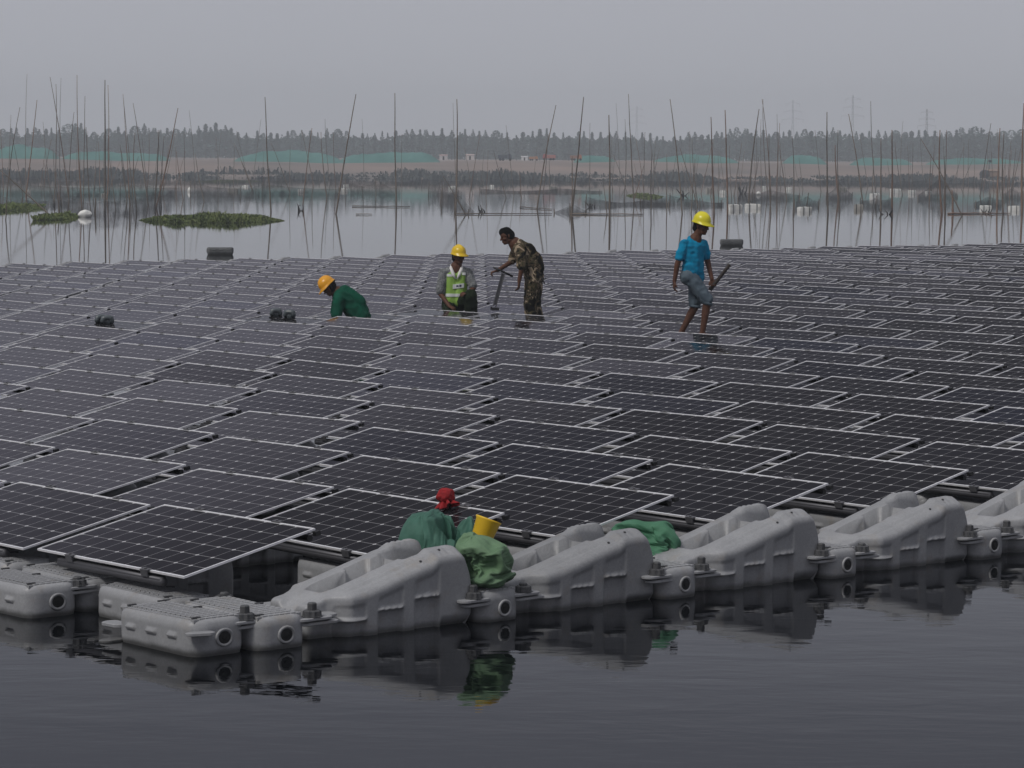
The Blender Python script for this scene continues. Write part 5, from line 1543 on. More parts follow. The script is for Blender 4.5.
[-1,-6,5,0,-7,5,1,-3,7,3,-2,7,-5,-4,3,1,-1,8,4,-7,-1,4,-6,-1,-7,-3,1,-6,-3,3,-5,-6,0,-5,-4,2,-7,-3,-1,-5,-2,6,2,-6,4,-5,-4,3,0,-2,7,-3,0,7,-4,-5,3,-2,-6,-4,-4,1,7,-4,3,5,4,1,6,7,0,3,-3,2,7,0,0,7,-3,1,7,-2,1,7,-7,-1,4,-5,-1,5,1,-1,8,-2,0,7,1,-5,5,0,-5,6,-1,0,8,0,0,8],
[7,-2,4,0,-7,2,1,-5,6,-6,-1,5,0,0,8,-1,-2,8,5,-5,3,3,-6,-5,-8,-1,2,-6,-4,3,-6,-2,4,-6,-3,3,-7,-3,0,-7,0,3,-2,-3,6,-3,-6,-3,-6,-3,-2,-4,0,6,-3,-5,-4,-4,-7,2,-5,3,5,-5,3,6,2,1,7,2,2,7,1,-3,6,-3,1,7,-5,0,6,-5,2,6,-6,0,5,-5,-2,6,-2,-3,7,1,0,8,-1,-4,7,-2,0,8,-2,-2,7,-3,-3,6],
[7,-1,2,0,-5,6,0,-7,2,8,0,2,6,2,3,0,-1,7,1,-2,7,4,-4,6,-1,-4,6,-6,-1,4,-6,-4,3,-6,-5,2,-6,-3,-3,-7,-1,3,-2,-3,7,-3,0,7,-6,-6,0,-6,5,2,-6,-4,-3,-5,-4,4,-4,6,0,-5,4,4,-4,3,6,0,2,8,0,-2,8,-7,3,1,-3,2,7,-6,-1,6,-5,0,6,-5,-2,4,-2,-1,7,2,-1,7,-3,5,5,-3,1,7,-3,-5,5,-2,-3,7],
[0,-2,7,1,-6,4,0,-7,4,-7,-2,4,1,2,8,-7,1,5,0,-1,8,3,-7,1,7,-4,0,-6,0,6,-6,-2,3,-6,-4,1,1,2,8,-5,-2,5,-2,-2,7,-4,-6,3,-5,-5,1,-5,2,6,-5,-4,4,-5,2,6,-2,7,-4,-5,6,-2,-7,3,-2,-1,1,7,-2,0,8,-2,-1,7,-2,2,7,-5,-3,4,-6,-1,5,-6,-1,6,-6,-3,5,-4,0,7,-4,6,3,-2,1,7,-2,-1,8,-1,-2,7],
[0,-2,8,1,-3,7,1,1,7,-5,-4,5,-5,-1,5,-1,-1,7,-2,0,8,-1,0,7,-4,3,6,-4,2,6,-7,-1,4,-5,-3,-5,-5,0,6,-5,-3,6,-4,-4,6,-6,-5,1,-3,-4,6,-3,-1,7,7,1,4,-4,5,4,-5,6,-1,-4,6,-2,-2,4,7,-4,-1,7,-1,2,7,-7,3,-4,-3,1,7,-2,5,6,-4,0,6,-4,0,6,-8,2,1,-5,-1,6,-5,5,4,-2,2,8,-1,0,7,-2,-1,7],
[0,-1,7,-3,5,6,1,-7,-3,-2,-2,6,-4,-1,6,-7,-1,-1,-6,2,4,-5,3,6,-4,2,6,-5,2,6,-6,-1,5,-6,-4,-3,-4,-1,6,-1,-7,2,-5,-3,5,2,0,8,-1,-4,7,0,-6,5,-1,2,8,-2,3,7,-5,7,0,-5,1,6,-4,5,3,-7,0,2,-2,4,6,-7,1,1,-7,0,3,-4,2,6,-5,0,6,-4,0,6,-7,0,1,-5,-1,5,-4,5,4,-2,3,7,-3,2,7,0,-3,7],
[-1,-1,9,0,-3,8,1,-5,7,3,-2,8,-6,-6,0,-6,2,6,1,1,8,-4,3,6,-3,-4,6,-2,2,8,-8,0,3,-5,-4,6,-4,-1,7,-5,4,6,-4,-2,7,-8,-6,1,-1,5,8,-3,-9,3,-4,4,7,-3,6,5,-5,6,2,-7,6,1,-8,4,1,-8,0,4,-7,4,3,-9,2,1,-8,1,2,-5,2,7,-4,0,8,-1,5,7,-9,1,2,-7,-3,4,-4,4,7,-5,5,5,2,8,3,-1,-7,4],
[-17,-4,20,-8,9,24,-3,3,27,3,-16,22,-3,-1,26,0,0,26,-18,14,11,-15,17,11,-11,16,16,4,8,24,4,11,23,-9,11,22,-22,-5,16,-13,-13,21,-15,-5,23,-1,-15,23,1,0,28,-2,19,20,-20,5,18,-11,16,18,-18,15,16,-20,19,-1,-22,17,-7,-23,15,5,-25,12,5,-25,5,10,-26,5,1,-21,-3,16,-12,9,22,-17,0,21,-25,-3,8,-23,-9,12,-14,1,24,-15,20,13,-15,13,19,0,1,27],
[-12,12,26,-13,5,27,-12,12,25,-4,13,27,-1,2,31,-22,11,18,-21,11,19,-17,13,20,-12,10,24,-5,4,29,-2,9,28,5,14,27,10,23,18,8,29,3,5,29,-8,0,31,1,-16,26,2,-25,13,11,-14,14,22,-19,22,10,-16,16,21,-18,16,21,-25,13,14,-25,19,-3,-28,12,3,-26,5,16,-30,1,7,-30,-4,5,-19,-4,23,-18,-4,24,-15,-11,24,-28,-10,7,-19,-16,18,-13,-4,28,-10,10,28,-18,16,19],
[-6,-7,35,-8,-2,36,-5,-1,36,-9,2,37,-22,7,29,-15,4,33,-4,2,35,7,1,36,24,9,25,25,24,10,23,29,0,17,32,-5,10,35,-8,-3,34,13,-11,30,20,-15,31,14,-10,32,11,-10,29,20,-13,30,16,-14,26,22,-17,21,26,-21,17,26,-21,12,29,-26,8,26,-31,3,22,-30,7,22,-33,-1,17,-36,-3,4,-34,-12,7,-28,-16,18,-22,-12,26,-19,-16,28,-28,-23,8,-24,-28,7,-14,-28,21,-6,-18,32],
[11,-65,-16,22,-61,-12,34,-54,-21,47,-45,-13,56,-38,-3,62,-28,0,67,-11,-2,67,0,12,63,8,20,60,14,27,52,25,33,44,32,45,35,44,36,31,50,31,23,59,32,10,61,25,-3,64,20,-11,64,13,-23,61,15,-36,55,7,-46,49,10,-51,42,10,-59,29,7,-66,20,5,-67,12,6,-70,3,14,-65,-9,13,-64,-21,8,-62,-24,3,-58,-34,7,-52,-42,-6,-42,-52,-2,-36,-58,1,-28,-65,-2,-16,-65,-5,-2,-67,-10],
    ],
    'slumped': [
[-45,-46,78,-50,-43,80,-51,-47,79,-40,-49,80,-45,-50,77,-43,-53,81,-53,-52,79,-46,-54,78,-54,-53,76,-45,-57,79,-47,-56,74,-43,-54,74,-47,-52,70,-42,-54,72,-50,-57,69,-55,-54,70,-49,-55,66,-44,-56,67,-40,-48,72,-44,-52,67,-48,-50,68,-55,-50,68,-48,-48,65,-40,-47,68,-43,-46,69,-50,-44,66,-54,-47,71,-45,-41,66,-48,-45,71,-44,-41,70,-44,-42,74,-53,-42,70,-54,-45,76,-48,-41,78,-40,-45,76,-43,-41,79],
[4,42,45,6,30,50,0,24,55,-13,14,57,-10,3,60,-13,-7,53,-5,-20,51,-7,-28,46,3,-38,39,-1,-42,28,2,-48,22,5,-54,13,5,-58,4,4,-57,-9,9,-53,-16,4,-56,-25,7,-51,-29,13,-48,-33,13,-46,-43,16,-34,-46,13,-28,-52,12,-20,-56,5,-11,-54,-3,1,-57,-1,14,-56,4,24,-48,2,37,-47,-7,40,-33,-6,50,-27,-10,52,-15,-9,55,-8,-5,56,6,-5,60,11,-1,55,17,0,56,28,4,45,35],
[-33,5,-9,-31,1,-17,-27,-1,-21,-30,3,-17,-21,4,-26,-15,3,-29,-16,-2,-27,-26,-7,-15,-26,-14,-1,-24,-20,4,-17,-26,6,-17,-27,0,-6,-32,0,-4,-33,-5,5,-33,-10,24,-23,-12,7,-32,-15,-11,-23,-22,-25,-22,-12,-30,-19,6,-31,-16,9,-24,-11,21,-20,-7,26,-20,-3,26,-24,-1,22,-29,2,13,-30,3,-5,-30,8,-9,-30,12,-6,-29,15,-2,-26,21,1,-19,27,6,-17,26,11,-23,22,12,-28,21,10,-33,13,0],
[-21,9,-16,-24,4,-14,-22,-4,-17,-19,-15,-15,-21,-16,11,-8,-11,23,-5,0,26,8,5,24,18,8,16,22,5,13,25,2,10,25,3,7,25,-7,9,24,-13,6,25,-15,2,23,-15,-6,27,9,-2,25,7,10,26,7,-8,24,13,-9,27,4,-9,15,4,-25,-6,2,-28,-21,-4,-18,-26,-9,0,-25,-3,8,-20,7,16,-24,9,-3,-24,7,-5,-24,11,-2,-23,15,0,-21,17,5,-11,26,1,-24,15,3,-26,9,-7,-27,7,-4],
[-23,8,-6,-23,2,-9,-23,4,10,-5,17,17,13,20,4,7,22,5,17,9,14,9,4,20,15,1,16,20,8,7,19,13,-3,23,6,3,12,19,-10,17,17,-7,18,13,9,23,7,6,24,7,3,24,-1,-8,23,2,10,22,-10,-3,21,10,-8,19,17,-1,17,19,4,19,15,2,6,8,-22,-10,0,-21,-22,-2,-6,-21,4,5,-11,20,-3,-19,13,-5,-20,13,1,-15,19,-1,-21,10,-7,-16,10,-17,-19,-1,-17,-14,11,-17],
[-7,1,-8,-9,4,4,-1,9,5,5,3,-9,3,10,1,5,5,8,-10,2,4,7,7,4,8,7,2,-5,7,-6,-7,6,-6,3,9,-5,6,8,-4,-2,9,-4,5,9,-2,7,6,4,9,-2,-5,7,-2,-7,8,-2,5,6,7,-3,-1,2,11,-1,0,11,7,3,-7,3,11,-1,6,7,-5,5,8,-4,-2,4,-9,-8,4,5,-7,4,-6,-9,6,-2,-8,7,-2,-1,7,-8,-3,9,3,-4,5,-9,-3,8,4,-10,-5,3],
[-8,4,0,-6,5,4,4,7,0,4,7,0,-5,2,7,-7,5,3,-1,5,7,5,6,-4,-2,8,-4,1,9,-2,0,8,-4,0,8,-4,8,2,3,2,8,-3,4,8,-3,8,-2,2,8,-4,-1,9,2,2,8,4,-2,5,6,-2,6,4,5,6,6,1,7,5,1,4,6,-4,-1,5,8,3,6,-5,0,5,-7,-5,2,-7,-7,2,-4,-7,4,-1,-6,6,-3,-6,6,0,-6,5,-3,-6,3,-5,-3,7,3,-7,4,-2],
[-5,5,5,5,7,2,5,7,-1,5,7,-1,6,4,-3,-8,3,0,2,6,6,1,1,8,-2,7,-3,-2,7,-4,5,6,4,0,7,-5,3,8,-2,2,8,-2,4,6,-4,1,9,-2,3,-7,3,7,2,3,6,3,-5,6,6,-1,6,5,-4,7,2,-3,5,6,2,2,-5,-7,4,7,-2,4,8,0,5,7,0,1,5,-6,-7,4,0,-2,8,-4,-5,7,-2,-3,7,-4,-6,5,-4,-8,3,0,-8,3,-3,-4,8,-1],
[-6,4,4,5,6,1,7,3,-3,3,6,5,7,-1,-6,8,1,2,6,6,-1,5,7,1,7,4,2,7,6,0,5,7,-2,-2,7,-5,2,8,-1,2,8,-3,3,7,-3,8,2,0,8,1,-1,8,0,4,7,4,-3,7,4,0,7,6,-1,4,7,4,3,3,7,4,8,-1,2,6,-5,-2,3,7,4,7,-2,1,5,-7,-7,4,2,1,7,-3,-4,7,-3,-3,7,-4,-5,4,-6,-4,6,5,7,4,3,2,8,-3],
[2,6,6,3,7,5,2,5,7,4,6,6,6,7,-1,8,4,1,0,1,9,3,8,-2,2,7,-4,7,5,-1,4,7,-3,-6,3,-5,2,8,-2,2,7,-2,4,8,-2,5,7,-2,8,4,1,7,4,-2,6,2,-4,7,4,0,4,3,-6,7,4,-1,5,6,-5,3,7,1,4,7,0,4,7,-2,4,7,-2,5,7,3,-2,5,-7,-2,7,-5,-1,7,-5,-5,7,-2,-4,4,-6,3,6,6,1,5,6,-4,2,7],
[3,6,5,2,5,7,4,7,3,6,2,-5,5,4,4,8,2,1,5,7,0,-1,7,-5,6,5,3,1,8,-1,3,7,-3,-1,8,-3,2,8,-2,3,7,-4,1,1,-8,4,7,-2,8,5,0,5,4,-5,7,6,3,7,5,0,5,7,0,1,4,-7,1,2,8,3,5,7,5,7,0,3,7,-5,-3,2,8,2,5,-7,6,5,-2,0,7,-5,0,8,-4,-8,2,2,-5,5,5,6,6,1,-4,4,6,-1,8,-4],
[2,6,6,3,6,4,5,7,0,5,7,1,1,7,5,-8,2,2,4,7,2,7,2,5,-3,7,-5,8,4,2,-3,7,-2,0,8,-3,2,7,-5,4,8,0,3,7,-4,3,7,-5,7,5,-1,6,4,5,7,4,-2,7,4,0,6,4,-5,7,6,1,2,5,-7,5,5,-3,1,1,8,5,5,4,4,7,-4,5,6,2,4,5,6,-1,7,-5,1,7,-5,2,7,-3,5,6,4,3,4,6,-4,8,-1,-5,7,-1],
[5,6,1,5,6,3,4,6,5,4,7,0,-8,1,2,1,5,7,-2,4,-8,-1,8,-4,0,7,-4,0,7,-4,7,3,-2,7,5,-1,-5,7,2,5,0,7,4,7,0,0,3,-7,7,6,-1,2,6,-5,-2,1,9,3,3,7,6,5,3,6,6,1,5,5,6,1,1,8,4,7,4,-1,-1,9,0,-2,9,-3,1,7,1,5,-7,4,6,-4,5,6,-4,1,8,-3,8,4,-1,8,2,-4,-1,7,-3,-1,6,6],
[4,7,4,4,7,4,3,8,-3,0,5,8,-2,4,7,-8,-4,-2,0,5,7,-6,3,-6,6,6,1,-7,3,-5,0,8,-3,1,7,-4,-5,7,1,6,7,1,5,0,6,4,7,1,5,7,0,6,6,0,5,6,-3,-7,-4,3,-5,-5,4,-3,-5,7,0,-2,8,2,4,7,0,-1,8,4,4,6,6,5,-2,5,5,4,4,5,-4,7,5,-2,6,6,-3,8,1,-3,5,-3,-6,7,4,3,-2,7,-5,5,5,4],
[5,7,2,3,5,-7,0,4,7,-8,-3,-1,-8,1,-3,-4,8,1,-1,6,-5,-1,7,-4,-1,7,-5,-4,5,-5,-7,2,-4,7,6,-1,4,5,-5,5,-2,7,1,-5,7,4,-5,6,5,7,1,4,7,-1,-1,5,-8,4,6,5,-4,-5,5,-6,-6,2,-5,-7,1,-5,-7,1,1,1,9,4,6,5,7,6,-1,6,0,-5,6,2,2,8,4,-2,6,5,-4,5,6,-3,8,4,-1,0,9,1,-1,7,-5,-3,7,4],
[5,6,1,6,6,0,7,3,-4,3,4,7,-6,-3,-6,-7,4,2,-1,7,-5,5,6,3,-5,6,-3,5,7,0,-5,6,-4,-5,6,-2,6,4,-5,4,5,-6,7,4,0,2,-7,5,-7,2,4,5,7,1,4,7,-1,3,7,-4,2,3,8,-3,-6,5,-4,-5,6,2,-1,8,6,5,4,6,-1,-7,1,-9,-2,4,-2,-8,6,4,-3,7,4,-3,7,5,-3,8,3,-2,7,5,-1,-3,7,-3,-3,6,-4,3,6,4],
[5,5,-5,7,6,0,5,4,6,-5,3,5,-6,5,1,0,8,0,-3,0,-8,0,7,-5,8,3,1,3,7,-4,0,8,-3,6,6,2,4,1,-8,0,-1,-8,7,5,-1,7,2,5,-6,3,4,-2,4,6,5,7,0,-1,3,-7,2,7,-2,2,0,9,1,0,9,4,3,8,6,1,-6,6,1,-6,5,-2,-7,7,0,3,4,5,-3,7,5,-3,8,4,-2,8,1,-3,8,1,-3,-2,7,-4,-1,8,4,5,6,4],
[5,6,4,5,6,3,-6,4,4,-7,4,-4,-5,6,3,1,9,0,-2,5,-7,-1,6,-6,1,8,-3,0,8,-2,6,6,-1,6,6,1,5,4,6,4,6,-4,0,-1,-9,4,7,1,7,5,1,-8,-2,3,1,5,7,2,8,-2,-2,6,-6,3,8,0,4,2,7,7,3,-1,6,0,-6,1,-9,2,8,0,-1,13,-5,-2,10,3,0,9,3,4,8,2,-2,7,4,-2,4,7,2,-3,3,-7,6,4,2,5,6,4],
[4,4,6,5,5,5,-2,5,7,-5,4,-5,3,8,2,-1,6,-6,3,6,4,-1,7,-5,0,7,-4,-2,8,-2,2,8,-3,-2,1,-9,1,-6,6,6,4,6,4,8,-1,2,8,0,5,5,-4,0,5,7,-7,-5,-2,2,4,7,4,7,4,4,6,3,8,2,-2,6,-1,-6,4,-2,-7,4,-6,-5,9,2,-1,9,-1,-3,12,-7,-2,10,1,-1,8,3,-2,8,3,-2,-2,8,-4,-1,9,-2,3,6,5,4,5,4],
[5,7,-1,3,6,5,-7,4,-3,-7,4,2,-8,-3,1,1,4,-6,-1,7,-4,-4,1,-7,-1,7,-5,7,5,-3,8,3,1,7,5,2,7,5,2,-1,-6,6,3,3,7,-1,8,-3,5,7,0,4,7,-4,-5,-3,5,-3,-6,5,4,2,7,2,-6,5,-2,3,-8,7,2,-5,0,-6,6,5,0,-7,8,3,-1,26,18,-2,21,13,1,10,2,-3,9,2,-2,8,-1,-1,-3,1,-8,5,5,4,9,0,2,5,6,4],
[5,7,4,-7,4,4,-7,4,-4,-2,2,8,-3,2,7,-4,2,-7,1,8,-3,-2,7,-4,-4,4,-7,-5,6,-3,1,8,-4,5,2,6,5,3,-6,8,2,1,3,0,9,0,2,7,4,7,2,3,-1,8,1,-5,7,-4,-3,7,4,-3,7,3,5,6,7,-4,-3,5,-2,-7,5,-1,-7,7,4,2,7,3,0,7,-2,0,16,12,0,9,3,2,8,2,0,7,5,-1,4,8,3,7,2,3,7,3,3,5,6,4],
[5,6,1,-7,3,3,-6,2,6,0,2,8,1,4,7,2,4,6,0,7,-3,-2,7,-4,1,8,0,1,7,-4,6,6,0,7,6,-1,7,4,2,3,1,8,3,-1,7,6,-5,-1,3,5,6,1,7,5,2,-1,8,4,-1,8,0,-7,4,6,6,3,7,-3,-2,-4,-6,5,3,-5,-6,6,2,6,7,4,0,5,-1,1,6,-16,2,10,1,0,8,2,-1,1,8,-2,6,4,4,7,-5,-1,6,5,3,5,6,3],
[-4,3,7,-7,4,3,-2,2,8,-1,3,8,0,4,8,6,0,7,-5,6,-4,4,6,5,0,8,-3,6,2,5,5,1,7,4,0,7,3,0,7,8,0,-2,2,-8,3,7,-4,2,1,-2,8,3,-6,5,6,6,0,7,3,-4,3,-2,8,7,4,-3,7,3,-3,3,-4,-7,5,-1,-7,8,3,1,5,2,3,4,12,3,9,0,0,9,0,-1,8,-2,3,5,-6,4,8,-4,1,8,-3,2,7,-3,3,6,5,3],
[-2,3,7,-2,2,8,2,1,8,-5,1,7,7,5,-1,2,5,5,5,2,7,5,6,3,5,2,6,8,3,4,-1,-6,6,5,1,7,0,-3,8,2,-1,8,5,-4,6,6,-2,5,-4,-6,5,2,-6,7,0,3,8,3,-7,4,8,3,2,7,1,-4,7,2,-5,7,-1,-6,7,4,1,8,1,-4,5,2,-3,5,2,-1,5,11,3,8,3,1,9,0,2,8,3,0,4,-7,-3,8,-1,3,8,0,4,3,8,0],
[-3,3,8,3,1,7,2,2,8,4,1,7,3,1,8,-2,6,7,4,-3,7,2,-6,6,1,-7,5,5,-1,6,7,2,6,-5,-8,2,6,4,5,7,4,3,8,3,-2,2,-1,9,5,5,6,0,9,1,8,3,-1,8,0,3,8,3,1,5,-6,-3,1,3,8,6,-2,-5,8,0,5,8,-1,-1,6,0,0,4,1,-3,7,2,0,9,3,0,8,0,3,8,-4,4,6,5,5,7,2,3,7,5,1,7,3,4],
[6,0,6,4,1,8,6,1,7,6,1,6,3,0,8,6,-2,6,1,-8,3,3,-5,6,3,-5,6,0,-7,5,4,-4,6,-3,-5,5,-2,-7,5,-4,-4,6,-4,-4,7,-2,1,8,0,3,8,0,-1,9,-5,4,5,-3,3,-7,7,4,-2,6,4,-5,6,0,-6,7,2,-4,5,-2,6,8,-1,-5,17,-4,-3,8,5,1,7,1,1,8,2,0,8,2,2,4,-7,1,7,-2,3,2,8,4,7,-2,4,7,-1,4],
[5,1,7,3,2,8,4,2,7,3,2,8,0,-4,7,6,-3,5,3,-6,6,4,-3,7,3,-5,6,3,-5,6,1,-4,8,4,-3,7,-4,-7,0,6,1,5,3,1,8,-8,1,2,-2,0,8,0,9,-2,1,7,4,3,5,-6,7,2,-5,5,-6,-3,1,-7,-5,7,5,0,7,1,6,10,1,-1,13,10,1,4,1,-4,9,2,-1,9,2,1,8,0,3,6,6,1,6,6,3,6,5,3,2,7,4,8,-1,4],
[7,-4,-1,8,-1,3,3,1,8,4,1,7,3,-1,8,3,-6,6,4,-5,6,4,-3,7,4,-3,7,2,-6,6,8,1,2,1,-3,8,1,-2,8,0,-5,7,7,3,3,8,1,3,-5,1,7,-4,-3,7,8,4,1,9,1,-3,7,3,-4,5,-1,-7,5,-2,-7,7,3,0,9,2,2,9,1,1,16,-4,-1,18,6,4,8,2,0,9,1,3,6,-6,3,8,0,4,7,4,3,7,2,3,5,6,3,6,-2,5],
[8,0,4,7,0,6,6,1,6,9,0,1,5,1,7,0,-7,4,3,-5,6,3,-7,4,5,-2,6,2,-5,7,5,-2,7,8,0,4,-2,-8,3,-3,-7,5,-1,-6,6,6,1,6,-3,-6,5,-1,3,7,7,-4,-1,8,-1,1,6,1,-6,4,0,-7,6,-1,-6,8,0,5,8,1,2,5,3,7,4,-4,4,16,1,0,9,0,0,7,-3,4,7,2,3,7,3,3,8,0,3,7,3,4,7,-4,1,8,-2,0],
[3,2,8,8,-1,2,7,0,5,8,1,2,8,1,2,2,-6,6,4,-5,6,1,-8,3,5,-2,7,3,-4,6,4,-3,7,3,-4,7,7,0,4,-2,-7,-4,2,2,8,-4,2,8,4,8,0,5,6,4,4,-7,1,7,-3,3,5,-5,-5,4,-7,-2,9,1,-1,7,-1,4,9,2,-2,9,2,2,12,6,-2,10,-11,2,11,-1,0,8,-2,4,8,2,4,7,-4,3,7,-2,4,8,-2,3,8,2,4,5,-8,-1],
[7,-5,0,3,3,8,8,2,1,5,1,7,9,1,1,3,-5,6,4,-4,6,4,-5,6,2,-6,5,8,3,3,3,-3,7,7,1,5,6,-1,6,-3,-5,6,-2,-9,-1,0,2,8,-6,-3,5,8,2,1,9,0,-1,5,-5,4,4,-6,-5,4,-8,-3,8,3,0,6,-6,3,8,1,-2,9,1,0,7,4,3,6,4,2,7,0,1,7,-1,5,8,0,4,7,-2,4,6,-6,2,6,-6,2,7,2,4,6,4,5],
[8,0,2,8,0,4,5,0,8,8,2,1,6,1,5,6,-1,6,3,-6,6,2,-7,4,2,-8,4,4,1,7,1,-7,5,-4,-4,6,-8,-2,0,5,1,7,-4,5,5,-8,-2,2,-2,4,7,5,-7,2,4,6,5,8,-3,2,1,-8,0,5,-3,-5,8,2,0,8,0,3,8,0,-3,8,2,-3,6,2,3,7,2,1,8,0,4,8,0,4,7,-1,4,7,-2,4,6,-3,5,4,-8,0,8,-3,1,6,-6,-2],
[8,-4,0,8,-2,1,7,1,4,7,1,4,8,2,3,8,2,4,5,-3,6,5,-2,7,-2,-8,1,3,-6,6,7,5,2,4,-4,6,-2,-2,8,-8,-3,1,0,-8,1,-4,2,7,3,0,7,7,-4,0,4,-8,0,8,-2,-1,1,-8,-2,7,4,-3,8,2,0,8,1,2,8,-1,-4,8,1,-3,7,2,6,6,1,6,4,-3,7,7,-3,5,7,-1,4,7,-1,5,7,-4,4,6,-6,2,8,-3,1,8,1,4],
[7,2,4,7,-3,-3,8,1,3,8,1,4,8,2,-1,7,4,1,6,1,6,5,0,6,4,-5,5,0,-8,0,5,-3,7,6,-3,6,2,-3,8,0,-3,8,-1,-5,7,-8,0,2,8,-3,3,8,0,4,6,-6,0,8,1,-3,3,-7,-5,8,1,1,4,-2,7,9,2,1,7,0,-4,8,1,-3,6,1,-5,9,1,-1,8,0,1,6,-3,5,8,-2,5,7,-2,5,7,-4,4,7,-5,3,8,-3,2,5,-6,-2],
[6,-5,-1,7,2,5,8,1,2,8,1,2,5,4,-6,7,4,1,7,2,4,1,-7,6,4,-5,7,4,-5,6,1,-3,7,-7,1,5,-5,-2,6,3,-1,8,0,0,8,1,0,8,2,-8,-2,3,-7,0,7,-4,2,-3,-7,4,6,-4,-5,8,1,-1,7,1,5,8,2,0,8,0,-4,8,1,0,7,2,-4,0,-6,6,4,-3,7,7,-3,5,7,-2,5,7,-3,3,6,-4,3,7,-4,2,8,-3,1,8,-4,-1],
[6,5,2,8,0,-1,9,1,3,8,1,1,8,3,-3,7,4,2,7,4,4,6,1,5,5,-3,6,1,5,7,-2,-2,8,-5,-1,7,5,1,7,1,-2,8,1,3,8,8,0,4,7,-3,4,-3,-8,-1,7,-5,1,2,-8,-1,8,2,3,8,3,2,8,1,3,9,2,-1,8,1,-3,9,2,-2,8,1,0,9,1,0,8,-1,4,6,-3,5,7,-2,4,7,-4,4,7,-5,3,8,-1,3,2,-8,-4,6,3,5],
[7,-4,-3,6,-6,-3,8,-2,-1,7,0,5,8,1,-1,7,4,0,5,4,-5,4,7,-2,6,4,4,1,3,8,-6,-1,6,-3,-3,7,2,-3,8,-1,-3,8,-7,5,2,8,0,3,5,-8,-1,4,-8,1,1,-9,0,5,-7,-2,5,4,5,8,2,2,8,-1,2,8,1,-2,8,5,0,-3,-2,8,7,-3,4,-1,-6,6,7,-3,4,6,-3,5,7,-3,4,7,-3,4,7,-4,3,9,-1,1,7,-5,0,8,1,0],
[9,-1,0,7,3,2,8,-2,-1,8,2,-2,9,2,0,9,3,-1,7,5,-1,6,6,-1,2,7,-5,3,2,8,-7,-1,4,7,3,4,4,0,8,3,-1,8,0,5,7,4,-6,4,4,-7,-1,6,-6,1,5,-6,-1,6,3,5,5,3,6,2,-1,9,9,1,2,7,2,-5,6,5,2,2,-1,8,6,-3,6,6,-2,6,4,-4,7,7,-1,5,8,-2,4,7,-4,4,7,-5,2,8,3,-1,7,-5,0,3,-8,-2],
[8,-1,1,7,4,3,8,0,-3,8,2,-2,8,1,0,8,2,-2,6,6,-1,7,-1,5,6,5,0,1,-4,8,-1,-4,7,7,1,5,4,0,8,4,-1,8,2,3,7,0,-8,-1,-2,-8,0,1,-9,-2,4,-8,0,7,4,4,5,4,6,5,3,6,8,1,2,7,1,-6,6,2,5,6,-1,5,2,-4,7,7,-1,5,6,-3,5,7,0,5,7,-4,5,7,-3,4,7,-4,2,8,-1,1,7,-4,2,7,6,0],
[2,-8,-4,9,1,0,8,0,-4,8,1,-4,6,-5,5,9,1,-1,8,5,0,9,2,4,6,4,6,-4,-7,5,0,-7,7,4,-2,8,8,0,5,4,0,8,9,-1,3,-6,-7,-1,-3,-9,-1,6,-6,2,4,5,7,-2,3,9,9,-2,2,6,3,5,6,4,-6,7,3,4,8,4,3,6,-7,0,-1,-3,8,8,-1,3,7,-1,5,8,-4,5,6,-4,6,7,-5,3,7,-7,2,9,-2,2,8,-2,4,8,-2,3],
[25,0,0,24,-4,-3,21,0,-14,23,-2,-9,25,7,2,25,0,-2,25,4,3,22,9,-4,9,3,23,21,9,6,15,1,18,7,-6,22,9,-1,22,16,8,16,15,-10,15,21,1,13,16,10,15,8,16,18,1,15,19,10,13,19,10,9,21,23,1,11,20,6,14,11,7,21,4,-12,20,17,0,16,18,-3,15,15,-6,18,11,-13,16,16,-12,12,14,-18,7,16,-17,6,22,-1,9,18,-14,11,23,9,6,22,-11,-5],
[27,-7,0,29,-4,-4,29,-3,0,28,-3,-7,28,1,-1,27,6,2,26,3,5,17,6,20,21,3,15,14,-2,23,21,3,17,20,5,17,20,14,12,16,20,7,12,22,8,11,22,13,12,21,16,13,18,18,17,13,19,17,9,20,15,11,21,4,9,26,-4,1,28,-9,-12,23,-3,-7,26,6,-2,26,6,-8,25,9,-11,22,14,-11,20,19,-14,14,18,-17,11,22,-11,10,23,-13,5,27,0,5,23,-16,4,25,-14,1],
[32,-14,3,31,-17,-3,33,-7,5,31,1,13,33,2,8,32,5,11,32,4,11,31,5,4,31,8,-4,27,13,-9,14,24,-12,7,29,-13,0,29,-9,0,32,-2,1,33,5,-5,33,7,-15,29,10,-19,25,14,-16,21,21,-20,16,23,-17,9,28,-16,4,30,-14,-3,31,-1,0,34,19,0,28,24,-5,23,19,-8,23,19,-13,22,19,-17,18,17,-21,18,24,-15,16,27,-13,13,29,-10,11,22,-23,5,25,-21,1,30,-12,8],
[34,-50,-16,41,-47,-22,34,-43,-31,30,-36,-40,24,-28,-47,27,-15,-51,28,-4,-54,20,8,-52,20,19,-49,21,30,-43,19,38,-36,20,42,-27,14,51,-23,10,57,-16,5,59,-1,5,62,7,-2,58,18,-13,59,26,-7,51,36,-15,42,43,-10,34,46,-2,29,51,-2,20,54,-4,17,59,-4,7,57,-2,-5,59,-2,-15,53,-6,-25,48,-6,-33,45,2,-45,38,3,-49,30,14,-55,27,12,-57,14,20,-56,6,22,-57,-1,29,-54,-5],
    ],
}
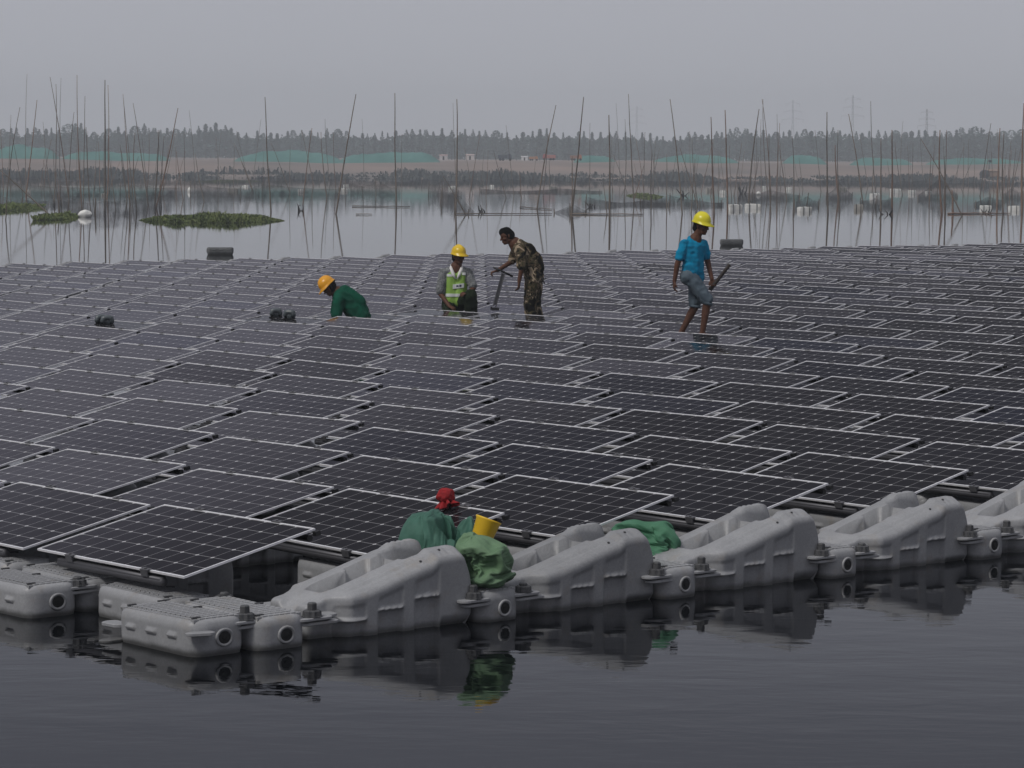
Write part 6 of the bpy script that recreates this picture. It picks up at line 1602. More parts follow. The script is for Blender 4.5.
def sack(form, name, m, c, z0, scale, rz, label, part='sack_body'):
    pts, cur = [], [0] * 108
    for ring in SACK_FORMS[form]:
        cur = [p + q for p, q in zip(cur, ring)]
        pts += [Vector((cur[k] / 500, cur[k + 1] / 500, cur[k + 2] / 500)) for k in range(0, 108, 3)]
    R = Matrix.Rotation(rz, 3, 'Z')
    vv = [R @ p for p in pts]
    vv = [Vector((p.x * scale[0], p.y * scale[1], p.z * scale[2])) for p in vv]
    ff = [(a * 36 + q, a * 36 + (q + 1) % 36, (a + 1) * 36 + (q + 1) % 36, (a + 1) * 36 + q) for a in range(43) for q in range(36)]
    ff += [tuple(reversed(range(36))), tuple(range(43 * 36, 44 * 36))]
    r = empty('sack', (c.x, c.y, z0))
    o = mesh_obj(part, vv, ff, m, r, True)
    o.modifiers.new('smooth', 'SUBSURF').render_levels = 2
    tag(r, label, 'sack')
    return r, vv
sack('tied', 'sack', MT['sack_teal'], at_d(436, 548, 18.25), .20, (0.571, .62, 0.954), 0, 'teal green woven sack with gathered mouth lying behind the first wedge float')
sack('full', 'sack', MT['sack_green'], at_d(485.5, 575, 17.62), .185, (.585, .55, .62), .0, 'bright green woven sack standing on the ribbed float before the yellow bucket')
sack('slumped', 'sack', MT['sack_mint'], at_d(641, 550, 19.15), .18, (.92, .55, .56), .0, 'mint green woven sack slumped behind the second wedge float')

MT['bucket'] = mat('yellow_plastic', (.86, .56, .03), .4, 0, (.78, .48, .02), 6)
c = at_d(485, 529.5, 17.95)
r = empty('bucket', c)
g = MB()
R = Matrix.Rotation(radians(20), 4, 'Y') @ Matrix.Rotation(radians(-8), 4, 'X')
g.lathe([(.060, -.085), (.064, -.08), (.078, .055), (.083, .06), (.083, .07), (.075, .07), (.070, .055), (.056, -.076)], 24, R)
g.build('bucket_body', MT['bucket'], r, True)
tag(r, 'small yellow plastic bucket tilted between the two nearest green sacks', 'bucket')

MT['red'] = mat('red_cloth', (.33, .010, .014), .85, 0, (.22, .006, .010), 14)
c = at_d(446, 496, 19.05)
r = empty('red_cloth', c)
sack_mesh('cloth_bundle', (.062, .055, .055), (.1, -.3, -.9), MT['red'], r, 2.9, 6, .09, -2, .5, (0, 0, .0))
ruffle('cloth_tail', (-.005, 0, -.015), (.25, -.25, -.8), .055, .060, MT['red'], r, 2.2)
tag(r, 'crumpled red cloth caught on the upper edge of a front panel', 'cloth')

# ------------------------------------------------------------------ bamboo poles
MT['bamboo'] = mat('weathered_bamboo', (.200, .160, .125), .8, 0, (.105, .086, .070), .9, 4, random_v=.3)
MT['bamboo_red'] = mat('reddish_bamboo', (.255, .155, .105), .8, 0, (.140, .092, .068), .9, 4, random_v=.3)
POLES = [  # top x, top y, foot x, foot y, relative thickness, reddish
 (20,107,6,220,1.,0),(11,115,11,195,.8,0),(27,74,26,195,.8,0),(37,100,26,196,1.5,1),(43,122,50,190,.9,0),(50,77,69,200,1.2,1),(56,84,54,205,1.1,0),
 (61,78,60,190,.8,0),(74,112,69,207,1.,0),(77,75,82,210,1.1,1),(85,96,83,215,.9,0),(86,127,91,215,1.,0),(105,80,105,206,1.9,0),(108,85,107,200,1.1,1),(109,150,116,210,.9,0),
 (123,95,133,200,.8,0),(120,145,127,200,1.,0),(123,94,130,212,.8,1),(133,103,148,205,1.1,0),(159,130,155,205,1.6,0),(178,108,156,208,1.5,1),(164,136,159,205,1.1,0),(135,133,137,212,1.2,0),
 (121,150,127,213,.9,0),(189,110,195,184,.8,0),(216,136,220,184,.8,0),(235,145,252,190,1.,0),(184,131,184,205,.7,0),(265,97,271,212,1.5,0),(261,119,253,178,.9,0),(271,143,290,193,1.,0),
 (240,158,253,192,1.2,0),(290,145,290,196,.8,0),(312,128,303,205,1.1,1),(321,132,327,198,1.3,0),(325,119,330,184,.9,0),(356,94,336,214,1.6,0),(362,119,364,184,.7,0),(313,172,312,210,.7,0),
 (395,93,396.5,208,1.6,0),(402,134,402,186,.8,0),(457,99,455.6,211,1.7,0),(453,103,457,200,.6,0),(443,176,466,215,1.2,0),(480,134,469,200,.7,1),(506,125,514,196,.7,0),(488,150,486,196,.6,1),
 (556,105,537,209,1.5,0),(548,134,543,196,1.,0),(583.6,97,572,214,1.7,0),(572,156,571.5,218,1.4,0),(609,115,609.7,220,1.8,0),(616,103,620,184,.7,0),(628.5,94,634,205,1.3,0),(625,119,624,200,.9,0),
 (613,154,626,186,1.,0),(644,165,634,200,1.,1),(604,187,607,214,1.,0),(590,123,590,200,.7,0),(549,156,550,190,1.,0),(670,99,682,214,1.4,0),(680,148,698,207,1.1,0),(666.6,154,666.6,210,1.,0),
 (652,150,651,214,1.1,0),(655.5,141,653,186,.9,0),(692,139,698,205,1.,0),(695,159,691,214,1.2,0),(711,117,714,215,1.6,1),(725,110,727.5,215,1.7,1),(742,143,734,196,1.,0),(759,109,748.5,204,1.8,0),
 (763,99,768,195,1.2,0),(761,119,762,196,.7,0),(645,132,644,200,.8,0),(762,99,771,196,1.1,1),(777,114,778,192,.9,0),(780,123,776.6,196,1.1,1),(769,136,771,214,1.1,0),(779,145,786.6,200,1.2,0),
 (792,136,793,214,1.1,0),(799,158,803,190,.8,0),(815,130,821,192,.9,0),(827,112,828,214,1.7,0),(835,145,838.6,200,2.0,1),(838,130,840,212,1.,0),(848.6,114,863,204,1.6,0),(859.6,134,868,186,1.,0),
 (870.7,101,876,195,1.2,0),(881,139,880.7,214,1.7,0),(874,156,872,196,1.2,0),(887,160,890,188,.9,0),(892,130,892,214,1.9,1),(903,121,901,184,.9,0),(913,143,912,192,.9,0),(921,139,962,216,1.2,0),
 (931,154,929,200,1.2,0),(940,130,942,214,1.9,1),(944,156,945,214,1.5,0),(946.5,130,944,200,1.2,1),(952,190,953,214,2.2,1),(973,159,961,188,.9,0),(964,143,963,196,.8,0),(991,123,980,196,1.3,0),
 (1000,128,997,206,1.9,1),(1004,132,1003,214,1.4,0),(1016,148,1011,196,1.,0),(1024,103,1022,214,2.0,1),(974,150,974,190,.7,0),(987,140,990,190,.7,0),(958,150,957,186,.7,0),(0,170,52,218,1.5,0),(718,150,719,190,.8,0),(738,158,741,190,.7,0)]
prnd = random.Random(11)
for k in range(34):
    x = prnd.choice([prnd.uniform(0, 170), prnd.uniform(200, 1020), prnd.uniform(640, 1020)])
    POLES.append((x + prnd.gauss(0, 5), prnd.uniform(128, 160), x, prnd.uniform(184, 192), prnd.uniform(.5, .9), prnd.random() < .25))
for k in range(62):
    x = prnd.choice([prnd.uniform(0, 185), prnd.uniform(0, 130), prnd.uniform(690, 1024), prnd.uniform(860, 1024), prnd.uniform(600, 700), prnd.uniform(185, 560)])
    by = prnd.choice([prnd.uniform(185, 194), prnd.uniform(190, 203)])
    POLES.append((x + prnd.gauss(0, 7), by - prnd.uniform(22, 62), x, by, prnd.uniform(.5, 1.0), prnd.random() < .5))
POLES.sort(key=lambda t: t[2])
pole_rank = 0
def add_pole(tx, ty, bx, by, th, red):
    global pole_rank
    b = at_z(bx, by, 0)
    t = at_d(tx, ty, b.y)
    L = (t - b).length
    R0 = .025 * th * (.6 + b.y / 300) 
    g = MB()
    n = 9
    bend = Vector((prnd.gauss(0, .014), prnd.gauss(0, .014), 0)) * L
    pts, rad = [], []
    ax = (t - b)
    for k in range(n):
        s = -0.10 + 1.10 * k / (n - 1)
        q = ax * s + bend * (max(0, s) * (1 - max(0, s)) * 3)
        pts.append(q + Vector((noise.noise((s * 3, bx, 1)), noise.noise((s * 3, bx, 5)), 0)) * .03)
        rad.append(R0 * (1.1 - .62 * max(0, s)))
    for k in range(n):
        g_ = 0
    g.tube(pts, rad, 6)
    for k in range(2, n - 2, 2):      # cane joints
        d = (pts[k + 1] - pts[k]).normalized()
        g.tube([pts[k] - d * .03, pts[k], pts[k] + d * .03], [rad[k], rad[k] * 1.35, rad[k]], 6)
    o = g.build('bamboo_pole', MT['bamboo_red'] if red else MT['bamboo'], None, True)
    o.location = b
    pole_rank += 1
    lean = (tx - bx) / max(1, by - ty)
    how = 'leaning left' if lean < -.14 else 'leaning right' if lean > .14 else 'upright'
    size = 'tall' if L > 7 else 'short' if L < 4 else 'middling'
    tag(o, '%s %s %s bamboo pole in the lake, %s pole counted from the left' % ('thick' if th > 1.45 else 'thin', size, how, ordinal(pole_rank)), 'pole', 'bamboo poles standing in the lake')
for q in POLES:
    add_pole(*q)

# rods lying on the water
RODS = [(352,206,410,206.5,1.2,'dark rod lying on the water left of the tallest middle poles'),(356,214,372,214,1.0,'short dark rod afloat right of the leaning pole'),
        (455,213.5,552,213.5,1.1,'long thin rod afloat behind the bareheaded man'),(570,213.8,643,214.2,1.5,'long dark rod afloat between three tall poles'),
        (948,213.5,985,213,1.8,'pale orange rod afloat beside the short orange post'),(985,213.5,1010,213.2,1.3,'dark rod continuing right of the pale orange one'),
        (520,207,552,209,1.2,'dark stick lying flat left of the leaning middle pole')]
for (x0, y0, x1, y1, th, lab) in RODS:
    a, b = at_z(x0, y0, .05), at_z(x1, y1, .05)
    g = MB()
    n = 8
    pts = [(b - a) * (k / (n - 1)) + Vector((0, noise.noise((k * .9, x0, 0)) * .4, noise.noise((k * .7, x0, 3)) * .03)) for k in range(n)]
    g.tube(pts, [.028 * th * (1 - .4 * k / n) for k in range(n)], 6)
    o = g.build('floating_rod', MT['bamboo_red'] if 'orange' in lab else MT['bamboo'], None, True)
    o.location = a
    tag(o, lab, 'rod', 'rods lying on the water')

MT['snag'] = mat('wet_dark_wood', (.020, .017, .015), .7, 0, (.035, .030, .026), 2)
def snag(px, py, hpx, spread, lab, seed):
    rnd = random.Random(seed)
    p = at_z(px, py, 0)
    k = p.y / F_PX
    r = empty('driftwood', p)
    for q in range(4):
        g = MB()
        e = Vector(((spread * (q - 1.5) / 1.5 + rnd.gauss(0, 1.5)) * k, rnd.gauss(0, .5), hpx * k * rnd.uniform(.35, 1.0)))
        st = Vector((rnd.gauss(0, 1.2) * k, 0, -.15))
        mid = st.lerp(e, .5) + Vector((rnd.gauss(0, .12), 0, rnd.gauss(0, .10)))
        g.tube([st, mid, e], [1.0 * k, .75 * k, .3 * k], 6)
        g.build('branch', MT['snag'], r, True)
    tag(r, lab, 'driftwood', 'dead branches in the lake')
snag(299, 211, 9, 5, 'dark forked branch standing beyond the right tip of the weed island', 1)
snag(481, 212, 9, 2, 'short dark bent snag rising right of the kneeling helmet', 2)
snag(887, 214.5, 10, 7, 'black forked branch below the tangled net on the right', 3)
snag(988, 213, 7, 7, 'black branches beside the far right white foam block', 4)
snag(683, 196, 8, 5, 'dark snag in the water left of the lemon hard hat', 5)
snag(742, 194, 12, 6, 'dark leaning branches behind the two white foam blocks', 6)
snag(590, 207, 7, 5, 'small dark snag by the drooping net in the middle', 7)

# ------------------------------------------------------------------ net enclosures
def net_material():
    m = D.materials.new('fishing_net')
    m.use_nodes = True
    nt = m.node_tree
    b = nt.nodes['Principled BSDF']
    b.inputs['Base Color'].default_value = (.035, .036, .036, 1)
    b.inputs['Roughness'].default_value = .9
    tc = nt.nodes.new('ShaderNodeTexCoord')
    no = nt.nodes.new('ShaderNodeTexNoise')
    no.inputs['Scale'].default_value = 1.6
    no.inputs['Detail'].default_value = 7
    nt.links.new(tc.outputs['Object'], no.inputs['Vector'])
    tr = nt.nodes.new('ShaderNodeBsdfTransparent')
    mx = nt.nodes.new('ShaderNodeMixShader')
    mr = nt.nodes.new('ShaderNodeMapRange')
    mr.inputs['From Min'].default_value = .3
    mr.inputs['From Max'].default_value = .7
    mr.inputs['To Min'].default_value = .04
    mr.inputs['To Max'].default_value = .40
    nt.links.new(no.outputs['Fac'], mr.inputs['Value'])
    ge = nt.nodes.new('ShaderNodeNewGeometry')
    sp = nt.nodes.new('ShaderNodeSeparateXYZ')
    nt.links.new(ge.outputs['Position'], sp.inputs[0])
    lo = nt.nodes.new('ShaderNodeMapRange')
    lo.inputs['From Min'].default_value = .12
    lo.inputs['From Max'].default_value = .42
    lo.inputs['To Min'].default_value = .26
    lo.inputs['To Max'].default_value = 0
    nt.links.new(sp.outputs['Z'], lo.inputs['Value'])
    nt.links.new(mnode(nt, 'ADD', mr.outputs[0], mnode(nt, 'MULTIPLY', lo.outputs[0], mnode(nt, 'MULTIPLY', no.outputs['Fac'], 1.5))), mx.inputs[0])
    nt.links.new(tr.outputs[0], mx.inputs[1])
    nt.links.new(b.outputs[0], mx.inputs[2])
    out = nt.nodes['Material Output']
    nt.links.new(mx.outputs[0], out.inputs['Surface'])
    return m
MT['net'] = net_material()
def net(pts, hs, lab, group='fishing nets', depth=2.5):
    """pts: pixel feet (x, y on the water); hs: height of the net at each, metres; a second run behind closes the pen"""
    P = [at_z(x, y, 0) for x, y in pts]
    hs = [h * .62 for h in hs]
    r = empty('fishing_net', P[0])
    v, f = [], []
    sub = 7
    def run(P, hs):
        nonlocal v, f
        cols = []
        for k in range(len(P) - 1):
            for s in range(sub):
                t = s / sub
                q = P[k].lerp(P[k + 1], t)
                h = hs[k] + (hs[k + 1] - hs[k]) * t - .25 * min(hs[k], hs[k + 1]) * sin(pi * t)
                cols.append((q, h * (1 + .25 * noise.noise((q.x * .7, q.y * .7, 2)))))
        cols.append((P[-1], hs[-1]))
        for q, h in cols:
            for w in range(5):
                t = w / 4
                v.append((q - P0) + Vector((0, -.15 * sin(pi * t) * h, -.12 + (h + .12) * t)))
        b0 = len(v) - 5 * len(cols)
        for k in range(len(cols) - 1):
            for w in range(4):
                a = b0 + k * 5 + w
                f.append((a, a + 5, a + 6, a + 1))
    P0 = P[0].copy()
    run(P, hs)
    run([q + Vector((.3, depth, 0)) for q in P], [h * .9 for h in hs])
    mesh_obj('net_panel', v, f, MT['net'], r)
    for k, q in enumerate(P):
        g = MB()
        g.tube([(q - P0) + Vector((0, 0, -.4)), (q - P0) + Vector((random.gauss(0, .06), 0, hs[k] + .15))], [.045, .03], 5)
        g.build('stake', MT['bamboo'], r)
    tag(r, lab, 'fishing net', group)
net([(60,214),(95,216),(130,214),(162,208)], [1.5,1.25,1.4,1.9], 'wide dark net pen among the crowded poles at the left')
net([(0,206),(22,207),(62,206)], [1.1,.7,.6], 'low dark net pen at the left frame edge behind weeds')
net([(0,194),(60,196),(120,195),(175,195)], [1.9,1.2,1.5,1.1], 'long grey net line behind the left pole cluster')
net([(190,195),(240,196),(262,195),(340,195)], [1.7,1.0,1.5,.9], 'long net line behind the largest weed island')
net([(345,194),(362,193),(376,195),(396,195)], [2.0,1.0,2.0,1.2], 'ragged net pen around the tallest left-middle pole')
net([(428,195),(443,196),(458,196)], [1.7,2.1,.6], 'peaked net pen left of the kneeling man')
net([(440,203),(455,207),(468,214)], [1.4,1.2,.2], 'dark net slanting into the water behind the yellow helmet')
net([(585,205),(610,206),(640,205),(668,206)], [1.0,.4,.5,.3], 'low drooping net in front of the small weed patch')
net([(555,213),(570,213.5),(585,214)], [.15,.7,.1], 'small tent of net at the foot of two middle poles')
net([(640,205),(670,204),(700,206),(722,206)], [.5,1.0,.6,.4], 'low dark net left of the walking man')
net([(738,198),(752,200),(770,198),(800,199)], [1.6,.8,1.2,.5], 'ragged net behind the two large white foam blocks')
net([(795,208),(806,207),(818,206)], [.7,1.3,.5], 'small net draped over a white foam block')
net([(826,199),(840,199),(852,198)], [.7,2.2,.6], 'peaked brown net at a thick pole')
net([(860,206),(875,207),(892,206)], [.7,1.0,.9], 'dark tangled net around foam blocks right of middle')
net([(918,199),(940,198),(958,197)], [.5,2.9,.4], 'tall peaked brown net at three close poles')
net([(975,206),(990,205),(1003,206)], [.4,1.1,.7], 'small net beside a white foam block far right')
net([(1003,199),(1012,198),(1024,199)], [.6,1.6,.9], 'net pen at the right frame edge')
net([(480,192),(520,193),(560,192),(600,193)], [.5,.3,.6,.3], 'very low net line in the open middle water')
# dark line of pens along the far shore
k = 0
x = -12
while x < 1030:
    w = prnd.uniform(38, 62)
    y = 184.2 + prnd.uniform(-.8, .8) + (.5 - x / 1024) * -2.6
    k += 1
    net([(x, y), (x + w * .35, y + .2), (x + w * .7, y), (x + w, y + .2)], [prnd.uniform(.7, 1.5), prnd.uniform(.5, 1.2), prnd.uniform(.7, 1.6), prnd.uniform(.5, 1.2)],
        'distant dark net pen before the brown bank, %s from the left in its line' % ordinal(k), 'far line of net pens', 6)
    x += w + prnd.uniform(-4, 6)

# ------------------------------------------------------------------ white foam floats
MT['foam'] = mat('white_foam', (.88, .88, .85), .8, 0, (.76, .75, .70), 3, 5)
MT['foam_grey'] = mat('dirty_foam', (.46, .44, .40), .85, 0, (.32, .30, .27), 3, 5)
def foam(px, py, wpx, hpx, lab, dirty=False, roundish=False):
    p = at_z(px, py, 0)
    s = p.y / F_PX
    w, h = wpx * s, hpx * s * .85
    dth = w * .6
    bm = bmesh.new()
    if roundish:
        bmesh.ops.create_icosphere(bm, subdivisions=3, radius=.56)
    else:
        bmesh.ops.create_cube(bm, size=1)
        bmesh.ops.bevel(bm, geom=bm.edges[:], offset=.07, segments=2, affect='EDGES')
    bmesh.ops.subdivide_edges(bm, edges=bm.edges[:], cuts=1)
    for v in bm.verts:
        q = v.co + Vector((px, py, 0))
        v.co += Vector((noise.noise(q * 2.3), noise.noise(q * 2.7), noise.noise(q * 3.1))) * .07
        v.co = Vector((v.co.x * w, v.co.y * dth, (v.co.z + .32) * h * 1.2))
    # a strap around the block
    me = D.meshes.new('foam_float')
    bm.to_mesh(me)
    bm.free()
    me.materials.append(MT['foam_grey'] if dirty else MT['foam'])
    r = empty('foam_float', p, (0, 0, prnd.uniform(-.4, .4)))
    o = D.objects.new('foam_block', me)
    COL.objects.link(o)
    o.parent = r
    g = MB()
    for q in (() if roundish else (-.25, .25)):
        for z0, z1, y0, y1 in ((h * .99, h * 1.04, -dth * .56, dth * .56), (-h * .1, h * 1.03, -dth * .575, -dth * .545)):
            g.box((q * w - .02, y0, z0), (q * w + .02, y1, z1))
    if g.v:
        g.build('strap', MT['rope'], r)
    tag(r, lab, 'foam float', 'white foam floats')
FO = [(85,217,12,8,'rounded white foam float right of the left weed patch',0,1),(734.5,209.5,14,6,'long white foam float under a tall reddish pole right of the man',0,0),
      (752.5,208.5,15,5.5,'low white foam float at the foot of the thick leaning pole',0,0),(804.5,211.5,13,5.5,'white foam float under the small draped net',0,0),
      (858.5,209.5,9,6,'grey foam cube at the foot of the long leaning pole',1,0),(874.5,198.5,9,6,'white foam float topping the dark tangled net',0,0),(895.5,193,10,5,'white foam float beside a thick brown pole, far off',0,0),
      (912,194,7,4.5,'small white foam float alone left of the peaked brown net',0,0),(928.5,194,6,3.5,'smallest white foam float behind the tall brown net',0,0),(985.5,210.5,11,6,'white foam float beside a net at the far right',0,0),
      (1014,210.5,11,5.5,'white foam float nearest the right frame edge',0,0),(722.5,194,5,4,'small white foam float above the man in blue',0,0),(709,191.5,6,4,'pinkish grey foam float above the lemon hard hat',1,0),
      (763.5,189,4,3.5,'tiny white foam float behind the leaning pole',0,0),(758.5,195,4,4,'upright white foam float between two poles',0,1),(492,187.5,4,3,'tiny white foam float above the bareheaded man',0,0),
      (452,189,6,3.6,'white foam float on the far water left of centre',0,0),(343.5,191.5,8,3.5,'white foam float beyond the strongly leaning pole',0,0),(346,187,5,3,'tiny white foam float stacked behind another near the leaning pole',0,0),
      (300.5,192.5,5,4,'white foam float beyond the right tip of the weed island',0,0),(233,192,10,4.5,'grey white foam float beyond the weed island',1,0),(246,187.5,6,3,'tiny pale foam float far beyond the weed island',0,0),
      (189.5,192,4,5,'upright pale foam float left beyond the weed island',0,1),(28.5,194,5,5,'white foam float at a reddish pole far left',0,0),(104,196,5,3,'yellowish foam float by the thick dark pole',1,0),
      (553,189.5,8,3.5,'brownish grey foam float in the middle distance',1,0),(244.5,221.5,7,3,'white foam slab at the front edge of the weed island',0,0),(789,190,5,3,'small foam float among the right poles',0,0),(843,190,7,3.5,'pale foam float under the far right-middle poles',1,0)]
for q in FO:
    foam(q[0], q[1], q[2], q[3], q[4], bool(q[5]), bool(q[6]))

# ------------------------------------------------------------------ weed islands
MT['weed'] = mat('water_weeds', (.078, .122, .028), .85, 0, (.165, .195, .062), 1.3, 5)
MT['weed_base'] = mat('weed_mat', (.030, .034, .012), .95, 0, (.05, .05, .02), 2)
def weeds(x0, x1, yb, hpx, dpx, lab, n=5000):
    a, b = at_z(x0, yb, 0), at_z(x1, yb, 0)
    L = b.x - a.x
    cy = at_z((x0 + x1) / 2, yb - dpx, 0).y
    dep = (cy - a.y) / 2
    yc = (a.y + cy) / 2
    a, b = at_d(x0, yb, yc), at_d(x1, yb, yc)
    L = b.x - a.x
    cy = yc + dep
    a.y = yc - dep
    H = hpx * yc / F_PX
    r = empty('weed_island', ((a.x + b.x) / 2, (a.y + cy) / 2, 0))
    rnd = random.Random(int(x0))
    def edge(t):
        return max(0, 1 - abs(t) ** 2.2) * (.75 + .35 * noise.noise((t * 3, x0, 0)))
    v, f = [], []
    nx = 40
    for k in range(nx + 1):
        t = -1 + 2 * k / nx
        for w in range(9):
            s = -1 + 2 * w / 8
            v.append((t * L / 2, s * dep * edge(t), H * .35 * edge(t) * (1 - s * s) - .06))
    for k in range(nx):
        for w in range(8):
            q = k * 9 + w
            f.append((q, q + 9, q + 10, q + 1))
    mesh_obj('weed_mat', v, f, MT['weed_base'], r, True)
    v, f = [], []
    for _ in range(n):
        t = rnd.uniform(-1, 1)
        e = edge(t)
        if e < .05:
            continue
        s = rnd.uniform(-1, 1)
        clump = .45 + .75 * max(0, noise.noise((t * L * .55, s * dep * .8, x0)) + .45)
        h = H * e * clump * rnd.uniform(.5, 1.0) * (1 - .25 * s * s)
        base = Vector((t * L / 2, s * dep * e, 0))
        an = rnd.uniform(0, 2 * pi)
        wv = Vector((cos(an), sin(an), 0)) * rnd.uniform(.03, .07)
        ln = Vector((rnd.gauss(0, .35), rnd.gauss(0, .35), 0)) * h
        z0 = h * rnd.uniform(0, .5)
        k = len(v)
        v += [base - wv * .6 + Vector((0, 0, z0)), base + wv * .6 + Vector((0, 0, z0)), base + ln * .5 + wv + Vector((0, 0, z0 + h * .35)), base + ln + Vector((0, 0, h)), base + ln * .5 - wv + Vector((0, 0, z0 + h * .35))]
        f.append((k, k + 1, k + 2, k + 3, k + 4))
    o = mesh_obj('leaves', v, f, MT['weed'], r)
    o['kind'] = 'stuff'
    tag(r, lab, 'weed island', 'floating weed islands')
weeds(138, 286, 223.5, 12, 6, 'long green floating weed island left of centre', 9000)
weeds(36, 76, 221, 9, 5, 'small green weed clump left of the rounded white float', 2600)
weeds(-25, 40, 212, 9, 6, 'dark weed bed at the left frame edge behind the net', 4200)
weeds(626, 664, 198.5, 4.5, 4, 'small distant green weed patch right of centre', 2000)
weeds(196, 262, 182.5, 2.5, 2, 'thin green strip of weeds at the far shore', 1500)

# ------------------------------------------------------------------ trees on the far land
MT['leaf'] = mat('conifer_leaves', (.050, .105, .096), .9, 0, (.080, .120, .112), .6, 3, random_v=.35)
MT['trunk'] = mat('tree_bark', (.06, .05, .04), .95)
def tree_mesh(seed, h, w, pointed):
    rnd = random.Random(seed)
    v, f = [], []
    n = 900
    for _ in range(n):
        t = rnd.random() ** .8
        z = h * (.10 + .90 * t)
        if pointed:
            rr = w * (1 - t) ** .62 * (.75 + .35 * sin(t * 19 + seed))
        else:
            rr = w * math.sqrt(max(0, 1 - (2 * t - .9) ** 2 / 1.25)) * (.8 + .3 * noise.noise((t * 4, seed, 1)))
        an = rnd.uniform(0, 2 * pi)
        rr *= (.55 + .5 * rnd.random()) * (1 + .35 * noise.noise((cos(an) * 1.5, sin(an) * 1.5, z * .5 + seed)))
        c = Vector((cos(an) * rr, sin(an) * rr, z))
        s = rnd.uniform(.18, .45) * (1.2 - .6 * t)
        d1 = Vector((cos(an), sin(an), rnd.uniform(-.5, .4))).normalized() * s
        d2 = d1.cross(Vector((rnd.gauss(0, .5), rnd.gauss(0, .5), 1))).normalized() * s * .7
        k = len(v)
        v += [c - d1, c + d2, c + d1 * 1.1, c - d2]
        f.append((k, k + 1, k + 2, k + 3))
    return v, f
TREES = []
for s, (h, w, pt) in enumerate([(8.2, 1.7, True), (9.3, 1.9, True), (7.2, 1.8, True), (8.6, 2.1, False), (7.6, 2.3, False), (10.2, 2.1, True), (6.6, 2.0, False)]):
    r = empty('conifer_tree' if pt else 'broadleaf_tree')
    v, f = tree_mesh(s * 3.7 + 1, h, w, pt)
    mesh_obj('crown', v, f, MT['leaf'], r)
    g = MB()
    g.tube([(0, 0, -.6), (0.05, 0, h * .35), (-.03, .04, h * .7), (0, 0, h * .93)], [.20, .15, .09, .03], 7)
    for k in range(7):
        z = h * (.22 + .09 * k)
        a = k * 2.4
        g.tube([(0, 0, z), (cos(a) * w * .45, sin(a) * w * .45, z + .3), (cos(a) * w * .8, sin(a) * w * .8, z + .45)], [.06, .04, .015], 5)
    g.build('trunk', MT['trunk'], r)
    TREES.append((r, h, pt, [True]))
trnd = random.Random(5)
TOPS = [(0,126),(20,128),(40,127),(60,126),(72,122),(82,123),(92,130),(104,130),(116,124),(128,128),(146,123),(160,127),(175,127),(190,126),(205,124),(218,122),(228,125),(245,130),(262,131),(280,129),
        (300,129),(330,128),(352,131),(380,131),(400,130),(425,127),(445,128),(470,128),(500,131),(530,131),(545,128),(560,132),(590,131),(612,131),(640,131),(660,134),(690,131),(720,130),(738,127),(760,130),(790,129),
        (820,129),(835,127),(860,132),(885,129),(905,130),(930,130),(950,131),(962,125),(975,124),(985,126),(1000,131),(1012,129),(1030,128)]
x = -6.0
k = 0
tree_list = []
while x < 1032:
    tree_list.append(x + trnd.uniform(-2, 2))
    x += trnd.uniform(5.8, 8.6)
for x in tree_list:
    d = trnd.uniform(900, 960)
    ty = lin(TOPS, x) + trnd.choice([0, .5, 1, 2, 2.5, 4])
    zt = at_d(x, ty, d).z
    p = at_d(x, 150, d)
    right = x > 945 or 60 < x < 84
    kk = trnd.choice([3, 4, 6, 3, 0, 5]) if right else trnd.choice([0, 1, 2, 5, 0, 1, 2, 5, 0, 1, 3, 6])
    r, h, pt, fresh = TREES[kk]
    o = r if fresh[0] else copy_tree(r)
    fresh[0] = False
    base = 3.6
    s = (zt - base) / h
    s *= 1.0
    o.location = (p.x, d, base)
    o.rotation_euler = (0, 0, trnd.uniform(0, 6.28))
    wd = s * trnd.uniform(.75, 1.15)
    o.scale = (wd, wd, s)
    k += 1
    tag(o, 'hazy %s tree, %s from the left in the front line of the far wood' % ('pointed' if pt else 'rounded', ordinal(k)), 'tree', 'trees lining the far shore')
# the wood behind them that reads as one mass
v, f = [], []
for _ in range(34000):
    x = trnd.uniform(-215, 215)
    y = trnd.uniform(970, 1040)
    px = 512 + F_PX * x / y
    top = at_d(max(-10, min(1034, px)), lin(TOPS, max(0, min(1024, px))) + 5, y).z
    z = 3.2 + (top - 3.2) * trnd.random() ** .8 * (.82 + .28 * noise.noise((x * .3, y * .07, 0)))
    s = trnd.uniform(.45, 1.15)
    a = trnd.uniform(0, 6.28)
    d1 = Vector((cos(a), sin(a), trnd.uniform(-.4, .4))) * s
    d2 = Vector((-sin(a) * .3, cos(a) * .3, .9)) * s * .8
    c = Vector((x, y, z))
    q = len(v)
    v += [c - d1, c + d2, c + d1, c - d2]
    f.append((q, q + 1, q + 2, q + 3))
tag(mesh_obj('far_wood', v, f, MT['leaf']), 'dense hazy wood behind the front line of trees on the far shore', 'wood', kind='stuff')

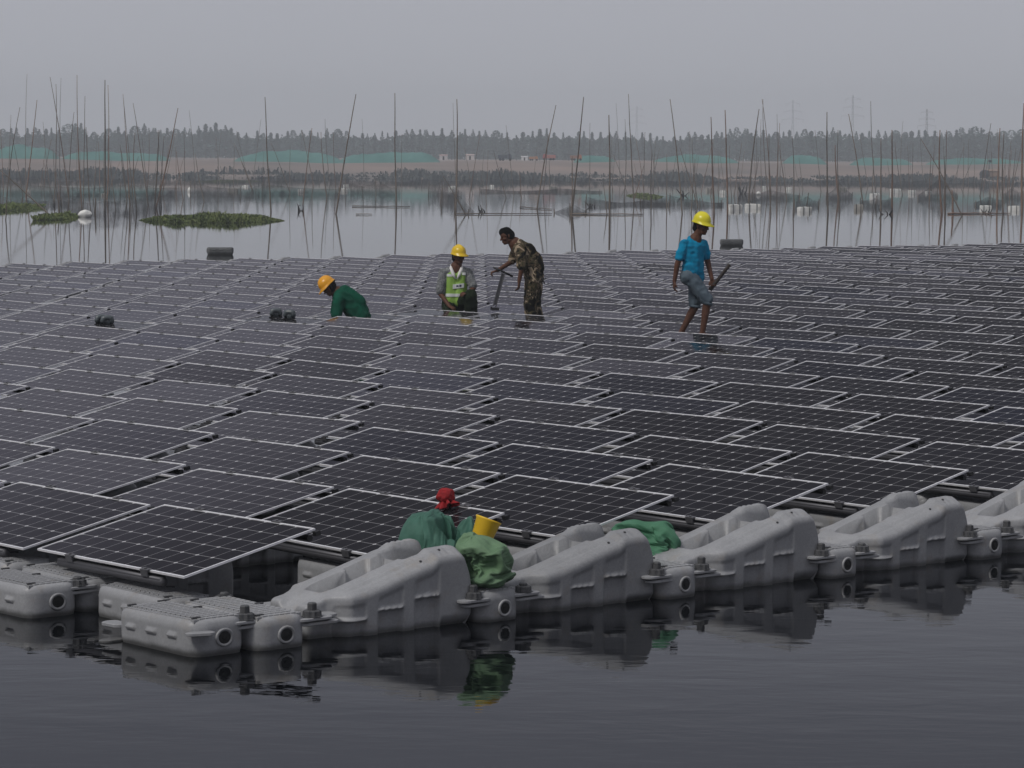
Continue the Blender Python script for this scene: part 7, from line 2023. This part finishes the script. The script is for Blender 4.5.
# ------------------------------------------------------------------ netted mounds, huts and trucks on the embankment
MT['tarp'] = mat('green_dust_net', (.045, .165, .145), .85, 0, (.08, .22, .195), .25, 5, bump=.4, bscale=1.5)
def mound(x0, x1, ytop, ybase, lab, seed, flatness=.8):
    d = 600.0
    a, b = at_d(x0, ybase, d), at_d(x1, ybase, d)
    H = at_d(x0, ytop, d).z - at_d(x0, ybase, d).z
    L = b.x - a.x
    v, f = [], []
    nx, ny = 48, 12
    for i in range(nx + 1):
        t = -1 + 2 * i / nx
        for j in range(ny + 1):
            s = -1 + 2 * j / ny
            e = max(0, 1 - abs(t) ** (2 + 4 * flatness)) * max(0, 1 - s * s)
            z = H * e ** .7 * (.80 + .35 * noise.noise((t * L * .10, s, seed)) + .12 * noise.noise((t * L * .5, s * 2, seed)))
            v.append((t * L / 2, s * 7, z - .9 * (1 - e)))
    for i in range(nx):
        for j in range(ny):
            q = i * (ny + 1) + j
            f.append((q, q + ny + 1, q + ny + 2, q + 1))
    o = mesh_obj('netted_mound', v, f, MT['tarp'], None, True)
    o.location = ((a.x + b.x) / 2, d, a.z)
    tag(o, lab, 'mound', 'earth mounds under green netting')
mound(-10, 62, 142.5, 159, 'highest green netted earth mound at the far left', 1.1, .2)
mound(58, 172, 151, 159, 'low flat green netted mound beside the highest left one', 2.2)
mound(232, 345, 148, 159, 'long green netted mound beyond the right tip of the weed island', 3.3, .3)
mound(338, 442, 151, 159.5, 'long low green netted mound behind the tall middle-left pole', 4.4)
mound(572, 618, 154, 160, 'small pale green netted mound right of the far huts', 5.5, .2)
mound(650, 742, 152, 161, 'green netted mound on the bank above the man in blue', 6.6, .3)
mound(782, 826, 153, 161, 'faint green netted mound behind the right pole cluster', 7.7, .2)
mound(850, 912, 157, 162, 'low green netted strip left of the dark pylon', 8.8)
mound(925, 1030, 157.5, 162, 'low green netted strip at the far right bank', 9.9)

def truck(px, py, wpx, cabcol, bedcol, lab, flip=1):
    d = 585.0
    p = at_d(px, py, d)
    s = wpx * d / F_PX / 5.2
    r = empty('truck', (p.x, d, p.z), (0, 0, 0))
    r.scale = (s * flip, s, s)
    g = MB(); g.box((-2.6, -1.1, .9), (.9, 1.1, 1.05)); g.box((-2.6, -1.1, 1.05), (.9, -1.0, 2.2)); g.box((-2.6, 1.0, 1.05), (.9, 1.1, 2.2)); g.box((-2.6, -1.0, 1.05), (-2.5, 1.0, 2.2)); g.box((.8, -1.0, 1.05), (.9, 1.0, 2.4))
    g.build('cargo_bed', mat('truck_bed', bedcol, .6), r)
    g = MB()
    g.add([(1.0, -1.1, .7), (2.5, -1.1, .7), (2.5, -1.1, 1.6), (2.2, -1.1, 2.5), (1.0, -1.1, 2.6), (1.0, 1.1, .7), (2.5, 1.1, .7), (2.5, 1.1, 1.6), (2.2, 1.1, 2.5), (1.0, 1.1, 2.6)],
          [(0, 1, 2, 3, 4), (9, 8, 7, 6, 5), (0, 5, 6, 1), (1, 6, 7, 2), (2, 7, 8, 3), (3, 8, 9, 4), (4, 9, 5, 0)])
    g.build('cab', mat('truck_cab', cabcol, .5), r)
    for x in (-1.8, -.7, 1.9):
        for y in (-1.0, 1.0):
            g = MB()
            g.lathe([(.5, -.15), (.52, -.1), (.52, .1), (.5, .15)], 14, Matrix.Translation((x, y, .5)) @ Matrix.Rotation(pi / 2, 4, 'X'))
            g.build('wheel', MT['dark'], r)
    tag(r, lab, 'truck', 'trucks on the far bank')
def hut(px, py, wpx, col, roof, lab):
    d = 580.0
    p = at_d(px, py, d)
    s = wpx * d / F_PX / 4.0
    r = empty('site_hut', (p.x, d, p.z))
    r.scale = (s, s, s)
    g = MB(); g.box((-2, -1.2, 0), (2, 1.2, 2.2))
    g.build('wall', mat('hut_wall', col, .8), r)
    g = MB()
    g.add([(-2.15, -1.4, 2.2), (2.15, -1.4, 2.2), (2.15, 1.4, 2.2), (-2.15, 1.4, 2.2), (-2.15, 0, 2.75), (2.15, 0, 2.75)], [(0, 1, 5, 4), (2, 3, 4, 5), (1, 2, 5), (3, 0, 4), (3, 2, 1, 0)])
    g.build('roof', mat('hut_roof', roof, .7), r)
    g = MB(); g.box((-.4, -1.225, .05), (.4, -1.203, 1.8))
    g.build('door', MT['dark'], r)
    tag(r, lab, 'hut', 'site huts on the far bank')
hut(443.5, 160, 8, (.62, .58, .58), (.45, .33, .32), 'pale pinkish hut on the bank, the left one of two')
hut(470, 160, 8.5, (.66, .60, .58), (.5, .4, .38), 'pale hut on the bank above the kneeling man')
hut(524.5, 160.5, 6.5, (.72, .72, .72), (.6, .6, .6), 'small white hut left of the orange truck')
truck(533.5, 160.6, 9, (.5, .23, .10), (.45, .22, .12), 'orange truck on the far bank right of the white hut')
truck(549, 160.4, 13, (.42, .10, .10), (.45, .17, .15), 'red truck on the far bank behind the leaning pole', -1)
truck(576, 160.6, 12, (.42, .16, .08), (.30, .15, .10), 'rust brown truck left of the small netted mound')
truck(505, 160.8, 14, (.05, .06, .09), (.05, .06, .08), 'dark truck on the far bank above the bareheaded man')

# work boat at right on the dark shore line
def work_boat():
    p = at_z(990, 181.5, 0)
    d = p.y
    s = d / F_PX
    r = empty('work_boat', (p.x, p.y, .0))
    z0 = at_d(990, 177.5, d).z
    V = Vector
    g = MB()
    prof = [(-10, .6), (-7, 1.6), (0, 1.8), (7, 1.6), (10.5, .9)]
    vv, ff = [], []
    for xx, hb in prof:
        for y, z in ((-hb, 1.5), (-hb * .7, -.4), (hb * .7, -.4), (hb, 1.5)):
            vv.append((xx * s, y, z * (z0 / 1.2 if z > 0 else 1)))
    for k in range(len(prof) - 1):
        for q in range(4):
            ff.append((k * 4 + q, k * 4 + (q + 1) % 4, (k + 1) * 4 + (q + 1) % 4, (k + 1) * 4 + q))
    ff += [(0, 1, 2, 3), (19, 18, 17, 16)]
    g.add(vv, ff)
    g.build('hull', mat('dark_hull', (.03, .032, .034), .8), r)
    g = MB()
    R = Matrix.Translation((-5.5 * s, 0, z0 + 3.3 * s)) @ Matrix.Rotation(pi / 2, 4, 'X')
    g.lathe([(3.9 * s, -1.3), (4.3 * s, -1.1), (4.3 * s, 1.1), (3.9 * s, 1.3)], 20, R)
    g.build('net_drum', mat('dark_drum', (.028, .030, .034), .9), r, True)
    g = MB()
    g.box((-1.5 * s, -1.1, z0 - .1), (8.5 * s, 1.1, z0 + 6.6 * s))
    g.add([(-2 * s, -1.3, z0 + 6.62 * s), (9 * s, -1.3, z0 + 6.62 * s), (9 * s, 1.3, z0 + 6.62 * s), (-2 * s, 1.3, z0 + 6.62 * s), (-1 * s, 0, z0 + 8.2 * s), (8 * s, 0, z0 + 8.2 * s)], [(0, 1, 5, 4), (1, 2, 5), (2, 3, 4, 5), (3, 0, 4), (3, 2, 1, 0)])
    g.build('cabin', mat('tan_canvas', (.36, .24, .16), .9, 0, (.24, .16, .12), 1.2), r)
    g = MB()
    g.tube([(-.5 * s, 0, z0), (-.5 * s, 0, z0 + 19 * s)], [.07, .05], 6)
    g.box((-1.8 * s, -.2, z0 + 15 * s), (1.2 * s, .2, z0 + 17.5 * s))
    g.build('mast', MT['dark_metal'], r)
    tag(r, 'dark work boat with tan cabin and round drum at the right shore', 'boat')
work_boat()

# ------------------------------------------------------------------ pylons in the haze
MT['steel'] = mat('pylon_steel', (.22, .22, .225), .7)
def pylon(px, ytop, ybase, d, lab, wf=.16):
    t, b = at_d(px, ytop, d), at_d(px, ybase, d)
    H = t.z - 3.0
    r = empty('pylon', (t.x, d, 3.0))
    bw = H * wf / 2
    def wat(z):
        q = z / H
        return bw * (1 - .80 * min(1, q / .62)) if q < .62 else bw * .20 * (1 - .5 * (q - .62) / .38)
    th = H * .0026
    g = MB()
    lev = [0, .16, .30, .42, .52, .62, .70, .78, .86, .94, 1.0]
    for sx in (-1, 1):
        for sy in (-1, 1):
            g.tube([(sx * wat(q * H), sy * wat(q * H), q * H) for q in lev], th, 5)
    for q0, q1 in zip(lev, lev[1:]):
        for sx in (-1, 1):
            g.tube([(sx * wat(q0 * H), -wat(q0 * H), q0 * H), (sx * wat(q1 * H), wat(q1 * H), q1 * H)], th * .6, 4)
            g.tube([(-wat(q0 * H), sx * wat(q0 * H), q0 * H), (wat(q1 * H), sx * wat(q1 * H), q1 * H)], th * .6, 4)
            g.tube([(wat(q0 * H), sx * wat(q0 * H), q0 * H), (-wat(q1 * H), sx * wat(q1 * H), q1 * H)], th * .6, 4)
    g.build('lattice_mast', MT['steel'], r)
    for q, w in ((.70, .17), (.82, .14), (.94, .11)):
        g = MB()
        g.tube([(-w * H, 0, q * H), (0, 0, (q + .03) * H), (w * H, 0, q * H)], [th * .5, th * 1.2, th * .5], 5)
        g.tube([(-w * H, 0, q * H), (w * H, 0, q * H)], th * .6, 5)
        for s in (-1, 1):
            g.tube([(s * w * H * .95, 0, q * H), (s * w * H * .95, 0, (q - .05) * H)], th * .8, 5)
        g.build('crossarm', MT['steel'], r)
    tag(r, lab, 'pylon', 'power pylons in the haze')
pylon(927, 109, 150, 1250, 'clearest power pylon, above the right part of the wood')
pylon(853, 95, 150, 2000, 'faint tall power pylon left of the clearest one', .12)
pylon(793, 100, 150, 2250, 'very faint power pylon above the right pole cluster', .12)
pylon(637, 106, 150, 2300, 'ghostly power pylon almost lost in haze near centre', .12)
